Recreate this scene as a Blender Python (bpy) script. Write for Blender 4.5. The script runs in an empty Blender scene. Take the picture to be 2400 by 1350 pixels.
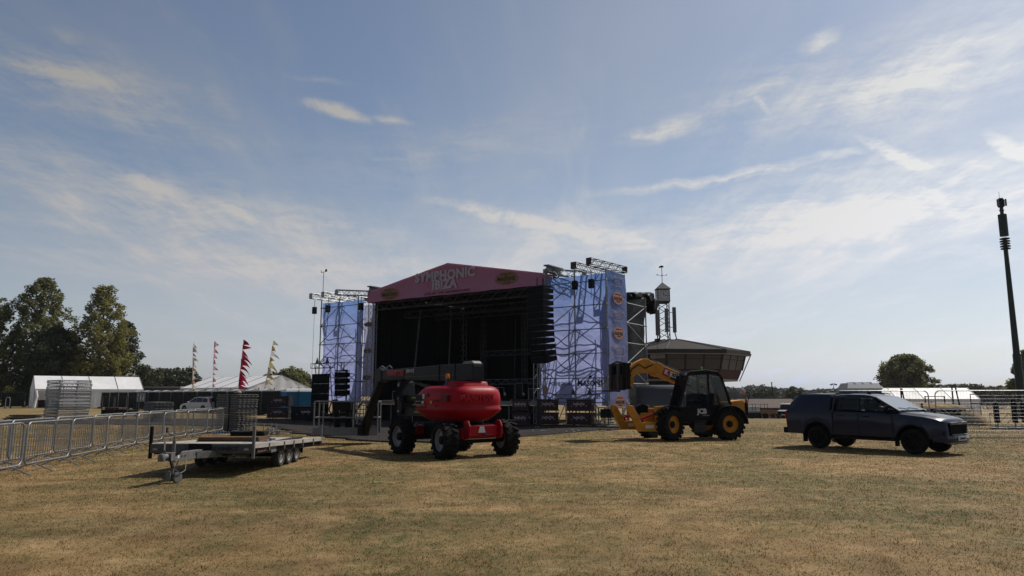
import bpy, bmesh, math, random
import numpy as np
from mathutils import Vector, Matrix, Euler

random.seed(7)
R = math.radians
scene = bpy.context.scene
COL = scene.collection

# ---------------------------------------------------------------- camera, sky, sun, exposure
CAM_H, PITCH, FPX = 1.7, R(8.5), 1680.0
cd = bpy.data.cameras.new("camera")
cd.sensor_width = 36.0
cd.lens = 36.0 * FPX / 2400.0
cd.clip_start, cd.clip_end = 0.1, 6000
cam = bpy.data.objects.new("camera", cd)
COL.objects.link(cam)
cam.location = (0, 0, CAM_H)
cam.rotation_euler = (R(90) + PITCH, 0, 0)
scene.camera = cam

SUN_AZ, SUN_EL = R(53), R(49)          # azimuth clockwise from straight ahead (+Y)
SUN_STRENGTH, SKY_STRENGTH = 4.8, 0.084
sl = bpy.data.lights.new("sun", 'SUN')
sl.energy, sl.angle, sl.color = SUN_STRENGTH, R(0.53), (1.0, 0.94, 0.85)
sun = bpy.data.objects.new("sun", sl)
COL.objects.link(sun)
sdir = Vector((math.sin(SUN_AZ) * math.cos(SUN_EL), math.cos(SUN_AZ) * math.cos(SUN_EL), math.sin(SUN_EL)))
sun.rotation_euler = sdir.to_track_quat('Z', 'Y').to_euler()
sun.location = (30, 10, 40)

world = bpy.data.worlds.new("World")
scene.world = world
world.use_nodes = True
wn, wl = world.node_tree.nodes, world.node_tree.links
wn.clear()


def wnode(t, **kw):
    n = wn.new(t)
    for k, val in kw.items():
        setattr(n, k, val)
    return n


def wmath(op, a, b=None, c=None, clamp=False):
    n = wnode('ShaderNodeMath', operation=op, use_clamp=clamp)
    for i, x in enumerate((a, b, c)):
        if x is None:
            continue
        if isinstance(x, (int, float)):
            n.inputs[i].default_value = x
        else:
            wl.new(x, n.inputs[i])
    return n.outputs[0]


sky = wnode('ShaderNodeTexSky', sky_type='NISHITA', sun_disc=False)
sky.sun_elevation, sky.sun_rotation = SUN_EL, SUN_AZ
sky.altitude, sky.air_density, sky.dust_density, sky.ozone_density = 40, 1.0, 0.9, 2.2
tc = wnode('ShaderNodeTexCoord')
sep = wnode('ShaderNodeSeparateXYZ')
wl.new(tc.outputs['Generated'], sep.inputs[0])
dx, dy, dz = sep.outputs
zz = wmath('ADD', wmath('MAXIMUM', dz, 0.0), 0.10)
px, py = wmath('DIVIDE', dx, zz), wmath('DIVIDE', dy, zz)


def cloud_layer(sx, sy, rot, seed, scale, detail, rough, dist, lo, hi):
    """cirrus: fractal noise on a flat layer high above, drawn out along the wind"""
    cb = wnode('ShaderNodeCombineXYZ')
    wl.new(px, cb.inputs[0]); wl.new(py, cb.inputs[1]); cb.inputs[2].default_value = seed
    mp = wnode('ShaderNodeMapping')
    mp.inputs['Rotation'].default_value = (0, 0, R(rot))
    mp.inputs['Scale'].default_value = (sx, sy, 1)
    wl.new(cb.outputs[0], mp.inputs[0])
    nz = wnode('ShaderNodeTexNoise')
    nz.inputs['Scale'].default_value = scale
    nz.inputs['Detail'].default_value = detail
    nz.inputs['Roughness'].default_value = rough
    nz.inputs['Distortion'].default_value = dist
    wl.new(mp.outputs[0], nz.inputs['Vector'])
    mr = wnode('ShaderNodeMapRange', interpolation_type='SMOOTHSTEP')
    mr.inputs['From Min'].default_value = lo
    mr.inputs['From Max'].default_value = hi
    wl.new(nz.outputs[0], mr.inputs['Value'])
    return mr.outputs[0]


broad = cloud_layer(0.60, 0.24, 14, 3.1, 1.0, 4, 0.58, 0.5, 0.36, 0.74)
fine = cloud_layer(1.5, 0.55, 24, 8.7, 1.4, 6, 0.66, 0.7, 0.46, 0.80)
thin = cloud_layer(2.4, 0.7, -20, 1.7, 1.2, 6, 0.70, 0.6, 0.50, 0.80)
band = wnode('ShaderNodeMapRange', interpolation_type='SMOOTHSTEP')      # veil thickens low down
band.inputs['From Min'].default_value, band.inputs['From Max'].default_value = 0.30, 0.06
wl.new(dz, band.inputs['Value'])
m1 = wmath('MULTIPLY_ADD', broad, 0.42, 0.15)
m2 = wmath('MULTIPLY', fine, wmath('MULTIPLY_ADD', broad, 0.75, 0.22))
m3 = wmath('MULTIPLY', thin, 0.32)
mask = wmath('ADD', wmath('ADD', m1, m2), m3)
mask = wmath('MULTIPLY_ADD', band.outputs[0], 0.45, mask)

# the brighter cirrus streaks, laid out by azimuth and elevation (radians) and torn into fibres by noise
az, el = wmath('ARCTAN2', dx, dy), wmath('ARCSINE', dz)
ae = wnode('ShaderNodeCombineXYZ')
wl.new(az, ae.inputs[0]); wl.new(el, ae.inputs[1])
wz = wnode('ShaderNodeTexNoise')
wz.inputs['Scale'].default_value, wz.inputs['Detail'].default_value, wz.inputs['Roughness'].default_value = 7.0, 5, 0.62
wl.new(ae.outputs[0], wz.inputs['Vector'])
wo_ = wnode('ShaderNodeVectorMath', operation='MULTIPLY_ADD')
wl.new(wz.outputs['Color'], wo_.inputs[0])
wo_.inputs[1].default_value, wo_.inputs[2].default_value = (.060, .040, 0), (-.030, -.020, 0)
wp_ = wnode('ShaderNodeVectorMath', operation='ADD')
wl.new(ae.outputs[0], wp_.inputs[0]); wl.new(wo_.outputs[0], wp_.inputs[1])


def azel(u, v):
    x, y = (u - 1200) / FPX, (675 - v) / FPX
    d_ = Vector((x, math.cos(PITCH) - y * math.sin(PITCH), math.sin(PITCH) + y * math.cos(PITCH))).normalized()
    return Vector((math.atan2(d_.x, d_.y), math.asin(d_.z), 0))


STREAKS = [(-60, 110, 400, 245, 62, .75), (130, 50, 200, 115, 30, .40), (720, 232, 860, 278, 20, 1.0), (670, 166, 810, 188, 9, .40), (830, 372, 1010, 358, 11, .40),
           (880, 272, 975, 287, 12, .50), (230, 395, 480, 478, 40, .75), (470, 470, 650, 542, 28, .75), (630, 540, 890, 520, 22, .50), (1470, 322, 1650, 272, 28, .70),
           (1620, 272, 1910, 160, 32, .55), (1870, 118, 1970, 68, 28, .75), (1752, 205, 1806, 280, 16, .70), (1940, 245, 2290, 138, 42, 1.0), (1900, 160, 2460, 48, 46, .55),
           (1455, 446, 2060, 350, 17, .75), (2030, 334, 2200, 404, 20, 1.0), (2110, 405, 2270, 520, 48, .65), (1050, 476, 1430, 552, 24, .90), (1400, 545, 1590, 592, 22, .65),
           (1600, 525, 2130, 410, 26, .50), (2320, 312, 2460, 372, 24, .95), (1460, 530, 2120, 492, 42, .45), (-60, 345, 310, 432, 42, .40), (2120, 450, 2480, 395, 85, .40),
           (470, 190, 570, 310, 55, .32), (560, 330, 1250, 300, 60, .16), (-60, 500, 420, 545, 34, .42), (1180, 585, 1900, 560, 26, .45), (150, 610, 900, 640, 26, .40),
           (-200, 330, 950, 590, 120, .50), (1420, 590, 2600, 360, 150, .55), (1650, 290, 2600, 30, 150, .52), (950, 500, 2500, 600, 70, .42), (-200, 560, 1300, 640, 70, .45),
           (-200, 60, 560, 330, 130, .42), (500, 420, 1500, 250, 110, .26), (1980, 330, 2500, 520, 90, .45)]
streak = None
for u0, v0, u1, v1, wd, st in STREAKS:
    A_, B_ = azel(u0, v0), azel(u1, v1)
    ab = B_ - A_
    L_ = ab.length
    mp_ = wnode('ShaderNodeMapping', vector_type='TEXTURE')
    wl.new(wp_.outputs[0], mp_.inputs[0])
    mp_.inputs['Location'].default_value = (A_ + B_) / 2
    mp_.inputs['Rotation'].default_value = (0, 0, math.atan2(ab.y, ab.x))
    mp_.inputs['Scale'].default_value = (L_ * .85, wd / FPX * 1.20, 1)
    gr = wnode('ShaderNodeTexGradient', gradient_type='SPHERICAL')
    wl.new(mp_.outputs[0], gr.inputs[0])
    mm_ = wmath('MULTIPLY', gr.outputs['Fac'], st)
    streak = mm_ if streak is None else wmath('MAXIMUM', streak, mm_)
fib = cloud_layer(3.6, 0.8, 20, 5.5, 2.2, 7, 0.74, 0.5, 0.34, 0.66)
fm2 = wnode('ShaderNodeMapping')
fm2.inputs['Scale'].default_value = (9, 46, 1)
wl.new(wp_.outputs[0], fm2.inputs[0])
fn2 = wnode('ShaderNodeTexNoise')
fn2.inputs['Scale'].default_value, fn2.inputs['Detail'].default_value, fn2.inputs['Roughness'].default_value = 1.0, 6, 0.72
wl.new(fm2.outputs[0], fn2.inputs['Vector'])
fr2 = wnode('ShaderNodeMapRange')
fr2.inputs['From Min'].default_value, fr2.inputs['From Max'].default_value = 0.33, 0.67
wl.new(fn2.outputs[0], fr2.inputs['Value'])
fib2 = fr2.outputs[0]
fibm = wmath('MULTIPLY_ADD', fib, 0.45, wmath('MULTIPLY_ADD', fib2, 0.90, 0.16))
sr_ = wnode('ShaderNodeMapRange', interpolation_type='SMOOTHSTEP')
sr_.inputs['From Min'].default_value, sr_.inputs['From Max'].default_value = 0.0, 0.78
wl.new(wmath('MULTIPLY', streak, fibm), sr_.inputs['Value'])
mask = wmath('MULTIPLY_ADD', sr_.outputs[0], 1.12, mask)
mask = wmath('MINIMUM', mask, 1.40)
bw = wnode('ShaderNodeRGBToBW')
wl.new(sky.outputs[0], bw.inputs[0])
tint = wnode('ShaderNodeMix', data_type='RGBA', blend_type='MULTIPLY')
tint.inputs[0].default_value = 1.0
low = wnode('ShaderNodeMapRange', interpolation_type='SMOOTHSTEP')       # haze low down is no brighter than the sky behind it
low.inputs['From Min'].default_value, low.inputs['From Max'].default_value = 0.0, 0.30
low.inputs['To Min'].default_value, low.inputs['To Max'].default_value = 0.70, 1.0
wl.new(dz, low.inputs['Value'])
wl.new(wmath('MULTIPLY', bw.outputs[0], low.outputs[0]), tint.inputs[6])
tint.inputs[7].default_value = (1.50, 1.58, 1.72, 1)
mixc = wnode('ShaderNodeMix', data_type='RGBA', clamp_factor=False)
wl.new(mask, mixc.inputs[0]); wl.new(sky.outputs[0], mixc.inputs[6]); wl.new(tint.outputs[2], mixc.inputs[7])
bg = wnode('ShaderNodeBackground')
bg.inputs[1].default_value = SKY_STRENGTH
wl.new(mixc.outputs[2], bg.inputs[0])
world.cycles.sampling_method = 'MANUAL'
world.cycles.sample_map_resolution = 512
wo = wnode('ShaderNodeOutputWorld')
wl.new(bg.outputs[0], wo.inputs[0])

vs = scene.view_settings
vs.view_transform = 'Standard'
vs.look = 'None'
vs.exposure, vs.gamma = 0.0, 1.0
vs.use_curve_mapping = False
scene.cycles.max_bounces = 8
scene.cycles.transparent_max_bounces = 12


# ---------------------------------------------------------------- helpers
def W(u, v, Y):
    """the point at forward distance Y (metres) seen at photograph pixel u, v"""
    x, y = (u - 1200) / FPX, (675 - v) / FPX
    c, s = math.cos(PITCH), math.sin(PITCH)
    k = Y / (c - y * s)
    return Vector((x * k, Y, CAM_H + (s + y * c) * k))


def S(r, g, b):
    return tuple(((c / 255) / 12.92 if c <= 10 else ((c / 255 + .055) / 1.055) ** 2.4) for c in (r, g, b))


ALB = 0.62


def mat(name, col, rough=.55, metal=0.0, var=.14, scale=3.0, bump=0.0, bscale=40.0, coat=0.0, transl=0.0,
        dirt=0.0, dirtcol=(.10, .08, .06), alpha=1.0, spec=.28, stretch=(1, 1, 1), emit=None):
    col = tuple(c * ALB for c in col)
    dirtcol = tuple(c * ALB for c in dirtcol)
    m = bpy.data.materials.new(name)
    m.use_nodes = True
    nt = m.node_tree
    n, l = nt.nodes, nt.links
    p = n['Principled BSDF']
    p.inputs['Roughness'].default_value = rough
    p.inputs['Metallic'].default_value = metal
    p.inputs['Specular IOR Level'].default_value = spec
    if coat:
        p.inputs['Coat Weight'].default_value = coat
        p.inputs['Coat Roughness'].default_value = .08
    t = n.new('ShaderNodeTexCoord')
    mp = n.new('ShaderNodeMapping')
    mp.inputs['Scale'].default_value = stretch
    l.new(t.outputs['Object'], mp.inputs[0])
    nz = n.new('ShaderNodeTexNoise')
    nz.inputs['Scale'].default_value = scale
    nz.inputs['Detail'].default_value = 6
    nz.inputs['Roughness'].default_value = .62
    l.new(mp.outputs[0], nz.inputs['Vector'])
    rp = n.new('ShaderNodeValToRGB')
    rp.color_ramp.elements[0].position = .32
    rp.color_ramp.elements[1].position = .68
    rp.color_ramp.elements[0].color = (*[max(0, c * (1 - var)) for c in col], 1)
    rp.color_ramp.elements[1].color = (*[min(1, c * (1 + var)) for c in col], 1)
    l.new(nz.outputs[0], rp.inputs[0])
    out = rp.outputs[0]
    if dirt:
        n2 = n.new('ShaderNodeTexNoise')
        n2.inputs['Scale'].default_value = scale * 2.3
        n2.inputs['Detail'].default_value = 8
        n2.inputs['Roughness'].default_value = .7
        l.new(mp.outputs[0], n2.inputs['Vector'])
        mr = n.new('ShaderNodeMapRange')
        mr.inputs['From Min'].default_value, mr.inputs['From Max'].default_value = .48, .72
        mr.inputs['To Max'].default_value = dirt
        l.new(n2.outputs[0], mr.inputs['Value'])
        mx = n.new('ShaderNodeMix'); mx.data_type = 'RGBA'
        l.new(mr.outputs[0], mx.inputs[0]); l.new(out, mx.inputs[6])
        mx.inputs[7].default_value = (*dirtcol, 1)
        out = mx.outputs[2]
        rr = n.new('ShaderNodeMath'); rr.operation = 'MULTIPLY_ADD'; rr.use_clamp = True
        l.new(mr.outputs[0], rr.inputs[0]); rr.inputs[1].default_value = .5; rr.inputs[2].default_value = rough
        l.new(rr.outputs[0], p.inputs['Roughness'])
    l.new(out, p.inputs['Base Color'])
    if bump:
        nb = n.new('ShaderNodeTexNoise')
        nb.inputs['Scale'].default_value = bscale
        nb.inputs['Detail'].default_value = 5
        l.new(mp.outputs[0], nb.inputs['Vector'])
        bp = n.new('ShaderNodeBump')
        bp.inputs['Strength'].default_value = bump
        bp.inputs['Distance'].default_value = .02
        l.new(nb.outputs[0], bp.inputs['Height'])
        l.new(bp.outputs[0], p.inputs['Normal'])
    if alpha < 1:
        p.inputs['Alpha'].default_value = alpha
    if emit:
        p.inputs['Emission Color'].default_value = (*emit[:3], 1)
        p.inputs['Emission Strength'].default_value = emit[3]
    if transl:
        tr = n.new('ShaderNodeBsdfTranslucent')
        l.new(out, tr.inputs[0])
        ms = n.new('ShaderNodeMixShader')
        ms.inputs[0].default_value = transl
        o = n['Material Output']
        l.new(p.outputs[0], ms.inputs[1]); l.new(tr.outputs[0], ms.inputs[2])
        l.new(ms.outputs[0], o.inputs[0])
    return m


def vec(p):
    return p if isinstance(p, Vector) else Vector(p)


class MB:
    """collects shapes and links them as one mesh object"""

    def __init__(s):
        s.v, s.f = [], []

    def add(s, vs_, fs_):
        o = len(s.v)
        s.v += [tuple(p) for p in vs_]
        s.f += [tuple(i + o for i in f) for f in fs_]
        return s

    def box(s, c, sz, rot=None):
        c = vec(c)
        h = [x / 2 for x in sz]
        pts = [Vector((x * h[0], y * h[1], z * h[2])) for z in (-1, 1) for x, y in ((-1, -1), (1, -1), (1, 1), (-1, 1))]
        if rot is not None:
            m = rot if isinstance(rot, Matrix) else Euler(rot).to_matrix()
            pts = [m @ p for p in pts]
        return s.add([c + p for p in pts], [(3, 2, 1, 0), (4, 5, 6, 7), (0, 1, 5, 4), (1, 2, 6, 5), (2, 3, 7, 6), (3, 0, 4, 7)])

    def frame(s, p, q):
        d = (vec(q) - vec(p)).normalized()
        up = Vector((0, 0, 1)) if abs(d.z) < .95 else Vector((0, 1, 0))
        a = d.cross(up).normalized()
        return d, a, a.cross(d).normalized()

    def beam(s, p, q, w, h):
        p, q = vec(p), vec(q)
        d, a, b = s.frame(p, q)
        pts = [o + a * (x * w / 2) + b * (y * h / 2) for o in (p, q) for x, y in ((-1, -1), (1, -1), (1, 1), (-1, 1))]
        return s.add(pts, [(0, 1, 2, 3), (7, 6, 5, 4), (0, 4, 5, 1), (1, 5, 6, 2), (2, 6, 7, 3), (3, 7, 4, 0)])

    def bar(s, p, q, r, n=6, r2=None):
        p, q = vec(p), vec(q)
        r2 = r if r2 is None else r2
        d, a, b = s.frame(p, q)
        pts = [o + (a * math.cos(t) + b * math.sin(t)) * rr for o, rr in ((p, r), (q, r2)) for t in [2 * math.pi * i / n for i in range(n)]]
        fs = [(i, (i + 1) % n, n + (i + 1) % n, n + i) for i in range(n)]
        return s.add(pts, fs + [tuple(range(n - 1, -1, -1)), tuple(range(n, 2 * n))])

    def tube(s, pts, r, n=6, closed=False):
        pts = [vec(p) for p in pts]
        m = len(pts)
        vs_, fs = [], []
        a = None
        for i, p in enumerate(pts):
            if closed:
                d = (pts[(i + 1) % m] - pts[i - 1]).normalized()
            else:
                d = (pts[min(i + 1, m - 1)] - pts[max(i - 1, 0)]).normalized()
            if a is None:
                a = d.orthogonal().normalized()
            a = (a - d * a.dot(d)).normalized()
            b = d.cross(a)
            vs_ += [p + (a * math.cos(t) + b * math.sin(t)) * r for t in [2 * math.pi * k / n for k in range(n)]]
        for i in range(m if closed else m - 1):
            j = (i + 1) % m
            fs += [(i * n + k, i * n + (k + 1) % n, j * n + (k + 1) % n, j * n + k) for k in range(n)]
        if not closed:
            fs += [tuple(range(n - 1, -1, -1)), tuple(range((m - 1) * n, m * n))]
        return s.add(vs_, fs)

    def lathe(s, prof, M=None, n=20, closed=False):
        """profile of (r, z) turned about local z; M places it"""
        M = M or Matrix()
        vs_ = [M @ Vector((r * math.cos(t), r * math.sin(t), z)) for r, z in prof for t in [2 * math.pi * k / n for k in range(n)]]
        m = len(prof)
        fs = [(i * n + k, i * n + (k + 1) % n, ((i + 1) % m) * n + (k + 1) % n, ((i + 1) % m) * n + k) for i in range(m if closed else m - 1) for k in range(n)]
        if not closed:
            fs += [tuple(range(n - 1, -1, -1)), tuple(range((m - 1) * n, m * n))]
        return s.add(vs_, fs)

    def loft(s, rings, cap=True):
        n, m = len(rings[0]), len(rings)
        fs = [(i * n + k, i * n + (k + 1) % n, (i + 1) * n + (k + 1) % n, (i + 1) * n + k) for i in range(m - 1) for k in range(n)]
        if cap:
            fs += [tuple(range(n - 1, -1, -1)), tuple(range((m - 1) * n, m * n))]
        return s.add([p for r_ in rings for p in r_], fs)

    def prism(s, poly, t, M=None):
        """2-D outline in the local xz plane, thickness t along local y"""
        M = M or Matrix()
        n = len(poly)
        vs_ = [M @ Vector((x, y, z)) for y in (-t / 2, t / 2) for x, z in poly]
        return s.add(vs_, [tuple(range(n)), tuple(range(2 * n - 1, n - 1, -1))] + [(k, n + k, n + (k + 1) % n, (k + 1) % n) for k in range(n)])

    def grid(s, fn, nu, nv):
        vs_ = [fn(i / nu, j / nv) for j in range(nv + 1) for i in range(nu + 1)]
        return s.add(vs_, [(j * (nu + 1) + i, j * (nu + 1) + i + 1, (j + 1) * (nu + 1) + i + 1, (j + 1) * (nu + 1) + i) for j in range(nv) for i in range(nu)])

    def build(s, name, m, parent=None, smooth=None, bevel=0.0, seg=2, fix=True):
        me = bpy.data.meshes.new(name)
        me.from_pydata(s.v, [], s.f)
        if fix:
            bm = bmesh.new(); bm.from_mesh(me)
            bmesh.ops.recalc_face_normals(bm, faces=bm.faces)
            bm.to_mesh(me); bm.free()
        me.materials.append(m)
        if smooth:
            me.polygons.foreach_set('use_smooth', [True] * len(me.polygons))
            me.set_sharp_from_angle(angle=R(smooth))
        o = bpy.data.objects.new(name, me)
        COL.objects.link(o)
        if parent:
            o.parent = parent
        if bevel:
            b = o.modifiers.new('bevel', 'BEVEL')
            b.width, b.segments, b.limit_method, b.angle_limit = bevel, seg, 'ANGLE', R(35)
        return o


def tag(o, label=None, cat=None, group=None, kind=None):
    for k, val in (('label', label), ('category', cat), ('group', group), ('kind', kind)):
        if val:
            o[k] = val
    return o


def thing(name, label, cat, loc=(0, 0, 0), rz=0.0, group=None, rot=None):
    o = bpy.data.objects.new(name, None)
    o.empty_display_size = .2
    COL.objects.link(o)
    o.location = loc
    o.rotation_euler = rot or (0, 0, rz)
    return tag(o, label, cat, group)


KIDS = {}


def kids(o):
    return [c for c in bpy.data.objects if c.parent == o]


def copy_tree(o, label=None, parent=None, loc=None, rz=None, group=None):
    c = o.copy()
    COL.objects.link(c)
    c.parent = parent
    if loc is not None:
        c.location = loc
    if rz is not None:
        c.rotation_euler = (0, 0, rz)
    if label:
        c['label'] = label
    if group:
        c['group'] = group
    for ch in kids(o):
        copy_tree(ch, parent=c)
    return c


def part(name, m, parent, *calls, smooth=None, bevel=0.0):
    """one mesh from a list of (method, args...)"""
    b = MB()
    for c in calls:
        getattr(b, c[0])(*c[1:])
    return b.build(name, m, parent, smooth=smooth, bevel=bevel)


def text(body, size, m, parent, loc, rot=(R(90), 0, 0), name='lettering', align='CENTER', bold=0.0, depth=.004, sx=1.0, shear=0.0, outline=None, space=1.0):
    cu = bpy.data.curves.new(name, 'FONT')
    cu.body, cu.size, cu.align_x, cu.align_y = body, size, align, 'CENTER'
    cu.extrude, cu.offset, cu.shear, cu.space_character = depth, bold, shear, space
    cu.resolution_u = 3
    if outline:
        cu.fill_mode = 'NONE'
        cu.extrude, cu.bevel_depth, cu.bevel_resolution = 0, outline, 0
    tmp = bpy.data.objects.new('tmp', cu)
    COL.objects.link(tmp)
    dg = bpy.context.evaluated_depsgraph_get()
    me = bpy.data.meshes.new_from_object(tmp.evaluated_get(dg))
    bpy.data.objects.remove(tmp)
    me.materials.clear()
    me.materials.append(m)
    o = bpy.data.objects.new(name, me)
    COL.objects.link(o)
    o.parent = parent
    o.location, o.rotation_euler, o.scale = loc, rot, (sx, 1, 1)
    return o


def lattice(b, p, q, w, h, step, r=.025, n=5, faces=4):
    """box truss from p to q: four chords and zigzag lacing into builder b"""
    p, q = vec(p), vec(q)
    d, a, c = b.frame(p, q)
    L = (q - p).length
    k = max(2, round(L / step))
    cs = [a * (x * w / 2) + c * (y * h / 2) for x, y in ((-1, -1), (1, -1), (1, 1), (-1, 1))]
    for o in cs:
        b.bar(p + o, q + o, r, n)
    for s_ in range(faces):
        o1, o2 = cs[s_], cs[(s_ + 1) % 4]
        for i in range(k):
            A, B = (o1, o2) if i % 2 == 0 else (o2, o1)
            b.bar(p + d * (L * i / k) + A, p + d * (L * (i + 1) / k) + B, r * .6, 4)
    for t in (p, q):
        for s_ in range(4):
            b.bar(t + cs[s_], t + cs[(s_ + 1) % 4], r * .8, 4)
    return b


# ---------------------------------------------------------------- materials
M = {}
M['galv'] = mat('galvanised_steel', (.36, .365, .375), .42, .6, .2, 8, dirt=.45, dirtcol=(.15, .135, .12))
M['alu'] = mat('aluminium', (.40, .41, .42), .45, .45, .15, 6, dirt=.4, dirtcol=(.14, .135, .13))
M['darksteel'] = mat('dark_steel', (.06, .06, .065), .5, .4, .25, 6, dirt=.3)
M['black'] = mat('black_paint', (.008, .008, .010), .5, 0, .3, 5, dirt=.12, dirtcol=(.02, .019, .018), spec=.10)
M['blackmatt'] = mat('black_cloth', (.008, .008, .009), .95, 0, .3, 3, spec=.1)
M['rubber'] = mat('tyre_rubber', (.014, .014, .014), .85, 0, .3, 9, bump=.3, bscale=30, dirt=.3, dirtcol=(.035, .030, .024), spec=.12)
M['red'] = mat('red_paint', (.40, .004, .016), .45, 0, .06, 2, dirt=.15, dirtcol=(.22, .012, .016), spec=.14)
M['yellow'] = mat('digger_yellow_paint', (.70, .285, .010), .45, 0, .15, 3, dirt=.5, dirtcol=(.17, .075, .025))
M['anthracite'] = mat('anthracite_boom_paint', (.011, .012, .016), .4, 0, .15, 3, dirt=.08, dirtcol=(.02, .019, .018), spec=.12)
M['carpaint'] = mat('slate_blue_car_paint', (.009, .017, .042), .35, 0, .06, 2, coat=.34, dirt=.06, dirtcol=(.02, .019, .02), spec=.14)
M['whitepaint'] = mat('white_paint', (.66, .66, .65), .4, 0, .06, 2, coat=.3, dirt=.15, dirtcol=(.35, .32, .28))
M['glass'] = mat('dark_window_glass', (.008, .010, .012), .06, 0, .05, 2, spec=.28)
M['chrome'] = mat('chrome', (.5, .5, .5), .15, 1, .05)
M['lamp'] = mat('lamp_lens', (.42, .43, .44), .15, .4, .1)
M['amber'] = mat('amber_lens', (.75, .20, .01), .25, 0, .1)
M['grey'] = mat('grey_paint', (.22, .22, .225), .5, .2, .15, 5, dirt=.35, dirtcol=(.10, .09, .08))
M['rim'] = mat('grey_wheel_rim', (.34, .34, .345), .5, .1, .12, 6, dirt=.4, dirtcol=(.15, .13, .11))
M['white'] = mat('white_print', (.75, .75, .74), .6, 0, .05)
M['ink'] = mat('black_print', (.02, .02, .025), .7, 0, .05)
M['pvc'] = mat('white_tent_pvc', (1.2, 1.19, 1.2), .5, 0, .06, .6, transl=.22, bump=.25, bscale=1.6, dirt=.2, dirtcol=(.45, .43, .40))
M['scrim'] = mat('dark_green_scrim', (.022, .028, .024), .9, 0, .35, .8, spec=.1, dirt=.3, dirtcol=(.05, .05, .04))
M['wood'] = mat('weathered_deck_wood', (.30, .26, .22), .8, 0, .25, 4, bump=.3, bscale=25, dirt=.4, dirtcol=(.15, .12, .09), stretch=(1, .2, 1))
# ---------------------------------------------------------------- ground
def grass_material(name, blades=False):
    m = bpy.data.materials.new(name)
    m.use_nodes = True
    n, l = m.node_tree.nodes, m.node_tree.links
    p = n['Principled BSDF']
    p.inputs['Roughness'].default_value = .85
    p.inputs['Specular IOR Level'].default_value = .15
    g = n.new('ShaderNodeNewGeometry')

    def noise(scale, detail=6, rough=.6, dist=0, st=(1, 1, 1)):
        mp = n.new('ShaderNodeMapping')
        mp.inputs['Scale'].default_value = st
        l.new(g.outputs['Position'], mp.inputs[0])
        z = n.new('ShaderNodeTexNoise')
        z.inputs['Scale'].default_value = scale
        z.inputs['Detail'].default_value = detail
        z.inputs['Roughness'].default_value = rough
        z.inputs['Distortion'].default_value = dist
        l.new(mp.outputs[0], z.inputs['Vector'])
        return z.outputs[0]

    def ramp(f, stops):
        r_ = n.new('ShaderNodeValToRGB')
        e = r_.color_ramp.elements
        while len(e) < len(stops):
            e.new(.5)
        for i, (pos, c) in enumerate(stops):
            e[i].position = pos
            e[i].color = (*c, 1) if len(c) == 3 else c
        l.new(f, r_.inputs[0])
        return r_.outputs[0]

    def mixn(f, a, b, mode='MIX'):
        x = n.new('ShaderNodeMix'); x.data_type = 'RGBA'; x.blend_type = mode
        for i, s_ in ((0, f), (6, a), (7, b)):
            if hasattr(s_, 'is_linked'):
                l.new(s_, x.inputs[i])
            else:
                x.inputs[i].default_value = s_ if i == 0 else (*s_, 1)
        return x.outputs[2]

    k = 1.02 if blades else .86
    straw = ramp(noise(1.1, 8, .7, .4), [(.30, (.155 * k, .100 * k, .046 * k)), (.5, (.255 * k, .175 * k, .088 * k)), (.70, (.40 * k, .29 * k, .165 * k))])
    tuft = ramp(noise(7, 9, .76), [(.30, (.74, .74, .74)), (.68, (1.16, 1.15, 1.12))])
    c = mixn(1.0, straw, tuft, 'MULTIPLY')
    greenf = ramp(noise(.26, 7, .66, .6, (1, .8, 1)), [(.40, (0, 0, 0)), (.56, (1, 1, 1))])
    green2 = ramp(noise(4.0, 5, .7), [(.38, (.25, .25, .25)), (.62, (1, 1, 1))])
    gm = mixn(1.0, greenf, green2, 'MULTIPLY')
    c = mixn(gm, c, (.092 * k, .090 * k, .032 * k))
    rust = ramp(noise(.7, 6, .6, .3), [(.58, (0, 0, 0)), (.75, (.55, .55, .55))])
    c = mixn(rust, c, (.19 * k, .115 * k, .048 * k))
    big = ramp(noise(.05, 3, .5), [(.35, (.86, .86, .86)), (.65, (1.10, 1.10, 1.10))])
    c = mixn(1.0, c, big, 'MULTIPLY')
    mow = ramp(noise(1.0, 4, .55, .4, (.10, .85, 1)), [(.36, (.84, .85, .84)), (.64, (1.14, 1.12, 1.08))])
    c = mixn(1.0, c, mow, 'MULTIPLY')
    c = mixn(1.0, c, (1.10, 1.06, .98), 'MULTIPLY')
    if blades:
        at = n.new('ShaderNodeAttribute'); at.attribute_name = 'shade'
        br = ramp(at.outputs['Fac'], [(0, (.74, .71, .64)), (.55, (1.05, 1.03, .98)), (1, (1.55, 1.50, 1.42))])
        c = mixn(1.0, c, br, 'MULTIPLY')
        tr = n.new('ShaderNodeBsdfTranslucent')
        l.new(c, tr.inputs[0])
        ms = n.new('ShaderNodeMixShader'); ms.inputs[0].default_value = .3
        l.new(p.outputs[0], ms.inputs[1]); l.new(tr.outputs[0], ms.inputs[2])
        l.new(ms.outputs[0], n['Material Output'].inputs[0])
    else:
        b = n.new('ShaderNodeBump')
        b.inputs['Strength'].default_value = .8
        b.inputs['Distance'].default_value = .05
        l.new(noise(14, 6, .75), b.inputs['Height'])
        l.new(b.outputs[0], p.inputs['Normal'])
    l.new(c, p.inputs['Base Color'])
    return m


def sstep(a, b, x):
    t = min(1, max(0, (x - a) / (b - a)))
    return t * t * (3 - 2 * t)


def gz(x, y):
    """the field is level but falls away gently to the right beyond the stage"""
    if y < 50:
        return 0.0
    return -.030 * (min(y, 118) - 50) * sstep(.10, .26, x / y) * sstep(50, 60, y)


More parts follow.
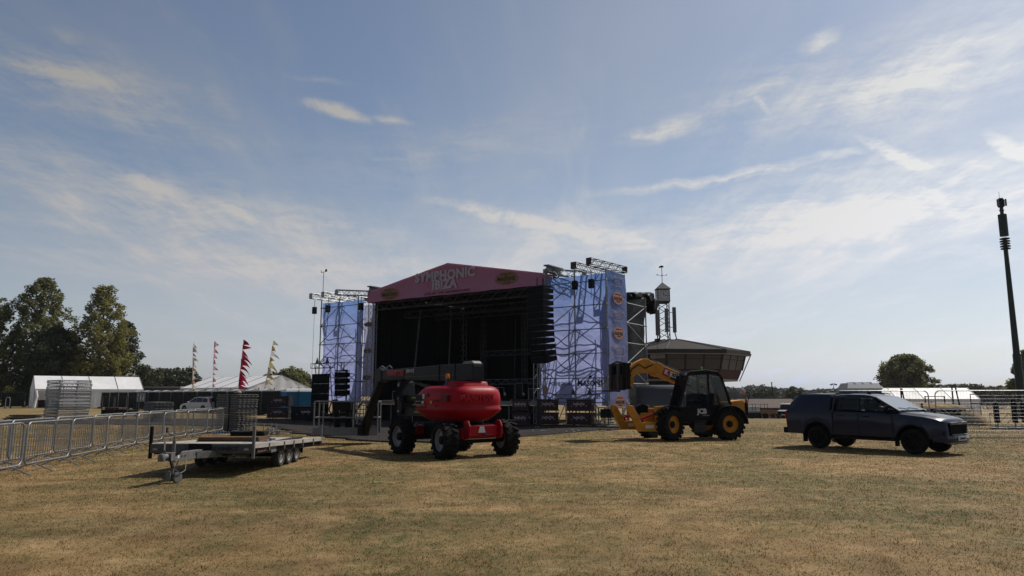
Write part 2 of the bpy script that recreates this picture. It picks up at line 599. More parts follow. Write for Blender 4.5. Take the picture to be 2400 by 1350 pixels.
gm_ = grass_material('dry_grass_ground')
gb = MB()
gys = [-60, 20, 50] + list(range(53, 130, 3)) + [140, 160, 200, 280, 420, 700, 1100, 1500]
gks = [-1.3, -1.0, -.4, 0, .10] + [.10 + .02 * k for k in range(1, 10)] + [.4, .6, .9, 1.1, 1.3]
gb.add([(k * max(y, 60) * 1.0 if y < 60 else k * y, y, gz(k * y, y)) for y in gys for k in gks],
       [(j * len(gks) + i, j * len(gks) + i + 1, (j + 1) * len(gks) + i + 1, (j + 1) * len(gks) + i) for j in range(len(gys) - 1) for i in range(len(gks) - 1)])
tag(gb.build('ground', gm_, smooth=60), 'dry straw coloured grass field with faded green patches', kind='structure')

rng = np.random.default_rng(5)


def make_grass():
    N = 760000
    Y = 3.2 + (52 - 3.2) * rng.random(N) ** 1.9
    ex = rng.random(N) * 2 - 1
    X = ex * (Y * .98 + 4.0)
    # clumping
    c = (np.sin(X * 7.1 + np.sin(Y * 5.3) * 1.7) * np.sin(Y * 6.7 + np.sin(X * 4.9) * 1.9) + 1) / 2
    keep = rng.random(N) < (.55 + .45 * c) * np.clip((1 - np.abs(ex)) * 5, 0, 1) * np.clip((Y - 3.2) / 2.2, .05, 1) * np.clip((52 - Y) / 14, 0, 1)
    X, Y, c = X[keep], Y[keep], c[keep]
    n = len(X)
    h = (.010 + .022 * rng.random(n) ** 2) * (.75 + .5 * c)
    w = .0035 + .004 * rng.random(n)
    w *= np.clip(Y / 9, 1, 4.0)
    a = rng.random(n) * 2 * np.pi
    la = rng.random(n) * 2 * np.pi
    ln = h * (.3 + 1.2 * rng.random(n))
    v = np.empty((n, 3, 3), np.float32)
    v[:, 0] = np.stack([X - np.cos(a) * w, Y - np.sin(a) * w, np.full(n, -.002)], 1)
    v[:, 1] = np.stack([X + np.cos(a) * w, Y + np.sin(a) * w, np.full(n, -.002)], 1)
    v[:, 2] = np.stack([X + np.cos(la) * ln, Y + np.sin(la) * ln, h], 1)
    me = bpy.data.meshes.new('grass_blades')
    me.vertices.add(3 * n); me.vertices.foreach_set('co', v.ravel())
    me.loops.add(3 * n); me.loops.foreach_set('vertex_index', np.arange(3 * n, dtype=np.int32))
    me.polygons.add(n); me.polygons.foreach_set('loop_start', np.arange(0, 3 * n, 3, dtype=np.int32))
    at = me.attributes.new('shade', 'FLOAT', 'POINT')
    at.data.foreach_set('value', np.repeat(rng.random(n).astype(np.float32), 3))
    me.update(); me.validate()
    me.materials.append(grass_material('dry_grass_blades', True))
    o = bpy.data.objects.new('grass_blades', me)
    COL.objects.link(o)
    tag(o, 'short dry grass blades of the field in the foreground', 'grass', kind='stuff')


make_grass()


# ---------------------------------------------------------------- trees
def leaf_material(name, col, var=.35, transl=.4):
    m = mat(name, col, .6, 0, var, .35, transl=transl, spec=.25)
    return m


def leaves_mesh(name, pts, size, m, parent, flat=.5):
    n = len(pts)
    a = rng.normal(size=(n, 3)); a[:, 2] *= flat
    a /= np.linalg.norm(a, axis=1)[:, None]
    b = np.cross(a, rng.normal(size=(n, 3)))
    b /= np.linalg.norm(b, axis=1)[:, None]
    s = size * (.6 + .8 * rng.random((n, 1)))
    a *= s; b *= s * .62
    v = np.stack([pts - a, pts - b * 1.0 + a * .1, pts + a, pts + b * 1.0 + a * .1], 1).astype(np.float32)
    me = bpy.data.meshes.new(name)
    me.vertices.add(4 * n); me.vertices.foreach_set('co', v.ravel())
    me.loops.add(4 * n); me.loops.foreach_set('vertex_index', np.arange(4 * n, dtype=np.int32))
    me.polygons.add(n); me.polygons.foreach_set('loop_start', np.arange(0, 4 * n, 4, dtype=np.int32))
    me.update(); me.validate()
    me.materials.append(m)
    o = bpy.data.objects.new(name, me)
    COL.objects.link(o)
    o.parent = parent
    return o


M['bark'] = mat('tree_bark', (.055, .045, .036), .9, 0, .3, 4, bump=.5, bscale=14)


def tree(label, loc, H, rad, prof, lcol, nleaf, leaf=.22, nclump=90, clump=.9, trunk=.35, base=.12, lean=0, group=None, name='tree', cat='tree', core=.25):
    """tapered trunk, limbs to each leaf clump, leaves scattered through the clumps.
    prof(t): crown radius factor at height fraction t"""
    zg = gz(loc[0], loc[1]) - .05
    loc = (loc[0], loc[1], zg)
    H -= zg
    root = thing(name, label, cat, loc, group=group)
    b = MB()
    top = Vector((lean, 0, H * .93))
    k = 8
    stem = [Vector((lean * (i / k) ** 1.5 + .12 * math.sin(i * 1.7) * (i > 0), .1 * math.cos(i * 2.1) * (i > 0), H * .93 * i / k)) for i in range(k + 1)]
    for i in range(k):
        b.bar(stem[i], stem[i + 1], trunk * (1 - i / k) ** .8 + .03, 8, trunk * (1 - (i + 1) / k) ** .8 + .03)
    cl, rr = [], []
    for i in range(nclump):
        t = base + (1 - base) * (i + rng.random()) / nclump
        ph = i * 2.399963 + rng.random() * .6
        q = rng.random() ** .45
        r_ = rad * prof(t) * q * (.85 + .3 * rng.random())
        c = Vector((math.cos(ph) * r_ + lean * t, math.sin(ph) * r_, H * t))
        cl.append(c); rr.append(clump * (.55 + .75 * rng.random()) * (.55 + .45 * prof(t)))
        if i % 2 == 0 and r_ > .3:
            z0 = max(H * base * .8, c.z - r_ * (.7 + .5 * rng.random()))
            s0 = Vector((lean * (z0 / H), 0, z0))
            mid = s0.lerp(c, .5) + Vector((0, 0, -.12 * r_))
            w = trunk * .28 * (1 - t * .6)
            b.bar(s0, mid, w, 5, w * .65)
            b.bar(mid, c, w * .65, 5, w * .2)
    tr = b.build('trunk', M['bark'], root, smooth=60)
    cl_ = np.array([tuple(c) for c in cl]); rr_ = np.array(rr)
    wts = rr_ ** 2; wts /= wts.sum()
    idx = rng.choice(len(cl_), nleaf, p=wts)
    d = rng.normal(size=(nleaf, 3)); d /= np.linalg.norm(d, axis=1)[:, None]
    rad_ = rr_[idx] * (rng.random(nleaf) ** .38) * (.75 + .5 * rng.random(nleaf))
    pts = cl_[idx] + d * rad_[:, None] * np.array([1, 1, .8])
    pts = pts[pts[:, 2] > .15]
    leaves_mesh('crown', pts, leaf, lcol, root)
    return root


M['leafA'] = leaf_material('poplar_leaves', (.20, .205, .07))
M['leafB'] = leaf_material('yellowing_birch_leaves', (.27, .25, .072), .45)
M['leafC'] = leaf_material('dark_evergreen_leaves', (.075, .09, .042), .35, .25)
M['leafD'] = leaf_material('oak_leaves', (.24, .24, .09), .45)
M['leafE'] = leaf_material('olive_hedge_leaves', (.11, .11, .055), .35)


def egg(t):      # widest a third of the way up
    return max(.06, math.sin(math.pi * min(1, max(0, (t * .86 + .10))) ** .8) ** .8)


def dome(t):
    return max(.05, (1 - max(0, (t - .30) / .72) ** 2.2) ** .5 * min(1, .62 + t * 1.4))


def cone(t):
    return max(.05, 1.05 - t)


def gx(u, Y):
    return (u - 1200) / FPX * Y * .992


def zt(v, Y):
    return W(1200, v, Y).z


trees_g = 'trees behind the white frame tent'
tree('tallest broad tree behind the white frame tent at the left edge', (gx(72, 125), 125, 0), zt(655, 125), 6.4, egg, M['leafA'], 25000, .20, 260, 1.0, .5, .06, .8, trees_g, 'poplar_tree')
tree('dark leafy tree cut off by the left edge of the view', (gx(-25, 122), 122, 0), zt(700, 122), 5.6, egg, M['leafA'], 15000, .20, 190, .95, .45, .05, 0, trees_g, 'poplar_tree')
tree('dark dense evergreen between the two tall trees on the left', (gx(118, 117), 117, 0), zt(772, 117), 4.3, dome, M['leafC'], 17000, .24, 90, 1.3, .35, .03, 0, trees_g, 'evergreen_tree')
tree('tall yellowing tree with an open crown right of the tallest one', (gx(226, 120), 120, 0), zt(672, 120), 5.0, egg, M['leafB'], 18000, .19, 240, .9, .42, .10, .4, trees_g, 'birch_tree')
tree('dark spreading tree right behind the yellowing one', (gx(292, 128), 128, 0), zt(755, 128), 4.0, egg, M['leafC'], 11000, .21, 120, 1.0, .35, .05, -.6, trees_g, 'evergreen_tree')
tree('low dark bushy tree between the trunks behind the tent', (gx(172, 124), 124, 0), zt(840, 124), 4.2, dome, M['leafC'], 10000, .26, 60, 1.2, .3, .03, 0, trees_g, 'evergreen_tree')
g2 = 'far trees beyond the marquees'
tree('lone round topped tree behind the right hand white marquee', (gx(2122, 150), 150, 0), zt(834, 150), 5.5, dome, M['leafD'], 44000, .20, 360, .90, .5, .06, 0, None, 'round_tree')
tree('tree cut off by the right edge beside the phone mast', (gx(2418, 120), 120, 0), zt(822, 120), 3.4, egg, M['leafD'], 12000, .25, 70, 1.0, .35, .05, 0, None, 'round_tree')
tree('rounded green bush tree behind the big gabled marquee', (gx(678, 190), 190, 0), zt(866, 190), 5.2, dome, M['leafD'], 9000, .34, 60, 1.4, .35, .04, 0, g2, 'round_tree')
tree('small pointed poplar just left of the black screen', (gx(721, 200), 200, 0), zt(878, 200), 1.6, egg, M['leafE'], 3000, .34, 26, .8, .2, .03, 0, g2, 'poplar_tree')
tree('low tree top left of the rounded bush tree', (gx(640, 205), 205, 0), zt(876, 205), 4.5, dome, M['leafE'], 5000, .36, 36, 1.3, .3, .04, 0, g2, 'round_tree')
for i, (u, v, rr_, lb) in enumerate(((352, 868, 4.6, 'pale green tree top right of the dark spreading tree'), (388, 870, 5.0, 'dark tree top above the flat roofed building left of its middle'),
                                     (424, 866, 5.0, 'dark tree top above the flat roofed building right of its middle'), (446, 877, 3.2, 'dark tree top by the orange flag'))):
    tree(lb, (gx(u, 185 + 4 * i), 185 + 4 * i, 0), zt(v, 185 + 4 * i), rr_, dome, M['leafE' if i == 0 else 'leafC'], 6000, .36, 44, 1.4, .3, .04, 0, g2, 'round_tree')
tree('small bushy tree behind the white off road car', (gx(1860, 210), 210, 0), zt(911, 210), 3.6, dome, M['leafE'], 5000, .36, 36, 1.1, .25, .04, 0, g2, 'round_tree')
tree('small dark tree by the bare pole on the right', (gx(1790, 230), 230, 0), zt(914, 230), 3.6, dome, M['leafC'], 4000, .38, 30, 1.1, .25, .04, 0, g2, 'round_tree')


def wood(name, label, u0, u1, Y, vtop, n, m, hmin=.5, depth=30, leaf=.8):
    root = tag(thing(name, label, 'wood'), kind='stuff')
    x0, x1 = gx(u0, Y), gx(u1, Y)
    N = n
    xs = x0 + (x1 - x0) * rng.random(N)
    ys = Y + depth * rng.random(N)
    top = np.array([zt(vtop, Y)]) * (.72 + .16 * np.sin(xs * .09 + 1) + .10 * np.sin(xs * .31) + .07 * np.sin(xs * .83) + .06 * np.sin(xs * 1.9))
    zs = -2 + (top + 2) * rng.random(N) ** .55
    leaves_mesh('foliage', np.stack([xs, ys, zs], 1), leaf, m, root)
    return root


M['far'] = leaf_material('far_wood_leaves', (.095, .10, .065), .3, .2)
wood('far_wood', 'far belt of trees low on the skyline left of the stage', -60, 760, 330, 893, 15000, M['far'], leaf=1.0)
wood('far_wood', 'far belt of trees low on the skyline right of the clock building', 1690, 2060, 420, 904, 12000, M['far'], leaf=1.0)
wood('far_wood', 'belt of trees behind the right end of the right hand marquee', 2230, 2480, 260, 893, 12000, M['far'], leaf=.8)


def hill_fn(s, t):
    x = -700 + 2300 * s
    y = 900 + 400 * t
    z = (24 + 6 * math.sin(x * .006 + .6) + 3 * math.sin(x * .021) + 1.2 * math.sin(x * .13) + .8 * math.sin(x * .31)) * math.sin(math.pi * min(1, t * 1.0 + .0) * .5)
    return (x, y, z * .45)


M['hill'] = mat('wooded_hill', (.045, .055, .045), .95, 0, .35, .02, bump=.6, bscale=.2)
tag(MB().grid(hill_fn, 400, 3).build('hills', M['hill'], smooth=60), 'low wooded hills on the horizon', kind='structure')
# ---------------------------------------------------------------- stage (local x along the front, y back, z up)
SO, SRZ = Vector((-13.9, 51.8, 0)), R(-34.5)
SM = Matrix.Translation(SO) @ Matrix.Rotation(SRZ, 4, 'Z')


def banner_material(name, top, bottom, zlo, zhi, transl=.62, base=.9):
    m = bpy.data.materials.new(name)
    m.use_nodes = True
    n, l = m.node_tree.nodes, m.node_tree.links
    p = n['Principled BSDF']
    p.inputs['Roughness'].default_value = .6
    p.inputs['Specular IOR Level'].default_value = .3
    t = n.new('ShaderNodeTexCoord')
    sp = n.new('ShaderNodeSeparateXYZ')
    l.new(t.outputs['Object'], sp.inputs[0])
    nz = n.new('ShaderNodeTexNoise')
    nz.inputs['Scale'].default_value = .7
    nz.inputs['Detail'].default_value = 6
    l.new(t.outputs['Object'], nz.inputs['Vector'])
    ad = n.new('ShaderNodeMath'); ad.operation = 'MULTIPLY_ADD'
    l.new(nz.outputs[0], ad.inputs[0]); ad.inputs[1].default_value = 2.2; l.new(sp.outputs[2], ad.inputs[2])
    mr = n.new('ShaderNodeMapRange')
    mr.inputs['From Min'].default_value, mr.inputs['From Max'].default_value = zlo + 1.1, zhi + 1.1
    l.new(ad.outputs[0], mr.inputs['Value'])
    r_ = n.new('ShaderNodeValToRGB')
    r_.color_ramp.elements[0].color = (*bottom, 1)
    r_.color_ramp.elements[1].color = (*top, 1)
    l.new(mr.outputs[0], r_.inputs[0])
    l.new(r_.outputs[0], p.inputs['Base Color'])
    tr = n.new('ShaderNodeBsdfTranslucent')
    l.new(r_.outputs[0], tr.inputs[0])
    wr_ = n.new('ShaderNodeTexNoise')
    wr_.inputs['Scale'].default_value, wr_.inputs['Detail'].default_value, wr_.inputs['Distortion'].default_value = 1.6, 5, 1.2
    l.new(t.outputs['Object'], wr_.inputs['Vector'])
    bp_w = n.new('ShaderNodeBump')
    bp_w.inputs['Strength'].default_value, bp_w.inputs['Distance'].default_value = .7, .12
    l.new(wr_.outputs[0], bp_w.inputs['Height'])
    l.new(bp_w.outputs[0], p.inputs['Normal']); l.new(bp_w.outputs[0], tr.inputs['Normal'])
    ms = n.new('ShaderNodeMixShader'); ms.inputs[0].default_value = transl
    l.new(p.outputs[0], ms.inputs[1]); l.new(tr.outputs[0], ms.inputs[2])
    l.new(ms.outputs[0], n['Material Output'].inputs[0])
    return m


M['banner'] = banner_material('blue_to_lavender_banner', (.115, .225, .50), (.31, .345, .60), 4.4, 9.0)
M['fascia'] = banner_material('pink_fascia_print', (.30, .105, .145), (.35, .145, .25), 7.5, 10, transl=.12)
M['gold'] = mat('gold_oval_print', (.30, .155, .07), .6, 0, .1, transl=.1)
M['peach'] = mat('peach_oval_print', (.80, .42, .30), .6, 0, .08, transl=.5)
M['pale'] = mat('pale_print', (.72, .66, .80), .6, 0, .05, transl=.3)
M['mist'] = mat('silver_lettering', (.62, .52, .56), .5, 0, .1)
M['gap'] = mat('grey_sheet', (.13, .135, .135), .7, 0, .2, 1.2, bump=.5, bscale=3, transl=.15)

stage = thing('concert_stage', 'covered concert stage with a pink gabled sign and black interior', 'stage', SO, SRZ)
sx0, sx1, SD = 4.8, 19.0, 10.5
# fascia
fas = MB()
fz = [(sx0, 8.0), (sx0, 8.72), (sx0 + 7.1, 10.05), (sx1, 8.72), (sx1, 8.0)]
NU = 40


def fas_pt(s, t):
    x = sx0 + (sx1 - sx0) * s
    tp = 8.72 + 1.33 * (1 - abs(2 * s - 1))
    lo = 8.0 - .03 * math.sin(s * 40) * .4
    y = -.06 + .012 * math.sin(s * 37 + t * 3) + .010 * math.sin(s * 90 + t * 9)
    return (x, y, lo + (tp - lo) * t)


fas.grid(fas_pt, 60, 8)
fascia = fas.build('roof_fascia', M['fascia'], stage, smooth=60)
part('side_return', M['fascia'], fascia, ('box', (sx1 + .012, .55, 8.36), (.02, 1.2, .72)))
part('side_return', M['fascia'], fascia, ('box', (sx0 - .012, .55, 8.36), (.02, 1.2, .72)))
RX = (R(90), 0, 0)


def oval(x, z, a, b, m, parent, y, name='oval_logo'):
    bb = MB()
    bb.prism([(x + a * math.cos(t), z + b * math.sin(t)) for t in [2 * math.pi * k / 28 for k in range(28)]], .006, Matrix.Translation((0, y, 0)))
    return bb.build(name, m, parent)


for ch, x, z, sz, ang in [(c, i, 0, 0, 0) for i, c in enumerate('')]:
    pass


def arc_text(body, x0, x1, zmid, rise, size, m, parent, y, outline):
    n_ = len(body)
    for i, ch in enumerate(body):
        s_ = i / (n_ - 1) if n_ > 1 else .5
        k = 2 * s_ - 1
        x = x0 + (x1 - x0) * s_
        text(ch, size, m, parent, (x, y, zmid - rise * k * k), (R(90), R(4 * k), 0), 'letter', bold=.012, depth=.012)
        text(ch, size, M['white'], parent, (x, y - .016, zmid - rise * k * k), (R(90), R(4 * k), 0), 'letter_outline', outline=.012)


M['plum'] = mat('plum_letter_fill', (.54, .43, .48), .6, 0, .1)
for wd_, z, sz_, sx_ in (('SYMPHONIC', 9.25, .80, 1.06), ('IBIZA', 8.66, .80, 1.02)):
    text(wd_, sz_, M['plum'], fascia, (11.7, -.10, z), RX, 'letters', bold=.02, depth=.012, sx=sx_, space=1.05)
    text(wd_, sz_, M['white'], fascia, (11.7, -.118, z), RX, 'letter_outline', bold=.02, outline=.013, sx=sx_, space=1.05)
text('LIVE AT THE SHOWGROUND', .22, M['ink'], fascia, (11.9, -.085, 8.16), RX, space=1.35, bold=.004)
for x, z in ((6.9, 8.44), (16.5, 8.62)):
    oval(x, z, .86, .40, M['gold'], fascia, -.075)
    text('MASONS', .33, M['ink'], fascia, (x, -.083, z - .04), RX, bold=.009)
    text('BROUGHT TO YOU BY', .085, M['ink'], fascia, (x, -.083, z + .27), RX)
    text('OF YORKSHIRE', .085, M['ink'], fascia, (x, -.083, z - .27), RX)
    part('emblem', M['ink'], fascia, ('box', (x, -.082, z + .17), (.09, .004, .09)))
# roof skin, drapes, deck
rf = MB()
for s_ in (0, 1):
    xa, xb = ((sx0, sx0 + 7.1), (sx0 + 7.1, sx1))[s_]
    za, zb = ((8.70, 10.0), (10.0, 8.70))[s_]
    rf.add([(xa, -.02, za), (xb, -.02, zb), (xb, SD, zb), (xa, SD, za), (xa, -.02, za - .05), (xb, -.02, zb - .05), (xb, SD, zb - .05), (xa, SD, za - .05)],
           [(0, 1, 2, 3), (7, 6, 5, 4), (0, 4, 5, 1), (1, 5, 6, 2), (2, 6, 7, 3), (3, 7, 4, 0)])
rf.build('roof_cover', M['blackmatt'], stage)


def drape(name, x0, y0, x1, y1, z0, z1, m, parent, fold=.06, nf=40):
    d = Vector((x1 - x0, y1 - y0, 0)); L = d.length; d /= L
    nn = Vector((-d.y, d.x, 0))

    def f(s, t):
        p = Vector((x0, y0, 0)) + d * (L * s) + nn * (fold * math.sin(s * nf) * (1 - .3 * t) + fold * .5 * math.sin(s * nf * 2.7 + 1))
        return (p.x, p.y, z0 + (z1 - z0) * t)
    return MB().grid(f, max(20, int(nf * 1.5)), 3).build(name, m, parent, smooth=60)


drape('back_drape', sx0 + .1, SD, 11.85, SD - .02, 1.35, 9.6, M['blackmatt'], stage)
drape('back_drape', 12.25, SD, sx1 - .1, SD, 1.35, 8.5, M['blackmatt'], stage)
drape('back_drape', 11.8, SD - .1, 12.32, SD - .1, 1.35, 7.05, M['blackmatt'], stage, .02, 6)
drape('back_drape', 11.8, SD - .15, 12.32, SD - .15, 7.75, 9.6, M['blackmatt'], stage, .02, 6)
drape('side_drape', sx0 + .25, .5, sx0 + .25, SD, 1.35, 8.6, M['blackmatt'], stage)
drape('side_drape', sx1 - .25, SD, sx1 - .25, 1.9, 1.35, 8.6, M['blackmatt'], stage)
drape('header_drape', sx0 + .3, 2.4, sx1 - .3, 2.4, 8.05, 8.75, M['blackmatt'], stage, .02, 20)
MB().box((11.9, SD / 2, 1.27), (14.2, SD, .14)).build('deck', M['black'], stage, bevel=.01)
MB().box((11.9, -.03, 1.24), (14.2, .06, .24)).build('deck_edge', M['grey'], stage, bevel=.006)
drape('deck_skirt', sx0, .12, sx1, .12, .02, 1.1, M['blackmatt'], stage, .03, 60)
for x in np.linspace(sx0 + .5, sx1 - .5, 8):
    MB().bar((x, .05, 0), (x, .05, 1.15), .025).build('deck_leg', M['galv'], stage)
# corner columns and roof trusses
for x, y in ((sx0 + .25, .25), (sx1 - .45, .25), (sx0 + .35, SD - .4), (sx1 - .5, SD - .4)):
    lattice(MB(), (x, y, .1 if y < 1 else 1.3), (x, y, 8.3), .42, .42, .42, .028).build('column_truss', M['galv'], stage)
M['rigblack'] = mat('black_rigging_steel', (.13, .13, .14), .5, .4, .2, 6)
for y, z in ((.5, 7.75), (3.6, 7.45), (7.0, 7.6)):
    lattice(MB(), (sx0 + .3, y, z), (sx1 - .3, y, z), .45, .45, .5, .026).build('roof_truss', M['rigblack'], stage)
for x in (7.6, 11.4, 14.4):
    lattice(MB(), (x, SD - .9, 1.35), (x, SD - .9, 7.6), .3, .3, .4, .022).build('tower_truss', M['rigblack'], stage)
for x0, y0, x1, y1 in ((7.2, 2.0, 7.5, 2.4), (8.7, 4.0, 8.6, 4.4), (16.4, 3.5, 16.4, 3.6)):
    part('hanging_pole', M['rigblack'], stage, ('bar', (x0, y0, 1.4), (x1, y1, 7.6), .05))
for a, b_ in (((9.4, 6, 1.4), (11.2, 5, 5.6)), ((12.2, 7, 1.4), (13.4, 5.5, 6.8))):
    part('diagonal_stay', M['rigblack'], stage, ('bar', a, b_, .022))
lattice(MB(), (12.6, 3.2, 2.55), (sx1 - .4, 3.2, 2.55), .3, .3, .35, .022).build('low_truss', M['galv'], stage)
lattice(MB(), (12.6, 3.2, 4.4), (sx1 - .4, 3.2, 4.4), .3, .3, .35, .018).build('low_truss', M['rigblack'], stage)
# eave brackets
for x, s_ in ((sx0 + .2, 1), (sx1 + .35, -1)):
    bk = MB()
    bk.box((x, .7, 9.12), (.35, 1.7, .07))
    bk.box((x, .7, 8.92), (.06, 1.6, .30))
    bk.box((x, .7, 8.76), (.35, 1.7, .05))
    bk.bar((x - .1, 0, 8.0), (x - .1, 0, 8.9), .05); bk.bar((x - .1, 1.4, 8.0), (x - .1, 1.4, 8.9), .05)
    bk.build('eave_beam', M['grey'], stage)

# boxes and gear on the deck
def flight_case(label, x, y, z, sx, sy, sz, rz=0, group='black equipment cases on the stage deck'):
    c = thing('equipment_case', label, 'case', SM @ Vector((x, y, z)), SRZ + rz, group)
    MB().box((0, 0, sz / 2 + .06), (sx, sy, sz)).build('shell', M['black'], c, bevel=.01)
    e = MB()
    for a in (-1, 1):
        for b_ in (-1, 1):
            e.bar((a * sx / 2, b_ * sy / 2, .06), (a * sx / 2, b_ * sy / 2, sz + .06), .018, 4)
        for zz_ in (.06, sz + .06):
            e.bar((-sx / 2, a * sy / 2, zz_), (sx / 2, a * sy / 2, zz_), .018, 4)
            e.bar((a * sx / 2, -sy / 2, zz_), (a * sx / 2, sy / 2, zz_), .018, 4)
    e.build('metal_edging', M['alu'], c)
    k = MB()
    for a in (-1, 1):
        for b_ in (-1, 1):
            k.bar((a * sx * .38 - .02, b_ * sy * .38, .03), (a * sx * .38 + .02, b_ * sy * .38, .03), .03, 8)
    k.build('castors', M['rubber'], c)
    return c


flight_case('large silver edged black case on deck right of the red lift', 14.95, .9, 1.35, 1.0, .6, .75)
flight_case('small silver edged black case by the right scaffold banner', 18.05, .7, 1.35, .62, .55, .66)
flight_case('narrow silver edged case seen under the lift boom', 7.05, .8, 1.35, .50, .5, .55)
flight_case('low black case on deck behind the lift hood', 11.4, 1.6, 1.35, 1.0, .6, .55)
flight_case('tall black amplifier case deep on the deck', 16.2, 2.0, 1.35, .55, .6, 1.0)
for i, (x, y, h) in enumerate(((15.9, .8, .5), (8.9, 1.1, .42), (16.9, 1.3, .45))):
    lt = thing('stage_light', ('moving stage light on deck beside the large silver edged case', 'moving stage light on deck under the lift boom',
                               'moving stage light on deck by the small silver edged case')[i], 'light', SM @ Vector((x, y, 1.35)), SRZ, 'stage lights standing on the deck')
    part('base', M['black'], lt, ('box', (0, 0, .08), (.34, .3, .16)), bevel=.02)
    part('yoke', M['black'], lt, ('tube', [(-.17, 0, .16), (-.17, 0, .36), (-.17, 0, .40), ], .03), ('tube', [(.17, 0, .16), (.17, 0, .40)], .03))
    part('head', M['black'], lt, ('lathe', [(.05, -.16), (.13, -.12), (.14, .1), (.12, .15)], Matrix.Translation((0, 0, .42)) @ Matrix.Rotation(R(100), 4, 'X'), 12), smooth=40)
    part('lens', M['lamp'], lt, ('lathe', [(.10, .152), (.06, .165), (.0, .17)], Matrix.Translation((0, 0, .42)) @ Matrix.Rotation(R(100), 4, 'X'), 12), smooth=40)


# ---------------------------------------------------------------- scaffold towers
M['scaf'] = mat('dull_scaffold_tube', (.34, .35, .36), .5, .6, .25, 8, dirt=.5, dirtcol=(.12, .11, .10))


def scaffold(label, x0, x1, y0, y1, z0, ztop, nx, levels, skip=()):
    t = thing('scaffold_tower', label, 'scaffold', SO, SRZ)
    xs = [x0 + (x1 - x0) * i / nx for i in range(nx + 1)]
    zs = [z0 + (ztop - .6 - z0) * k / levels for k in range(levels + 1)]
    for x in xs:
        for y in (y0, y1):
            u_ = part('upright', M['scaf'], t, ('bar', (x, y, .05), (x, y, ztop), .042, 8))
            part('collars', M['scaf'], u_, *[('lathe', [(.045, -.04), (.075, -.02), (.075, .02), (.045, .04)], Matrix.Translation((x, y, z)), 8) for z in zs])
            part('base_plate', M['darksteel'], u_, ('box', (x, y, .03), (.3, .3, .04)))
    for z in zs:
        for y in (y0, y1):
            for i in range(nx):
                part('ledger', M['scaf'], t, ('bar', (xs[i], y, z), (xs[i + 1], y, z), .03))
        for x in xs:
            part('ledger', M['scaf'], t, ('bar', (x, y0, z), (x, y1, z), .03))
    for k in range(levels):
        for y in (y0, y1):
            for i in range(nx):
                a, b_ = (zs[k], zs[k + 1]) if (i + k * 0 + (y > y0)) % 2 == 0 else (zs[k + 1], zs[k])
                part('brace', M['scaf'], t, ('bar', (xs[i], y - .05, a), (xs[i + 1], y - .05, b_), .027))
        for x in (xs[0], xs[-1]):
            part('brace', M['scaf'], t, ('bar', (x, y0, zs[k + (k % 2)] if k + (k % 2) <= levels else zs[k]), (x, y1, zs[k + 1 - (k % 2)]), .027))
    # splayed feet under the deck height
    for x in xs:
        for y in (y0, y1):
            for s_ in (-1, 1):
                part('foot_brace', M['scaf'], t, ('bar', (x, y - .03, 1.25), (x + s_ * .55, y - .03, .12), .025))
        part('sole_beam', M['grey'], t, ('beam', (x, y0 - .4, .07), (x, y1 + .3, .07), .25, .06))
    return t


TB0, TB1 = 1.12, 8.45
tr_ = scaffold('right hand scaffold tower beside the stage opening', 19.15, 23.1, 0, 2.3, 1.3, 8.55, 2, 5)
tl_ = scaffold('left hand scaffold tower beside the stage opening', .05, 3.85, 0, 2.3, 1.3, 8.55, 2, 5)
wing = scaffold('rear scaffold wing behind the right hand banner tower', 20.4, 22.9, 2.9, 5.6, 1.2, 7.6, 1, 5)


def banner(label, x0, x1, y, z0, z1, sag=.05):
    def f(s, t):
        e = .08 * math.sin(s * 9 + t * 4) + .035 * math.sin(s * 23 - t * 9) + .02 * math.sin(t * 41 + s * 5) + sag * math.sin(math.pi * t)
        return (x0 + (x1 - x0) * s, y + e, z0 + (z1 - z0) * t + .03 * math.sin(s * 12) * (1 - t))
    o = MB().grid(f, 40, 40).build('mesh_banner', M['banner'], None, smooth=60, fix=False)
    o.location, o.rotation_euler = SO, (0, 0, SRZ)
    return tag(o, label, 'banner')


b1 = banner('blue to lavender banner on the front of the right scaffold tower', 18.55, 23.05, .42, 1.15, 8.4)
text('MASONS', .40, M['ink'], b1, (21.85, .34, 2.33), RX, bold=.014)
text('OF YORKSHIRE', .11, M['ink'], b1, (21.85, .34, 2.06), RX)
part('emblem', M['ink'], b1, ('lathe', [(.10, 0), (.10, .01), (.075, .01), (.075, 0)], Matrix.Translation((21.85, .345, 2.68)) @ Matrix.Rotation(R(90), 4, 'X'), 14))
text('POL ROGER', .28, M['ink'], b1, (19.95, .34, 2.33), RX, bold=.004)
text('CHAMPAGNE', .11, M['ink'], b1, (19.95, .34, 2.62), RX)
text('YOUR', .42, mat('olive_print', (.30, .30, .16), .6), b1, (22.78, .34, 2.43), RX, bold=.012)
part('underline', mat('yellow_print', (.5, .46, .12), .6), b1, ('box', (22.80, .34, 2.16), (1.0, .006, .05)))
for z in (2.0, 4.0):
    oval(18.95, z, .17, .26, M['peach'], b1, .30)

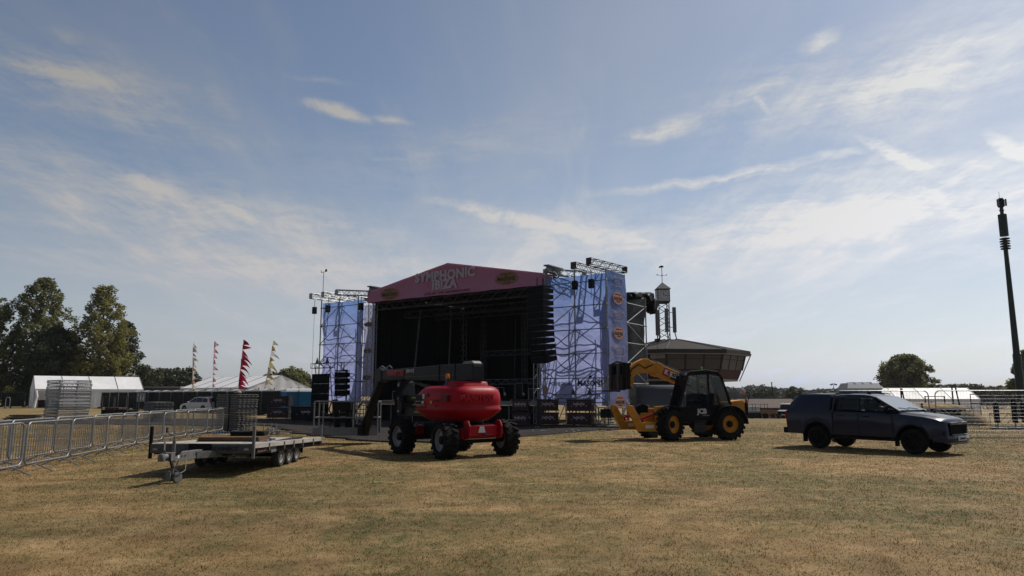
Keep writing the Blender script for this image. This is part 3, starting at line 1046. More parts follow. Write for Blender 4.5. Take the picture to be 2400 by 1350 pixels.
b2 = MB()
b2.grid(lambda s, t: (23.16 + .03 * math.sin(s * 5 + t * 5) + .02 * math.sin(t * 17), .05 + 2.3 * s, 1.0 + 7.5 * t + .05 * math.sin(s * 3) * (1 - t)), 16, 40)
b2 = b2.build('mesh_banner', M['banner'], None, smooth=60, fix=False)
b2.location, b2.rotation_euler = SO, (0, 0, SRZ)
tag(b2, 'narrow blue side banner with four orange ovals on the right tower', 'banner')
RS = (R(90), 0, R(90))
for k, z in enumerate((7.05, 5.1, 3.1, 1.35)):
    if z > 1.2:
        bb = MB()
        bb.prism([(.62 * math.cos(t), .36 * math.sin(t)) for t in [2 * math.pi * q / 26 for q in range(26)]], .006, Matrix.Translation((23.215, 1.2, z)) @ Matrix.Rotation(R(90), 4, 'Z'))
        bb.build('oval_logo', M['peach'], b2)
        text('MASONS', .26, M['ink'], b2, (23.222, 1.2, z - .04), RS, bold=.008)
        text('BROUGHT TO YOU BY', .07, M['ink'], b2, (23.222, 1.2, z + .2), RS)
        text('OF YORKSHIRE', .07, M['ink'], b2, (23.222, 1.2, z - .2), RS)
for z in (8.05, 6.1, 4.15):
    text('SYMPHONIC', .28, M['pale'], b2, (23.215, 1.2, z + .12), RS, outline=.006)
    text('IBIZA', .28, M['pale'], b2, (23.215, 1.2, z - .12), RS, outline=.006)
    text('LIVE AT THE SHOWGROUND', .09, M['pale'], b2, (23.215, 1.2, z - .33), RS)

b3 = banner('blue to lavender banner on the front of the left scaffold tower', -.25, 3.9, .42, 1.2, 8.35)
M['banner_pale'] = banner_material('pale_lavender_banner', (.36, .40, .56), (.42, .42, .60), 4.4, 8.4, .5)
b4 = MB()
b4.grid(lambda s, t: (3.6 + 1.15 * s, .80 + .05 * math.sin(s * 7 + t * 3), 1.6 + 6.4 * t), 12, 30)
b4 = b4.build('mesh_banner', M['banner_pale'], None, smooth=60, fix=False)
b4.location, b4.rotation_euler = SO, (0, 0, SRZ)
tag(b4, 'pale inner banner between the left tower and the stage opening', 'banner')
for z in (6.6, 4.75, 2.9):
    oval(4.2, z, .42, .17, M['gold'], b4, .70)

# grey sheeting and rolled tarpaulin on the rear wing
gs = MB()
gs.grid(lambda s, t: (21.2 + 1.75 * s, 5.3 + .12 * math.sin(t * 11 + s * 4) + .06 * math.sin(t * 31) + .05 * math.sin(s * 13), 1.5 + 6.0 * t), 24, 60)
gs = gs.build('grey_sheeting', M['gap'], None, smooth=50, fix=False)
gs.location, gs.rotation_euler = SO, (0, 0, SRZ)
tag(gs, 'creased grey sheeting on the rear scaffold wing', 'sheeting')


def lump(b, c, r_, sq=(1, 1, 1), n=14, amp=.18):
    rings = []
    for i in range(1, 9):
        ph = math.pi * i / 9
        ring = []
        for k in range(n):
            t = 2 * math.pi * k / n
            q = r_ * (1 + amp * math.sin(3 * t + i) * math.sin(2 * ph + k) + amp * .5 * math.sin(5 * t - i))
            ring.append(Vector((c[0] + q * sq[0] * math.sin(ph) * math.cos(t), c[1] + q * sq[1] * math.sin(ph) * math.sin(t), c[2] + q * sq[2] * math.cos(ph))))
        rings.append(ring)
    b.loft(rings)


tp = MB()
for c_, sz_, rt in (((22.9, 4.3, 7.85), (.7, 2.3, .40), .1), ((22.7, 3.6, 7.62), (.8, 1.6, .30), -.1), ((23.1, 5.3, 7.80), (.8, 1.0, .62), .3), ((23.25, 5.75, 7.35), (.62, .7, .95), -.2), ((22.9, 4.8, 7.55), (.8, 1.3, .5), .15)):
    rg_ = []
    for k_ in range(9):
        f_ = k_ / 8
        q_ = [Vector((sz_[0] / 2 * math.copysign(abs(math.cos(t)) ** .5, math.cos(t)) * (1 + .10 * math.sin(4 * t + k_)), (f_ - .5) * sz_[1], sz_[2] / 2 * math.copysign(abs(math.sin(t)) ** .5, math.sin(t)) * (1 + .14 * math.sin(3 * t + 2 * k_)))) * (1.0 if 0 < k_ < 8 else .8) for t in [2 * math.pi * a_ / 16 for a_ in range(16)]]
        rg_.append([Matrix.Rotation(rt, 3, 'X') @ p_ + Vector(c_) + Vector((-.85, 1.9, 0)) for p_ in q_])
    tp.loft(rg_)
tp = tp.build('rolled_tarpaulin', M['black'], None, smooth=40)
tp.location, tp.rotation_euler = SO, (0, 0, SRZ)
tag(tp, 'bundled black tarpaulin on top of the rear scaffold wing', 'tarpaulin')
part('hanging_rope', M['darksteel'], tp, ('bar', (23.35, 6.2, 7.4), (23.35, 6.2, 2.5), .012, 4))

# trusses lying over the tower tops
for lb, a, b_, mm in (('aluminium truss reaching from roof eave over the right banner', (18.9, .5, 8.85), (21.0, 1.4, 8.62), 'alu'),
                      ('dark truss over the right tower, left of two', (21.5, -.75, 8.80), (21.9, 2.9, 8.72), 'darksteel'),
                      ('dark truss over the right tower, right of two', (22.35, -.55, 8.98), (23.0, 2.6, 8.86), 'darksteel'),
                      ('aluminium truss over the left tower nearest the roof eave', (2.6, -.9, 8.80), (4.6, .6, 8.72), 'alu'),
                      ('aluminium truss over the middle of the left tower', (1.3, -1.0, 8.75), (1.9, 2.6, 8.68), 'alu'),
                      ('aluminium truss over the outer edge of the left tower', (.15, -1.1, 8.72), (.7, 2.6, 8.66), 'alu')):
    t = thing('tower_top_truss', lb, 'truss', SO, SRZ, 'trusses on the tower tops')
    lattice(MB(), a, b_, .34, .34, .36, .03).build('lattice', M[mm], t)
    pts = MB()
    for p in (a, b_):
        pts.box(p, (.3, .05, .36), None)
    pts.build('end_plates', M[mm], t)

an = thing('wind_meter', 'thin mast with wind meter on the left tower top', 'wind meter', SM @ Vector((.15, 0, 8.9)), SRZ)
part('mast', M['galv'], an, ('bar', (0, 0, 0), (0, 0, 1.7), .022))
part('cross_arm', M['darksteel'], an, ('bar', (-.3, 0, 1.7), (.3, 0, 1.72), .018), ('bar', (-.28, 0, 1.7), (-.28, 0, 1.9), .016))
part('vane', M['darksteel'], an, ('box', (.25, 0, 1.80), (.18, .04, .18)))

for lb, x, y in (('small black chain hoist hung left on the right tower', 21.35, -.35), ('small black chain hoist hung right on the right tower', 22.35, -.3),
                 ('small black chain hoist at the outer corner of the left tower', -.1, -.5), ('small black chain hoist on the left tower banner', 1.45, -.6),
                 ('small black chain hoist at the left roof eave', 4.35, -.2)):
    h = thing('chain_hoist', lb, 'hoist', SM @ Vector((x, y, 7.75)), SRZ, 'chain hoists on the towers')
    part('motor_body', M['black'], h, ('box', (0, 0, 0), (.26, .24, .50)), ('bar', (0, 0, .25), (0, 0, .85), .02), bevel=.03)
    part('chain', M['darksteel'], h, ('bar', (0, 0, -.25), (.0, 0, -5.4 if x > 19 and x < 22 or x < 0 else -.8), .013, 4))

# low truss hung at the foot of the right tower
t = thing('hung_truss', 'dark thin truss hung low across the right tower banner', 'truss', SO, SRZ)
lattice(MB(), (20.1, -.7, 1.62), (22.9, -.7, 1.62), .22, .22, .3, .016).build('lattice', M['darksteel'], t)
part('shackle', M['darksteel'], t, ('prism', [(-.14, 0), (.14, 0), (0, .34)], .05, Matrix.Translation((21.35, -.7, 1.73))))
part('shackle', M['darksteel'], t, ('prism', [(-.14, 0), (.14, 0), (0, .34)], .05, Matrix.Translation((22.35, -.7, 1.73))))


# ---------------------------------------------------------------- loudspeakers
def line_array(label, loc, rz, n, wd, dp, hh, tilt0, dtilt):
    a = thing('line_array', label, 'loudspeaker', loc, rz)
    part('flying_frame', M['black'], a, ('box', (0, 0, .06), (wd * .9, dp * 1.15, .06)), ('bar', (0, -dp * .3, .06), (0, -dp * .3, .6), .03), ('bar', (0, dp * .3, .06), (0, dp * .3, .6), .03))
    z, y, ang = 0.0, 0.0, R(tilt0)
    for i in range(n):
        Mx = Matrix.Translation((0, y, z)) @ Matrix.Rotation(ang, 4, 'X')
        bb = MB()
        pr = [(-dp / 2, 0), (dp / 2, -hh * .16), (dp / 2, -hh * .84), (-dp / 2, -hh * .98)]
        bb.prism(pr, wd, Mx @ Matrix.Rotation(R(90), 4, 'Z'))
        c = bb.build('cabinet', M['black'], a, bevel=.012)
        part('grille', M['blackmatt'], c, ('box', Mx @ Vector((0, -dp / 2 - .004, -hh / 2)), (wd * .92, .012, hh * .84), Mx.to_3x3()))
        st = Mx @ Vector((0, 0, -hh))
        z, y = st.z, st.y
        ang += R(dtilt * (i / n) ** 1.3)
    return a


line_array('tall black curved line array hung at the right of the stage opening', SM @ Vector((19.55, -1.1, 7.62)), SRZ - R(14), 12, 1.30, .80, .345, 0, 3.4)
line_array('short black line array standing low in front of the left tower', Vector((-10.35, 44.0, 3.1)), SRZ + R(20), 4, .72, .62, .36, 4, 5)
st_ = thing('speaker_ground_stack', 'black bass cabinets under the short line array by the lift basket', 'loudspeaker', Vector((-10.3, 44.1, .06)), SRZ + R(20))
part('cabinet', M['black'], st_, ('box', (0, 0, .31), (1.0, .8, .6)), bevel=.02)
part('cabinet', M['black'], st_, ('box', (0, 0, .93), (.9, .7, .6)), bevel=.02)
part('support_mast', M['black'], st_, ('bar', (0, .45, .0), (0, .45, 3.2), .05, 8), ('beam', (0, .45, 3.15), (0, -.1, 3.15), .08, .08))

# screen on the left
sc = thing('video_screen', 'matt black video screen panel at the far left of the stage', 'screen', Vector((-12.5, 47.2, .06)), SRZ - R(6))
for i in range(3):
    for k in range(4):
        part('panel', M['blackmatt'], sc, ('box', (-.62 + .62 * i, 0, .78 + .64 * k), (.612, .09, .632)), bevel=.006)
lattice(MB(), (-1.1, .1, 3.55), (1.1, .1, 3.55), .3, .3, .34, .022).build('top_truss', M['darksteel'], sc)
for x in (-.6, .5):
    part('shackle', M['darksteel'], sc, ('prism', [(-.2, 0), (.2, 0), (0, .4)], .05, Matrix.Translation((x, .1, 3.7))))
part('base', M['black'], sc, ('box', (0, .1, .22), (2.0, 1.0, .44)), bevel=.02)
part('stay', M['darksteel'], sc, ('bar', (-.8, .5, .4), (-.8, .1, 3.5), .03))
part('stay', M['darksteel'], sc, ('bar', (.8, .5, .4), (.8, .1, 3.5), .03))

# ---------------------------------------------------------------- maroon equipment crates
M['maroon'] = mat('maroon_case', (.034, .006, .009), .5, 0, .2, 4, dirt=.15, dirtcol=(.03, .02, .02))


def crate(label, x, y, z, rz, sx=1.35, sy=.75, sz=.62, mm='maroon', group='maroon equipment crates in front of the stage', word='helloDz'):
    c = thing('equipment_crate', label, 'crate', SM @ Vector((x, y, z)), SRZ + rz, group)
    part('shell', M[mm], c, ('box', (0, 0, .08 + sz / 2), (sx, sy, sz)), bevel=.02)
    part('lid_band', M['darksteel'], c, ('box', (0, 0, .08 + sz * .80), (sx + .015, sy + .015, .03)))
    part('corner', M['darksteel'], c, *[('box', (a * sx / 2, b_ * sy / 2, .08 + zz_), (.07, .07, .07)) for a in (-1, 1) for b_ in (-1, 1) for zz_ in (.03, sz - .03)])
    part('castors', M['rubber'], c, *[('bar', (a * sx * .4 - .02, b_ * sy * .38, .04), (a * sx * .4 + .02, b_ * sy * .38, .04), .04, 8) for a in (-1, 1) for b_ in (-1, 1)])
    part('latch', M['galv'], c, *[('box', (x_, -sy / 2 - .008, .08 + sz * .42), (.07, .012, .05)) for x_ in (-sx * .3, -sx * .1, sx * .1, sx * .3)])
    if word:
        text(word, .20, M['mist'], c, (0, -sy / 2 - .012, .08 + sz * .60), RX, bold=.004)
        text(word, .16, M['mist'], c, (sx / 2 + .012, 0, .08 + sz * .60), RS)
    return c


def gpt(u, v):
    c_, s_ = math.cos(PITCH), math.sin(PITCH)
    yy = (675 - v) / FPX
    return SM.inverted() @ W(u, v, -CAM_H / ((s_ + yy * c_) / (c_ - yy * s_)))


for lb, u, v, rz, w_, dp_ in (('crate left of three pairs by the right hand lift wheel', 1222, 1001, 24, .85, .8), ('crate in the middle pair of three below the banner', 1284, 1000, 32, 1.15, .8), ('crate in the right pair of three below the banner', 1362, 1001, 14, 1.35, .8)):
    q_ = gpt(u, v)
    for k in (0, 1):
        crate(('upper' if k else 'lower') + ' maroon ' + lb, q_.x, q_.y, .06 + .72 * k, R(rz), w_, dp_)
q_ = gpt(655, 984)
for k in (0, 1):
    crate(('upper' if k else 'lower') + ' maroon crate of the pair left of the blue toilets', q_.x, q_.y, .06 + .80 * k, R(30), 1.5, .8, .70)
q_ = gpt(722, 989)
crate('wide low black crate below the black video screen', q_.x, q_.y, .06, R(26), 2.0, .8, .85, 'black')
M['boxgrey'] = mat('grey_case', (.16, .16, .17), .5, .1, .15, 5)
for lb, x, y in (('open grey work table right of the tower foot', 23.6, -.4), ('open grey work table behind the telehandler legs', 25.2, -.2)):
    c = thing('work_table', lb, 'table', SM @ Vector((x, y, 0)), SRZ)
    part('top', M['grey'], c, ('box', (0, 0, 1.05), (1.5, .8, .05)), bevel=.01)
    for a in (-1, 1):
        for b_ in (-1, 1):
            part('leg', M['grey'], c, ('box', (a * .7, b_ * .35, .52), (.05, .05, 1.02)))
    part('shelf', M['boxgrey'], c, ('box', (.1, 0, .45), (1.2, .7, .04)))
    part('drawer_box', M['black'], c, ('box', (-.3, 0, .75), (.6, .7, .45)))

# treads up to the deck on the left
sp_ = thing('stage_steps', 'pale metal steps up to the stage seen past the lift basket', 'steps', SM @ Vector((5.9, -.9, 0)), SRZ)
for k in range(5):
    part('tread', M['alu'], sp_, ('box', (0, -.9 + .28 * k, .26 + .26 * k), (1.3, .27, .05)))
for s_ in (-1, 1):
    part('stringer', M['alu'], sp_, ('beam', (s_ * .66, -1.05, .02), (s_ * .66, .35, 1.33), .05, .14))
    part('handrail', M['alu'], sp_, ('tube', [(s_ * .66, -.9, .26), (s_ * .66, -.9, 1.2), (s_ * .66, .3, 2.3), (s_ * .66, .3, 1.3)], .025))

# ---------------------------------------------------------------- plastic trackway in front of the stage
M['track'] = mat('black_plastic_trackway', (.058, .052, .050), .9, 0, .25, 2, dirt=.5, dirtcol=(.10, .08, .065), spec=.06)
tw = thing('trackway', 'dark plastic trackway tiles laid over the grass before the stage', 'trackway', SO, SRZ)
tag(tw, kind='structure')
tile = MB()
TS = .62
tile.add([(0, 0, .045), (TS - .03, 0, .045), (TS - .03, TS - .03, .045), (0, TS - .03, .045), (-.012, -.012, .0), (TS - .018, -.012, .0), (TS - .018, TS - .018, .0), (-.012, TS - .018, .0)],
         [(0, 1, 2, 3), (0, 4, 5, 1), (1, 5, 6, 2), (2, 6, 7, 3), (3, 7, 4, 0)])
for k in range(4):
    tile.add([(.03 + .145 * k, .03, .058), (.13 + .145 * k, .03, .058), (.13 + .145 * k, TS - .06, .058), (.03 + .145 * k, TS - .06, .058),
              (.02 + .145 * k, .02, .046), (.14 + .145 * k, .02, .046), (.14 + .145 * k, TS - .05, .046), (.02 + .145 * k, TS - .05, .046)],
             [(0, 1, 2, 3), (0, 4, 5, 1), (1, 5, 6, 2), (2, 6, 7, 3), (3, 7, 4, 0)])
tpos = []
TRP = [(7.2, 38.8), (1.0, 30.9), (-2.2, 26.6), (-4.9, 26.3), (-7.5, 29.8), (-9.8, 33), (-13, 40), (-34, 44.5), (-34, 50.5), (-17, 52.5), (-14, 51.6)]


def inside(x, y):
    c = False
    for (xa, ya), (xb, yb) in zip(TRP, TRP[1:] + TRP[:1]):
        if (ya > y) != (yb > y) and x < (xb - xa) * (y - ya) / (yb - ya) + xa:
            c = not c
    return c


for i in range(-50, 50):
    for j in range(-50, 20):
        x, y = i * TS, j * TS
        p = SM @ Vector((x + .3, y + .3, 0))
        if inside(p.x, p.y) and y < .4:
            tpos.append((p.length, x, y))
tpos.sort()
first = None
rest = MB()
for k, (d_, x, y) in enumerate(tpos):
    if k < 300:
        if first is None:
            first = tile.build('tile', M['track'], tw)
            o = first
        else:
            o = first.copy(); COL.objects.link(o)
        o.location = (x, y, random.uniform(0, .008))
        o.rotation_euler = (random.uniform(-.008, .008), random.uniform(-.008, .008), 0)
    else:
        rest.add([(a + x, b_ + y, c) for a, b_, c in tile.v], tile.f)
if rest.v:
    tag(rest.build('far_tiles', M['track'], tw, fix=False), kind='stuff')
litter = MB()
for i in range(40):
    p = SM @ Vector((random.uniform(12, 25), random.uniform(-6.5, -2.5), .07))
    litter.box(p, (random.uniform(.03, .10), random.uniform(.03, .10), .015), (0, 0, random.random() * 3))
tag(litter.build('paper_scraps', M['white']), 'white paper scraps strewn along the trackway edge', 'litter', kind='stuff')
# ---------------------------------------------------------------- vehicles
def wheel(parent, c, r_, w, rim_r, rimmat, side=1, lugs=0, steer=0.0, hub=True, holes=0, lug_h=.035, rimin=.0, spokes=0):
    """wheel with its axle along local y; side=+1 shows its face to +y"""
    Mx = Matrix.Translation(c) @ Matrix.Rotation(steer, 4, 'Z') @ Matrix.Rotation(R(-90 * side), 4, 'X')
    wr = bpy.data.objects.new('wheel', None)
    COL.objects.link(wr)
    wr.parent = parent
    b = MB()
    h = w / 2
    b.lathe([(rim_r, -h * .8), (rim_r + .02, -h), (r_ * .90, -h), (r_ - .012, -h * .78), (r_, -h * .4), (r_, h * .4), (r_ - .012, h * .78), (r_ * .90, h), (rim_r + .02, h), (rim_r, h * .8)], Mx, 32, True)
    if lugs:
        for i in range(lugs):
            for s_ in (-1, 1):
                t = 2 * math.pi * (i + (.5 if s_ > 0 else 0)) / lugs
                L = Mx @ Matrix.Rotation(t, 4, 'Z') @ Matrix.Translation((r_ + lug_h * .25, 0, s_ * h * .52)) @ Matrix.Rotation(s_ * R(32), 4, 'X')
                hx = 2 * math.pi * r_ / lugs * .30
                b.box(L.translation, (lug_h, hx * 1.15, h * 1.05), L.to_3x3())
                L2 = Mx @ Matrix.Rotation(t, 4, 'Z') @ Matrix.Translation((r_ * .955, 0, s_ * h * .99))
                b.box(L2.translation, (r_ * .13, hx, .03), L2.to_3x3())
    b.build('tyre', M['rubber'], wr, smooth=40)
    d = MB()
    z1 = h * .78
    d.lathe([(rim_r * .99, -z1), (rim_r, z1), (rim_r * .93, z1 + .01), (rim_r * .86, z1 * .80 - rimin), (rim_r * .45, z1 * .66 - rimin), (.0001, z1 * .66 - rimin)], Mx, 28)
    if spokes:
        for i in range(spokes):
            t = 2 * math.pi * i / spokes
            for dt in (-.13, .13):
                p0 = Mx @ Vector((math.cos(t) * rim_r * .15, math.sin(t) * rim_r * .15, z1 * .85))
                p1 = Mx @ Vector((math.cos(t + dt) * rim_r * .92, math.sin(t + dt) * rim_r * .92, z1 * .98))
                d.beam(p0, p1, .035, .03)
    d.build('rim', rimmat, wr, smooth=35)
    if hub:
        q = MB()
        q.lathe([(rim_r * .40, z1 * .35), (rim_r * .38, z1 * .80), (rim_r * .22, z1 * .9), (rim_r * .2, z1 * 1.0), (.0001, z1 * 1.01)], Mx, 16)
        for i in range(8):
            t = 2 * math.pi * i / 8
            q.lathe([(.018, z1 * .75), (.018, z1 * .9), (.0001, z1 * .9)], Mx @ Matrix.Translation((math.cos(t) * rim_r * .33, math.sin(t) * rim_r * .33, 0)), 6)
        q.build('hub', M['black'], wr, smooth=35)
    return wr


def sring(cx, cy, z, ax, ay, e=3.2, n=40, skew=0.0):
    pts = []
    for k in range(n):
        t = 2 * math.pi * k / n
        c, s_ = math.cos(t), math.sin(t)
        pts.append(Vector((cx + ax * math.copysign(abs(c) ** (2 / e), c) + skew * max(0, c), cy + ay * math.copysign(abs(s_) ** (2 / e), s_), z)))
    return pts


# ------------------------------ red boom lift
LRZ = math.atan2(.785, -.62)
lift = thing('boom_lift', 'red and black articulated boom lift parked before the stage', 'boom lift', (-1.72, 21.3, 0), LRZ)
LI = (Matrix.Translation((-1.72, 21.3, 0)) @ Matrix.Rotation(LRZ, 4, 'Z')).inverted()
for x, y, st in ((1.15, 1.03, 0), (-1.15, 1.03, R(-7)), (-1.15, -1.03, R(-7)), (1.15, -1.03, 0)):
    wheel(lift, (x, y, .5), .475, .40, .30, M['rim'], 1, lugs=17, steer=st, rimin=.05 if y > 0 else -.0, lug_h=.05)
part('chassis', M['black'], lift, ('box', (0, 0, .62), (2.0, .8, .40)), ('box', (0, 0, .86), (1.3, 1.2, .14)), bevel=.03)
for x in (-1.18, 1.18):
    part('axle', M['red'], lift, ('box', (x, 0, .66), (.34, 1.25, .26)), bevel=.03)
    part('axle_housing', M['black'], lift, ('bar', (x, -.8, .5), (x, .8, .5), .12, 10))
bp = part('bumper', M['red'], lift, ('box', (-1.44, 0, .73), (.12, .98, .30)), bevel=.02)
for s_ in (-1, 1):
    part('bumper_lug', M['red'], lift, ('prism', [(-.18, -.22), (.06, -.26), (.10, .18), (.02, .26), (-.12, .24), (-.2, .1)], .05, Matrix.Translation((-1.44, s_ * .54, .76))), bevel=.01)
part('sticker', M['white'], bp, ('prism', [(-.12, -.08), (.12, -.08), (.07, .09), (-.07, .09)], .004, Matrix.Translation((-1.504, .05, .76)) @ Matrix.Rotation(R(90), 4, 'Z')))
part('slew_ring', M['black'], lift, ('lathe', [(.55, .9), (.62, .92), (.62, 1.0), (.5, 1.02)], Matrix(), 24), smooth=40)
# hood: a rounded helmet
hood = MB()
rings = []
for z, ins, sk in ((.93, .46, 0), (.97, .33, 0), (1.06, .20, 0), (1.20, .05, 0), (1.265, .0, 0), (1.29, .0, 0), (1.315, .018, 0), (1.38, .035, 0), (1.43, .035, 0), (1.47, .02, 0), (1.60, .022, -.04), (1.74, .04, -.14), (1.84, .085, -.28), (1.91, .16, -.42), (1.95, .27, -.55), (1.962, .42, -.62)):
    rings.append(sring(-.24, 0, .06 + z * .975, 1.25 - ins, 1.0 - ins, 3.3, 52, sk))
hood.loft(rings)
hd = hood.build('hood', M['red'], lift, smooth=50)
cap = MB()
cap.loft([sring(-.80, .10, 1.93, .44, .58, 4.5), sring(-.80, .10, 2.06, .41, .55, 4.5), sring(-.80, .10, 2.085, .38, .52, 4.5)])
cap.build('hood_cap', M['red'], lift, smooth=50)
text('MANITOU', .24, M['red'], hd, (-1.492, .22, 1.62), (R(90), 0, R(-90)), 'embossed_lettering', bold=.012, depth=.02, sx=1.0)
cp = part('control_panel', M['black'], lift, ('box', (.30, .965, 1.58), (.42, .05, .26)), bevel=.02)
part('display', M['white'], cp, ('box', (.05, .985, 1.66), (.06, .05, .13)))
part('knobs', M['galv'], cp, *[('bar', (.42 - .09 * k, .985, 1.52), (.42 - .09 * k, 1.01, 1.52), .02, 8) for k in range(3)])
part('warning_label', M['ink'], hd, ('box', (.22, 1.0, 1.345), (.62, .012, .045)))
part('warning_label', mat('ochre_label', (.30, .20, .10), .5), hd, ('box', (.32, .985, 1.425), (.62, .03, .03)))
part('filler_recess', M['ink'], hd, ('lathe', [(.055, 0), (.055, .02), (.0001, .02)], Matrix.Translation((-.16, .965, 1.70)) @ Matrix.Rotation(R(-90), 4, 'X'), 14))
part('hood_seam', M['darksteel'], hd, ('tube', sring(-.24, 0, 1.343, 1.236, .986, 3.3, 52), .008, 4, True))
for x_ in (-.05, .52):
    part('hood_seam', M['darksteel'], hd, ('tube', [(x_, .985, 1.30), (x_, .972, 1.45), (x_, .962, 1.60), (x_ - .01, .93, 1.78), (x_ - .02, .86, 1.88)], .006, 4))
part('grab_handle', M['black'], hd, ('tube', [(-.5, .99, 1.52), (-.5, 1.0, 1.54), (-.75, 1.0, 1.54), (-.75, .99, 1.52)], .014))
vt = part('vent_panel', M['ink'], hd, ('box', (-.985, .955, 1.62), (.34, .05, .20)), bevel=.01)
part('vent_slats', M['red'], vt, *[('box', (-.985, .985, 1.55 + .035 * k), (.32, .012, .014)) for k in range(5)])
part('decal', M['white'], hd, ('box', (.10, .99, 1.50), (.10, .012, .07)))
part('decal', mat('yellow_decal', (.6, .45, .03), .5), hd, ('box', (-.35, .99, 1.50), (.09, .012, .08)))
part('hatch_latch', M['black'], hd, ('box', (-.60, .985, 1.40), (.10, .02, .03)))
part('tow_eye', M['black'], lift, ('tube', [(-1.50, -.12, .62), (-1.60, -.12, .62), (-1.60, .02, .62), (-1.50, .02, .62)], .018))
part('steering_ram', M['chrome'], lift, ('bar', (-1.32, -.55, .52), (-1.32, .55, .52), .03, 8))
part('hose_bundle', M['rubber'], lift, ('tube', [(1.9, .19, 1.34), (2.4, .24, 1.42), (2.75, .28, 1.7), (2.6, .26, 2.0), (2.1, .24, 2.14)], .022), ('tube', [(1.8, .2, 1.30), (2.4, .27, 1.36), (2.82, .3, 1.68), (2.65, .28, 2.04), (2.1, .25, 2.18)], .018))
bcn = part('beacon', M['amber'], lift, ('lathe', [(.055, 2.16), (.06, 2.18), (.058, 2.26), (.035, 2.30), (.0001, 2.305)], Matrix.Translation((-.62, .62, 0)), 12), smooth=40)
part('beacon_base', mat('blue_cap', (.02, .06, .13), .4), lift, ('lathe', [(.07, 1.93), (.07, 2.05), (.05, 2.06), (.05, 2.16)], Matrix.Translation((-.62, .62, 0)), 12), smooth=40)
# folded lower arms
part('lower_arm', M['anthracite'], lift, ('beam', (-.6, -.02, 1.22), (2.75, -.02, 1.18), .34, .26), bevel=.02)
part('lower_arm', M['anthracite'], lift, ('beam', (-.5, -.02, 1.62), (2.75, -.02, 1.62), .28, .20), bevel=.02)
part('warning_stripe', mat('yellow_warning_print', (.30, .26, .03), .5), lift, ('box', (1.72, .155, 1.18), (.5, .008, .05)), ('box', (1.9, .125, 1.62), (.55, .008, .05)))
lk = MB()
lk.prism([(-.16, -.34), (.02, -.42), (.18, -.30), (.20, .1), (.14, .62), (.05, .72), (-.1, .66), (-.2, .2)], .5, Matrix.Translation((2.78, 0, 1.46)))
lk = lk.build('riser_link', M['anthracite'], lift, bevel=.03)
part('pin', M['galv'], lk, *[('bar', (2.78, -.28, z), (2.78, .28, z), .055, 12) for z in (1.18, 1.62, 2.02)])
part('hose_loop', M['rubber'], lift, ('tube', [(2.55, .2, 2.1), (2.85, .26, 1.95), (3.0, .26, 1.6), (2.9, .26, 1.2), (2.5, .24, 1.0), (2.0, .24, 1.0)], .035, 6))
part('lift_cylinder', M['darksteel'], lift, ('bar', (.4, 0, 1.75), (2.2, 0, 2.12), .07, 10))
# main boom
bm_ = MB()
bm_.loft([[Vector((x, y, z)) for y, z in ((-.2, zb), (.2, zb), (.2, zt_), (-.2, zt_))] for x, zb, zt_ in ((-1.22, 2.11, 2.58), (-.2, 2.08, 2.60), (.6, 2.12, 2.59), (2.5, 2.18, 2.56), (2.52, 2.18, 2.56))])
boom = bm_.build('boom', M['anthracite'], lift, bevel=.03)
part('boom_extension', M['anthracite'], lift, ('beam', (2.3, 0, 2.40), (4.3, 0, 2.365), .30, .34), bevel=.02)
part('boom_end_cover', M['grey'], boom, ('prism', [(-.55, .0), (-.35, .07), (.0, .08), (.10, .02), (.10, -.10), (-.05, -.06), (-.2, -.02), (-.5, -.06)], .30, Matrix.Translation((-1.12, 0, 2.58)) @ Matrix.Rotation(R(180), 4, 'Z')), bevel=.015)
part('boom_rib', M['anthracite'], boom, *[('box', (x, 0, 2.345), (.05, .44, .53)) for x in (.5, -.35)])
text('MANITOU', .235, mat('red_print', (.34, .012, .02), .5), boom, (3.15, .205, 2.40), (R(90), 0, R(180)), bold=.012)
text('200 ATJ', .15, M['white'], boom, (2.18, .212, 2.46), (R(90), 0, R(180)), shear=.15)
part('seam', M['darksteel'], boom, ('box', (.95, .205, 2.28), (3.0, .008, .018)))
# elbow, jib and basket
eb = MB()
eb.prism([(-.25, -.18), (.10, -.24), (.25, -.05), (.22, .18), (.0, .26), (-.25, .18)], .36, Matrix.Translation((4.4, 0, 2.36)))
eb.build('elbow', M['anthracite'], lift, bevel=.02)
part('cable_guide', M['galv'], lift, ('tube', [(4.0, .1, 2.6), (4.2, .12, 2.68), (4.4, .1, 2.62)], .02), ('tube', [(3.9, -.1, 2.6), (4.1, -.12, 2.70), (4.35, -.1, 2.62)], .02))
part('jib', M['anthracite'], lift, ('beam', (4.42, .02, 2.38), (5.52, .06, .34), .20, .24), bevel=.02)
part('jib_cylinder', M['black'], lift, ('bar', (4.25, .22, 2.05), (5.35, .24, .6), .05, 8))
part('jib_foot', M['anthracite'], lift, ('box', (5.62, .1, .50), (.5, .34, .40)), bevel=.03)
Bk = LI @ Matrix.Translation((-5.85, 25.95, .30)) @ Matrix.Rotation(R(4), 4, 'Z')


def bk(*p):
    return Bk @ Vector(p)


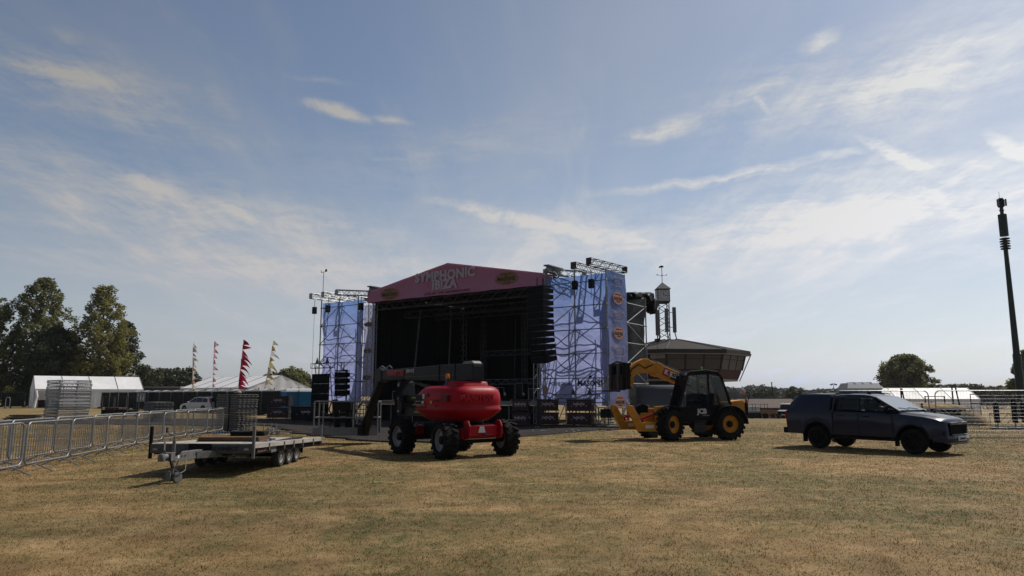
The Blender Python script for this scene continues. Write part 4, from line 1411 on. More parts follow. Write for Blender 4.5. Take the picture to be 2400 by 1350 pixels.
part('basket_floor', M['darksteel'], lift, ('box', bk(0, 0, .03), (2.2, .85, .05), Bk.to_3x3()))
part('toe_board', M['grey'], lift, ('box', bk(0, -.44, .15), (2.2, .02, .26), Bk.to_3x3()))
part('toe_board', M['grey'], lift, ('box', bk(0, .44, .15), (2.2, .02, .26), Bk.to_3x3()))
for y in (-.44, .44):
    for z in (.62, 1.18):
        part('rail', M['grey'], lift, ('bar', bk(-1.1, y, z), bk(1.1, y, z), .024))
    for x in (-1.1, -.78 if y < 0 else -.4, .25, 1.1):
        part('post', M['grey'], lift, ('bar', bk(x, y, .05), bk(x, y, 1.18), .024))
for x in (-1.1, 1.1):
    for z in (.62, 1.18):
        part('rail', M['grey'], lift, ('bar', bk(x, -.44, z), bk(x, .44, z), .024))
part('control_box', M['black'], lift, ('box', bk(-.15, -.30, 1.02), (.62, .25, .28), Bk.to_3x3()), bevel=.02)
part('basket_mount', M['black'], lift, ('box', bk(.05, .25, .65), (.34, .22, 1.1), Bk.to_3x3()), ('beam', bk(-.5, .1, 1.25), bk(-.35, .1, .05), .14, .2), bevel=.02)
part('hose', M['rubber'], lift, ('tube', [bk(-.55, -.2, 1.2), bk(-.62, -.3, .9), bk(-.5, -.3, .6), bk(-.58, -.3, .35), bk(-.45, -.3, .1)], .025), ('tube', [bk(.1, -.3, .8), bk(.25, -.35, .35), bk(.55, -.35, .28), bk(.7, -.2, .7)], .02))

# ------------------------------ telehandler
TRZ = math.atan2(-.225, -.974)
tel = thing('telehandler', 'yellow telehandler with black cab and raised boom facing left', 'telehandler', (6.96, 28.8, 0), TRZ)
for x, y, st in ((1.21, .95, R(28)), (1.21, -.95, R(28)), (-1.21, .95, 0), (-1.21, -.95, 0)):
    wheel(tel, (x, y, .6), .585, .42, .33, M['yellow'], 1, lugs=18, steer=st, rimin=.03, lug_h=.045)
part('chassis', M['black'], tel, ('box', (-.1, 0, .78), (3.4, .8, .5)), ('box', (-1.5, -.1, 1.0), (.9, 1.1, .5)), bevel=.03)
part('front_frame', M['yellow'], tel, ('box', (1.75, 0, .75), (.7, 1.0, .55)), ('box', (1.1, -.2, 1.08), (1.4, .8, .22)), bevel=.03)
for y in (.86, -.86):
    stab = part('stabiliser', M['yellow'], tel,
                ('prism', [(2.30, .36), (2.55, .36), (2.98, 1.25), (2.92, 1.34), (2.72, 1.30), (2.40, .72)], .12, Matrix.Translation((0, y + .12, 0))),
                ('prism', [(1.35, .34), (1.72, .34), (1.80, 1.28), (1.30, 1.30), (1.25, .9)], .14, Matrix.Translation((0, y, 0))),
                ('box', (2.1, y, .52), (.75, .30, .34)), bevel=.015)
    part('ram', M['black'], stab, ('bar', (2.25, y - .05, .66), (2.75, y - .05, 1.24), .055, 10))
    part('rod', M['chrome'], stab, ('bar', (2.75, y - .05, 1.24), (2.84, y - .05, 1.32), .03, 8))
    part('red_link', M['red'], stab, ('beam', (1.72, y - .05, 1.02), (2.35, y - .05, .80), .10, .07))
    part('sign_plate', M['white'], stab, ('box', (2.08, y + .155, .53), (.34, .012, .12)))
part('lamp_housing', M['black'], tel, ('prism', [(1.72, .95), (2.35, .95), (2.25, 1.25), (1.95, 1.38), (1.75, 1.3)], .5, Matrix.Translation((0, -.05, 0))), bevel=.04)
# black lower cab body and steps
cabp = [(.86, .98), (.80, 1.22), (-1.22, 1.30), (-1.34, 1.1), (-.55, .75), (.3, .62), (.62, .72)]
lc = part('lower_cab', M['black'], tel, ('prism', cabp, .84, Matrix.Translation((0, .53, 0))), bevel=.03)
text('JCB', .25, M['white'], lc, (-.12, .957, 1.08), (R(90), 0, R(180)), bold=.012)
text('LOADALL', .07, M['mist'], lc, (-.28, .957, .93), (R(90), 0, R(180)))
for z in (.50, .72):
    part('step', M['darksteel'], tel, ('box', (-.05, .93, z), (.5, .14, .03)), ('box', (-.05, .87, z - .11), (.46, .03, .2)))
# cab frame and glass
fr = .045
cab = {'a': (.82, 1.20), 'b': (.42, 2.46), 'c': (.22, 2.56), 'd': (-.78, 2.56), 'e': (-.98, 2.42), 'f': (-1.36, 1.28), 'm': (-.42, 2.55), 'n': (-.42, 1.22)}
for y in (.93, .12):
    for p, q in (('a', 'b'), ('b', 'c'), ('c', 'd'), ('d', 'e'), ('e', 'f'), ('m', 'n'), ('a', 'f')):
        (x0, z0), (x1, z1) = cab[p], cab[q]
        part('cab_pillar', M['black'], tel, ('beam', (x0, y, z0), (x1, y, z1), .075, .085))
rfp = part('cab_roof', M['black'], tel, ('prism', [(.46, 2.50), (.30, 2.62), (-.4, 2.68), (-.85, 2.62), (-.95, 2.50)], .92, Matrix.Translation((0, .52, 0))), bevel=.03)
part('work_lamp', M['lamp'], rfp, ('box', (.47, .85, 2.50), (.06, .14, .10)))
part('work_lamp', M['lamp'], rfp, ('box', (.47, .22, 2.50), (.06, .14, .10)))
part('green_beacon', mat('green_lens', (.12, .40, .05), .3), tel, ('lathe', [(.05, 2.66), (.05, 2.78), (.03, 2.81), (.0001, 2.81)], Matrix.Translation((-.35, .6, 0)), 10))


def see_glass(name, tint, gloss):
    m = bpy.data.materials.new(name)
    m.use_nodes = True
    n, l = m.node_tree.nodes, m.node_tree.links
    n.remove(n['Principled BSDF'])
    t = n.new('ShaderNodeBsdfTransparent'); t.inputs[0].default_value = (*tint, 1)
    g = n.new('ShaderNodeBsdfGlossy'); g.inputs['Roughness'].default_value = .03; g.inputs[0].default_value = (.9, .95, 1, 1)
    fz_ = n.new('ShaderNodeLayerWeight'); fz_.inputs[0].default_value = gloss
    ms = n.new('ShaderNodeMixShader')
    l.new(fz_.outputs['Fresnel'], ms.inputs[0]); l.new(t.outputs[0], ms.inputs[1]); l.new(g.outputs[0], ms.inputs[2])
    l.new(ms.outputs[0], n['Material Output'].inputs[0])
    return m


M['cabglass'] = see_glass('tinted_cab_glass', (.76, .80, .78), .30)


def pane(name, pts, parent, m=None):
    """a thin glass slab over four or more corners"""
    p = [vec(q) for q in pts]
    nn = (p[1] - p[0]).cross(p[2] - p[0]).normalized() * .004
    n_ = len(p)
    b = MB().add([q + nn for q in p] + [q - nn for q in p], [tuple(range(n_)), tuple(range(2 * n_ - 1, n_ - 1, -1))] + [(k, k + n_, (k + 1) % n_ + n_, (k + 1) % n_) for k in range(n_)])
    return b.build(name, m or M['cabglass'], parent)


cq = {k: (v[0], v[1]) for k, v in cab.items()}
pane('door_window', [(.74, .95, 1.26), (.38, .95, 2.44), (-.38, .95, 2.50), (-.38, .95, 1.26)], tel)
pane('rear_side_window', [(-.46, .95, 1.28), (-.46, .95, 2.50), (-.94, .95, 2.40), (-1.28, .95, 1.32)], tel)
pane('windscreen', [(.83, .14, 1.22), (.83, .92, 1.22), (.44, .92, 2.46), (.44, .14, 2.46)], tel)
pane('far_window', [(.74, .10, 1.26), (.38, .10, 2.44), (-.9, .10, 2.44), (-1.28, .10, 1.32)], tel)
pane('rear_window', [(-1.37, .14, 1.30), (-1.37, .92, 1.30), (-1.0, .92, 2.42), (-1.0, .14, 2.42)], tel)
part('window_guard', M['black'], tel, *[('bar', (.85, .16 + .085 * k, 1.25), (.47, .16 + .085 * k, 2.44), .008, 4) for k in range(9)])
part('seat', M['black'], tel, ('box', (-.45, .52, 1.12), (.5, .5, .14)), ('box', (-.70, .52, 1.48), (.14, .48, .66), (0, R(-8), 0)), bevel=.04)
part('steering_column', M['black'], tel, ('bar', (.45, .52, .95), (.18, .52, 1.48), .04, 8), ('lathe', [(.17, -.012), (.19, 0), (.17, .012), (.155, 0)], Matrix.Translation((.17, .52, 1.5)) @ Matrix.Rotation(R(-28), 4, 'Y'), 18, True))
# engine cover, mudguards, mirror
part('engine_cover', M['yellow'], tel, ('prism', [(-1.30, .95), (-1.30, 1.44), (-1.95, 1.52), (-2.12, 1.40), (-2.14, .75), (-1.7, .75)], .7, Matrix.Translation((0, .45, 0))), ('box', (-1.7, -.35, 1.05), (.9, .9, .6)), bevel=.04)
part('grille', M['black'], tel, ('box', (-2.10, .62, 1.15), (.12, .40, .5)))
part('tail_lamp', M['red'], tel, ('box', (-2.15, .72, 1.46), (.04, .10, .16)))
for cx, y, a0, a1, rr_ in ((-1.21, .98, 0, 165, .70), (1.21, .95, 55, 150, .70)):
    mg = MB()
    ts = [R(a0 + (a1 - a0) * k / 14) for k in range(15)]
    mg.loft([[Vector((cx + q * math.cos(math.pi - t), y + yy, .6 + q * math.sin(math.pi - t))) for q, yy in ((rr_, -.26), (rr_, .24), (rr_ + .03, .22), (rr_ + .03, -.26))] for t in ts])
    mg.build('mudguard', M['black'], tel, smooth=35)
part('mirror_arm', M['black'], tel, ('tube', [(-2.15, .72, 1.2), (-2.28, .80, 1.75), (-2.2, .80, 1.82), (-2.0, .8, 1.82)], .015))
rl = part('rear_lamp', M['lamp'], tel, ('lathe', [(.03, -.06), (.13, -.02), (.14, .02), (.10, .04), (.0001, .045)], Matrix.Translation((-1.95, .78, 1.86)) @ Matrix.Rotation(R(-70), 4, 'X'), 16), smooth=40)
part('amber_lens', M['amber'], rl, ('lathe', [(.09, .03), (.07, .06), (.0001, .065)], Matrix.Translation((-1.98, .79, 1.80)) @ Matrix.Rotation(R(-70), 4, 'X'), 14), smooth=40)
# boom
BY = -.28
bo = part('boom', M['yellow'], tel, ('beam', (-1.75, BY, 1.62), (1.62, BY, 2.87), .40, .46), bevel=.03)
part('boom_sleeve', M['yellow'], bo, ('beam', (1.05, BY, 2.655), (1.30, BY, 2.75), .45, .52), bevel=.015)
part('hose_track', M['black'], bo, ('beam', (-1.2, BY + .05, 2.08), (1.5, BY + .05, 3.09), .22, .05))
part('hose_rail', M['galv'], bo, ('beam', (-1.2, BY + .12, 2.12), (1.4, BY + .12, 3.09), .03, .05))
hdp = [(1.50, 3.12), (1.75, 3.14), (2.10, 2.98), (2.42, 2.72), (2.50, 2.40), (2.52, 2.02), (2.36, 1.92), (2.22, 2.02), (2.20, 2.40), (2.0, 2.55), (1.55, 2.58)]
hb = part('boom_head', M['yellow'], tel, ('prism', hdp, .36, Matrix.Translation((0, BY, 0))), bevel=.02)
part('pin', M['galv'], hb, ('bar', (2.36, BY - .22, 2.10), (2.36, BY + .22, 2.10), .05, 10), ('bar', (2.1, BY - .2, 2.72), (2.1, BY + .2, 2.72), .05, 10))
part('hydraulic_hose', M['rubber'], hb, ('tube', [(1.4, BY + .22, 2.9), (1.75, BY + .24, 2.75), (2.0, BY + .24, 2.9), (2.3, BY + .22, 2.7), (2.45, BY + .2, 2.35)], .022))
ax = Vector((3.37, 0, 1.25)).normalized()
bang = -math.atan2(1.25, 3.37)


def on_boom(x, dz_, y):
    return Vector((x, y, 1.62 + (x + 1.75) * 1.25 / 3.37 + dz_))


# text plane on the near side of the boom, reading downhill to the right
ca_, sa_ = math.cos(bang), -math.sin(bang)
rotE = Matrix(((-ca_, -sa_, 0), (0, 0, 1), (-sa_, ca_, 0))).to_euler()
TBm = Matrix.Rotation(bang, 3, 'Y')
part('sign_plate', M['white'], bo, ('box', on_boom(.22, .02, BY + .208), (.95, .012, .20), TBm))
part('red_sign', mat('red_sign', (.42, .012, .02), .5), bo, ('box', on_boom(.83, .02, BY + .210), (.27, .014, .30), TBm))
part('black_strip', M['ink'], bo, ('box', on_boom(.22, -.13, BY + .207), (.95, .012, .09), TBm))
text('K', .25, M['white'], bo, on_boom(.83, .02, BY + .222), rotE, bold=.014)
text('KITCHING', .165, M['ink'], bo, on_boom(.22, .02, BY + .222), rotE, bold=.008)
text('PLANT HIRE', .06, M['white'], bo, on_boom(.22, -.13, BY + .222), rotE)
# carriage and forks
cr = part('carriage', M['black'], tel, *[('box', (2.72, BY, z), (.34, 1.56, .10)) for k, z in enumerate((1.98, 2.45, 2.88))],
          *[('box', (2.74, BY + y, 2.42), (.30, .09, .98)) for y in (-.74, -.25, .25, .74)],
          ('box', (2.60, BY, 2.18), (.14, .8, .36)), bevel=.012)
for y in (-.42, .42):
    fk = part('fork', M['darksteel'], tel, ('box', (2.94, BY + y, 2.36), (.08, .18, 1.08)), ('prism', [(2.90, 1.82), (4.05, 1.86), (4.05, 1.875), (2.98, 1.90), (2.90, 1.96)], .14, Matrix.Translation((0, BY + y, 0))), bevel=.008)
M['rustybrown'] = mat('dusty_brown_steel', (.05, .032, .024), .8, .2, .4, 8)
part('load_guard', M['rustybrown'], tel, *[('box', (2.80, BY - .62 + .25 * k, 2.16 + .03 * (k % 2)), (.24, .17, .55)) for k in range(6)])
part('guard_frame', M['black'], tel, ('tube', [(2.80, BY - .80, 1.95), (2.80, BY - .80, 2.92), (2.82, BY, 3.0), (2.80, BY + .80, 2.92), (2.80, BY + .80, 1.95)], .035))

# operator in the cab: one continuous skinned figure
def person(label, loc, rz, joints, edges, radii, cloth, skin, hair, head, facing):
    p = thing('person', label, 'person', loc, rz)
    me = bpy.data.meshes.new('body')
    me.from_pydata(joints, edges, [])
    o = bpy.data.objects.new('body', me)
    COL.objects.link(o)
    o.parent = p
    sk = o.modifiers.new('skin', 'SKIN')
    for i, r_ in enumerate(radii):
        me.skin_vertices[0].data[i].radius = (r_, r_)
    me.skin_vertices[0].data[0].use_root = True
    o.modifiers.new('sub', 'SUBSURF').levels = 1
    o.modifiers['sub'].render_levels = 2
    me.materials.append(cloth)
    hd_ = MB()
    rg = []
    for i in range(1, 12):
        ph = math.pi * i / 12
        rr_ = .085 * math.sin(ph) * (1 - .22 * max(0, -math.cos(ph)))
        rg.append([Vector((head[0] + rr_ * 1.12 * math.cos(t) + (.012 if abs(t) < .3 and 5 <= i <= 8 else 0), head[1] + rr_ * .92 * math.sin(t), head[2] + .118 * math.cos(ph))) for t in [2 * math.pi * k / 20 for k in range(20)]])
    hd_.loft(rg[::-1])
    h = hd_.build('head', skin, p, smooth=70)
    part('nose', skin, h, ('prism', [(0, -.028), (.03, -.024), (0, .03)], .026, Matrix.Translation((head[0] + .082, head[1], head[2] - .01))), bevel=.006)
    part('eye', M['ink'], h, ('box', (head[0] + .083, head[1] + .032, head[2] + .016), (.012, .018, .009)))
    part('eye', M['ink'], h, ('box', (head[0] + .083, head[1] - .032, head[2] + .016), (.012, .018, .009)))
    part('mouth', mat('lips', (.22, .07, .06), .6), h, ('box', (head[0] + .080, head[1], head[2] - .058), (.012, .04, .008)))
    for s_ in (-1, 1):
        part('ear', skin, h, ('box', (head[0] - .005, head[1] + s_ * .082, head[2] - .005), (.035, .014, .055)), bevel=.006)
    hr = MB()
    hr.lathe([(.0001, .13), (.06, .122), (.094, .075), (.100, .03), (.096, .0)], Matrix.Translation((head[0] - .014, head[1], head[2])), 18)
    hr.build('hair', hair, p, smooth=60)
    return p


OJ = [(-.40, .52, 1.26), (-.46, .52, 1.50), (-.44, .52, 1.72), (-.40, .52, 1.80),
      (-.42, .72, 1.68), (-.30, .76, 1.45), (-.06, .66, 1.47), (.08, .62, 1.50),
      (-.42, .32, 1.68), (-.30, .28, 1.45), (-.06, .40, 1.47), (.08, .44, 1.50),
      (-.34, .62, 1.24), (.05, .66, 1.26), (.14, .66, .88), (.26, .66, .82),
      (-.34, .42, 1.24), (.05, .40, 1.26), (.14, .40, .88), (.26, .40, .82)]
OE = [(0, 1), (1, 2), (2, 3), (2, 4), (4, 5), (5, 6), (6, 7), (2, 8), (8, 9), (9, 10), (10, 11), (0, 12), (12, 13), (13, 14), (14, 15), (0, 16), (16, 17), (17, 18), (18, 19)]
OR_ = [.14, .15, .13, .055, .075, .05, .04, .035, .075, .05, .04, .035, .09, .075, .055, .05, .09, .075, .055, .05]
M['skin'] = mat('skin', (.42, .24, .17), .6, 0, .08)
M['navy'] = mat('navy_workwear', (.018, .022, .035), .8, 0, .2)
M['hair'] = mat('brown_hair', (.04, .025, .015), .7, 0, .2)
op = person('operator in dark workwear seated in the telehandler cab', (6.96, 28.8, 0), TRZ, OJ, OE, OR_, M['navy'], M['skin'], M['hair'], (-.37, .52, 1.97), 0)
for s_, y in ((1, .62), (-1, .44)):
    hand = MB()
    hand.box((.11, y, 1.51), (.09, .07, .035), (0, R(-20), 0))
    for k in range(4):
        y0 = y - .03 + .02 * k
        hand.tube([(.15, y0, 1.515), (.185, y0, 1.50), (.19, y0, 1.47), (.17, y0, 1.45 + .004 * k)], .009, 6)
    hand.tube([(.09, y - s_ * .035, 1.51), (.13, y - s_ * .055, 1.50), (.16, y - s_ * .05, 1.48)], .010, 6)
    hand.build('hand', M['skin'], op, smooth=60)


# ------------------------------ cars
def car_body(name, m, parent, prof, zsill, axles, arch, hw, zax, n=90, crown=.04, flare=.02, zbump=.0):
    """prof: list of (x, shoulder z, half width factor); wheel arches are cut into the lower edge"""
    xs0, xs1 = prof[0][0], prof[-1][0]
    rings = []
    xs = sorted(set([xs0 + (xs1 - xs0) * i / n for i in range(n + 1)] + [a + s_ * arch * c for a in axles for s_ in (-1, 1) for c in (1.0, .995, .97, .9)]))
    for x in xs:
        for (xa, za, wa), (xb, zb_, wb) in zip(prof, prof[1:]):
            if xa <= x <= xb + 1e-9:
                t = (x - xa) / (xb - xa)
                t = t * t * (3 - 2 * t) if False else t
                zs, w = za + (zb_ - za) * t, hw * (wa + (wb - wa) * t)
        zb = zsill
        fl = 0
        for a in axles:
            d_ = abs(x - a)
            if d_ < arch:
                zb = max(zb, zax + math.sqrt(max(0, arch * arch - d_ * d_)))
            if d_ < arch + .12:
                fl = max(fl, flare * (1 - max(0, d_ - arch) / .12))
        zm = max(zb + .04, zsill + (zs - zsill) * .52)
        zu = max(zm + .03, zs - .14)
        half = [(0, zb), (w - .10, zb), (w - .02 + fl, zb + .02), (w + fl * .7, zm), (w - .012, zu), (w - .05, zs - .02), (w - .16, zs + crown * .4), (w * .5, zs + crown), (0, zs + crown * 1.1)]
        ring = [Vector((x, -y, z)) for y, z in half] + [Vector((x, y, z)) for y, z in half[-2:0:-1]]
        rings.append(ring)
    b = MB().loft(rings)
    return b.build(name, m, parent, smooth=38)


def greenhouse(name, m, parent, prof, bevel=.03):
    """prof: (x, z bottom, z top, half width bottom, half width top)"""
    b = MB()
    b.loft([[Vector((x, -wb, zb)), Vector((x, -wt - (wb - wt) * .12, zt_ - (zt_ - zb) * .12)), Vector((x, -wt + .05, zt_)), Vector((x, -wt * .4, zt_ + .018)), Vector((x, wt * .4, zt_ + .018)), Vector((x, wt - .05, zt_)), Vector((x, wt + (wb - wt) * .12, zt_ - (zt_ - zb) * .12)), Vector((x, wb, zb))] for x, zb, zt_, wb, wt in prof])
    return b.build(name, m, parent, smooth=32)


PRZ = math.atan2(-.81, .586)
M['tgalv'] = mat('dull_trailer_steel', (.20, .195, .19), .55, .3, .25, 8, dirt=.5, dirtcol=(.10, .085, .07))
pk = thing('pickup_truck', 'dark slate pickup truck with a hard top over its bed', 'pickup truck', (11.42, 22.86, 0), PRZ)
pk.scale = (.95, .95, .95)
bprof = [(-2.74, 1.22, .93), (-2.66, 1.26, .975), (-2.3, 1.275, 1.0), (-.9, 1.27, 1.0), (.2, 1.25, 1.0), (1.0, 1.235, .995), (1.3, 1.215, .985), (1.9, 1.15, .965), (2.2, 1.09, .93), (2.36, 1.04, .87), (2.43, .99, .80), (2.46, .93, .76)]
body = car_body('body', M['carpaint'], pk, bprof, .47, (-1.56, 1.56), .47, .925, .40, flare=.03, crown=.05)
gh = greenhouse('cabin_roof', M['carpaint'], pk, [(-1.02, 1.64, 1.73, .745, .71), (-.95, 1.67, 1.79, .745, .71), (-.5, 1.70, 1.82, .745, .715), (.05, 1.70, 1.81, .745, .71), (.32, 1.68, 1.765, .74, .70), (.44, 1.66, 1.715, .735, .70)])
for s_ in (-1, 1):
    for (xa, ya, za), (xb, yb, zb_), w_, d_ in (((-.96, .875, 1.25), (-.92, .735, 1.70), .06, .16), ((-.10, .875, 1.25), (-.12, .735, 1.72), .05, .09), ((1.22, .845, 1.27), (.40, .715, 1.72), .05, .07)):
        part('pillar', M['carpaint'], pk, ('beam', (xa, s_ * ya, za), (xb, s_ * yb, zb_), w_, d_), bevel=.01)
part('rear_bulkhead', M['black'], pk, ('box', (-1.02, 0, 1.48), (.05, 1.50, .46)))
for s_ in (-1, 1):
    se = part('front_seat', M['black'], pk, ('box', (.02, s_ * .38, 1.38), (.14, .46, .32), (0, R(-12), 0)), bevel=.04)
    part('head_rest', M['black'], se, ('box', (-.03, s_ * .38, 1.60), (.09, .24, .14)), bevel=.03)
part('rear_seat', M['black'], pk, ('box', (-.78, 0, 1.36), (.14, 1.3, .28), (0, R(-12), 0)), bevel=.04)
part('dashboard', M['black'], pk, ('box', (.90, 0, 1.28), (.45, 1.45, .12)), bevel=.04)
part('steering_wheel', M['black'], pk, ('tube', [(.55 + .04 * math.sin(t), -.38 + .18 * math.cos(t), 1.40 + .16 * math.sin(t)) for t in [2 * math.pi * k / 16 for k in range(16)]], .016, 6, True))
M['carglass'] = see_glass('tinted_car_glass', (.55, .58, .58), .22)
ct = greenhouse('bed_hard_top', M['carpaint'], pk, [(-2.70, 1.25, 1.32, .86, .82), (-2.60, 1.25, 1.52, .88, .78), (-2.42, 1.25, 1.75, .885, .72), (-2.25, 1.25, 1.815, .885, .71), (-1.7, 1.25, 1.83, .885, .71), (-1.10, 1.25, 1.82, .885, .71)])
part('spoiler', M['carpaint'], ct, ('box', (-2.36, 0, 1.85), (.22, 1.25, .03)), bevel=.012)
for s_ in (-1, 1):
    part('roof_rail', M['black'], gh, ('tube', [(-.95, s_ * .64, 1.83), (-.8, s_ * .64, 1.865), (.05, s_ * .64, 1.855), (.22, s_ * .64, 1.82)], .016))


def sidepane(name, pts, s_, parent, prf, m):
    """window lying 4 mm proud of the leaning cabin side; pts (x, z)"""
    wb, wt, zb, zt_ = prf
    q = [Vector((x, s_ * (wb + (wt - wb) * (z - zb) / (zt_ - zb) + .012), z)) for x, z in pts]
    return pane(name, q, parent, m)


for s_ in (-1, 1):
    pr = (.885, .74, 1.25, 1.73)
    sidepane('rear_door_window', [(-.84, 1.315), (-.80, 1.64), (-.70, 1.68), (-.16, 1.70), (-.14, 1.315)], s_, gh, pr, M['carglass'])
    sidepane('front_door_window', [(-.06, 1.315), (-.08, 1.70), (.12, 1.695), (.38, 1.64), (.86, 1.36), (.90, 1.315)], s_, gh, pr, M['carglass'])
    part('door_gap', M['black'], body, *[('box', (x, s_ * .924, .90), (.012, .012, .64)) for x in (-.10, .98)], ('box', (-.985, s_ * .924, .90), (.035, .014, .70)))
    part('door_handle', M['black'], body, ('box', (-.72, s_ * .935, 1.12), (.20, .03, .035)))
    part('door_handle', M['black'], body, ('box', (.16, s_ * .935, 1.11), (.20, .03, .035)))
    part('side_step', M['black'], pk, ('box', (0, s_ * .86, .40), (2.0, .16, .06)), bevel=.02)
    mr_ = part('mirror', M['carpaint'], pk, ('box', (.74, s_ * 1.02, 1.36), (.14, .22, .17)), bevel=.04)
    for a in (-1.56, 1.56):
        part('arch_trim', M['black'], pk, ('tube', [(a + .49 * math.cos(R(t)), s_ * .945, .40 + .49 * math.sin(R(t))) for t in range(5, 180, 12)], .018))
    part('head_lamp', M['lamp'], pk, ('prism', [(1.93, 1.00), (2.02, 1.05), (2.30, 1.0), (2.40, .92), (2.36, .86), (2.14, .88)], .05, Matrix.Translation((0, s_ * .84, 0)) @ Matrix.Rotation(s_ * R(-12), 4, 'Z') @ Matrix.Translation((.16, 0, 0))), bevel=.01)
    part('tail_lamp', M['red'], pk, ('box', (-2.72, s_ * .80, 1.05), (.06, .16, .42)), bevel=.02)
    part('mud_flap', M['black'], pk, ('box', (-2.08, s_ * .80, .38), (.02, .26, .34)))
    part('mud_flap', M['black'], pk, ('box', (1.04, s_ * .80, .36), (.02, .26, .28)))
    part('fog_lamp_recess', M['black'], pk, ('box', (2.36, s_ * .70, .62), (.14, .16, .22)), bevel=.02)
pane('windscreen', [(1.17, -.80, 1.320), (1.17, .80, 1.320), (.40, .66, 1.750), (.40, -.66, 1.750)], gh, mat('windscreen_glass', (.10, .13, .15), .05, 0, .1, spec=1.0, coat=1))
part('hood_line', M['black'], body, ('tube', [(1.25, -.72, 1.25), (1.9, -.70, 1.19), (2.25, -.60, 1.12)], .006, 4), ('tube', [(1.25, .72, 1.25), (1.9, .70, 1.19), (2.25, .60, 1.12)], .006, 4))
part('grille', M['blackmatt'], pk, ('prism', [(-.52, -.17), (.52, -.17), (.60, .20), (-.60, .20)], .10, Matrix.Translation((2.46, 0, .76)) @ Matrix.Rotation(R(90), 4, 'Z')), bevel=.02)
part('grille_bar', M['grey'], pk, ('box', (2.50, 0, .95), (.08, 1.10, .08)), ('box', (2.515, 0, .62), (.06, 1.0, .03)), bevel=.012)
part('front_bumper', M['carpaint'], pk, ('loft', [[Vector((x, y, z)) for x, z in ((2.12, .40), (xx, .40), (xx + .03, .50), (xx, .60), (2.12, .62))] for y, xx in ((-.90, 2.30), (-.72, 2.46), (-.4, 2.53), (0, 2.55), (.4, 2.53), (.72, 2.46), (.90, 2.30))]), bevel=.02)
part('skid_plate', M['grey'], pk, ('box', (2.40, 0, .38), (.22, 1.2, .06), (0, R(12), 0)), bevel=.015)
np_ = part('number_plate', M['white'], pk, ('box', (2.585, .0, .50), (.012, .52, .115)))
text('CA70 UEY', .085, M['ink'], np_, (2.594, 0, .50), (R(90), 0, R(90)), bold=.003)
text('ISUZU', .10, M['chrome'], pk, (2.545, 0, .955), (R(90), 0, R(90)), bold=.004)
part('rear_bumper', M['black'], pk, ('box', (-2.80, 0, .58), (.16, 1.72, .20)), ('bar', (-2.8, 0, .5), (-2.98, 0, .5), .03, 8), bevel=.02)
part('underbody', M['black'], pk, ('box', (0, 0, .52), (4.4, 1.2, .28)))
part('roof_aerial', M['black'], gh, ('box', (-.15, 0, 1.87), (.14, .05, .06)), bevel=.01)
part('wiper', M['black'], gh, ('bar', (1.14, -.1, 1.355), (1.06, -.6, 1.40), .008, 4), ('bar', (1.14, .5, 1.355), (1.06, 0, 1.40), .008, 4))
for x in (-1.56, 1.56):
    for s_ in (-1, 1):
        wheel(pk, (x, s_ * .79, .39), .385, .26, .25, M['black'], s_, lugs=0, hub=False, spokes=8, rimin=.06)
part('brake_disc', M['galv'], pk, *[('lathe', [(.15, -.01), (.15, .01), (.05, .01), (.05, -.01)], Matrix.Translation((x, -.76, .39)) @ Matrix.Rotation(R(90), 4, 'X'), 16) for x in (-1.56, 1.56)])

# ------------------------------ flatbed trailer
TLO = Vector((-6.62, 15.62, 0))
trl = thing('flatbed_trailer', 'three axle grey flatbed trailer resting on its jockey wheel', 'trailer', TLO, R(-1.5))
TW2, TL = 1.13, 5.05


def dk(y):          # deck height, nose up
    return .68 - .15 * y / TL


M['deckgrey'] = mat('worn_grey_deck', (.46, .43, .39), .75, 0, .2, 5, bump=.3, bscale=30, dirt=.45, dirtcol=(.28, .23, .18), stretch=(1, .25, 1))
NP = 9
for i in range(NP):
    x0 = -TW2 + .06 + (2 * TW2 - .12) * i / NP
    w = (2 * TW2 - .12) / NP - .006
    part('deck_board', M['deckgrey'], trl, ('beam', (x0 + w / 2, .06, dk(0) - .02), (x0 + w / 2, TL - .05, dk(TL) - .02), w, .03))
for s_ in (-1, 1):
    sr = part('side_rail', M['deckgrey'], trl, ('beam', (s_ * (TW2 - .03), 0, dk(0) - .05), (s_ * (TW2 - .03), TL, dk(TL) - .05), .06, .11), bevel=.008)
    part('side_beam', M['black'], trl, ('beam', (s_ * (TW2 - .10), .1, dk(0) - .17), (s_ * (TW2 - .10), TL, dk(TL) - .16), .08, .14))
    part('lashing_eye', M['tgalv'], sr, *[('box', (s_ * (TW2 + .01), y, dk(y) - .10), (.015, .05, .17)) for y in (.9, 1.9, 2.6, 3.3, 4.2)])
    part('corner_post', M['tgalv'] if s_ > 0 else M['black'], trl, ('box', (s_ * (TW2 - .02), .02, .70), (.06, .06, .68)), bevel=.008)
    part('rear_post', M['tgalv'], trl, ('box', (s_ * (TW2 - .02), TL - .03, dk(TL) + .08), (.05, .05, .52)))
    part('main_beam', M['black'], trl, ('beam', (s_ * .5, .0, dk(0) - .18), (s_ * .5, TL, dk(TL) - .17), .08, .16))
    for k in range(3):
        wheel(trl, (s_ * .90, 2.02 + .60 * k, .265), .262, .17, .165, M['rim'], 1) if False else None
M['headgrey'] = mat('dark_headboard_paint', (.10, .095, .09), .6, 0, .2, 4, dirt=.4, dirtcol=(.05, .045, .04))
hb2 = part('headboard', M['headgrey'], trl, ('box', (0, .0, .57), (2 * TW2 - .06, .05, .20)), bevel=.01)
text('CONNECT', .10, M['ink'], hb2, (.50, -.03, .57), RX, bold=.003, sx=1.25)
part('hand_winch_plate', M['black'], hb2, ('box', (-.02, -.03, .57), (.5, .02, .22)), bevel=.02)
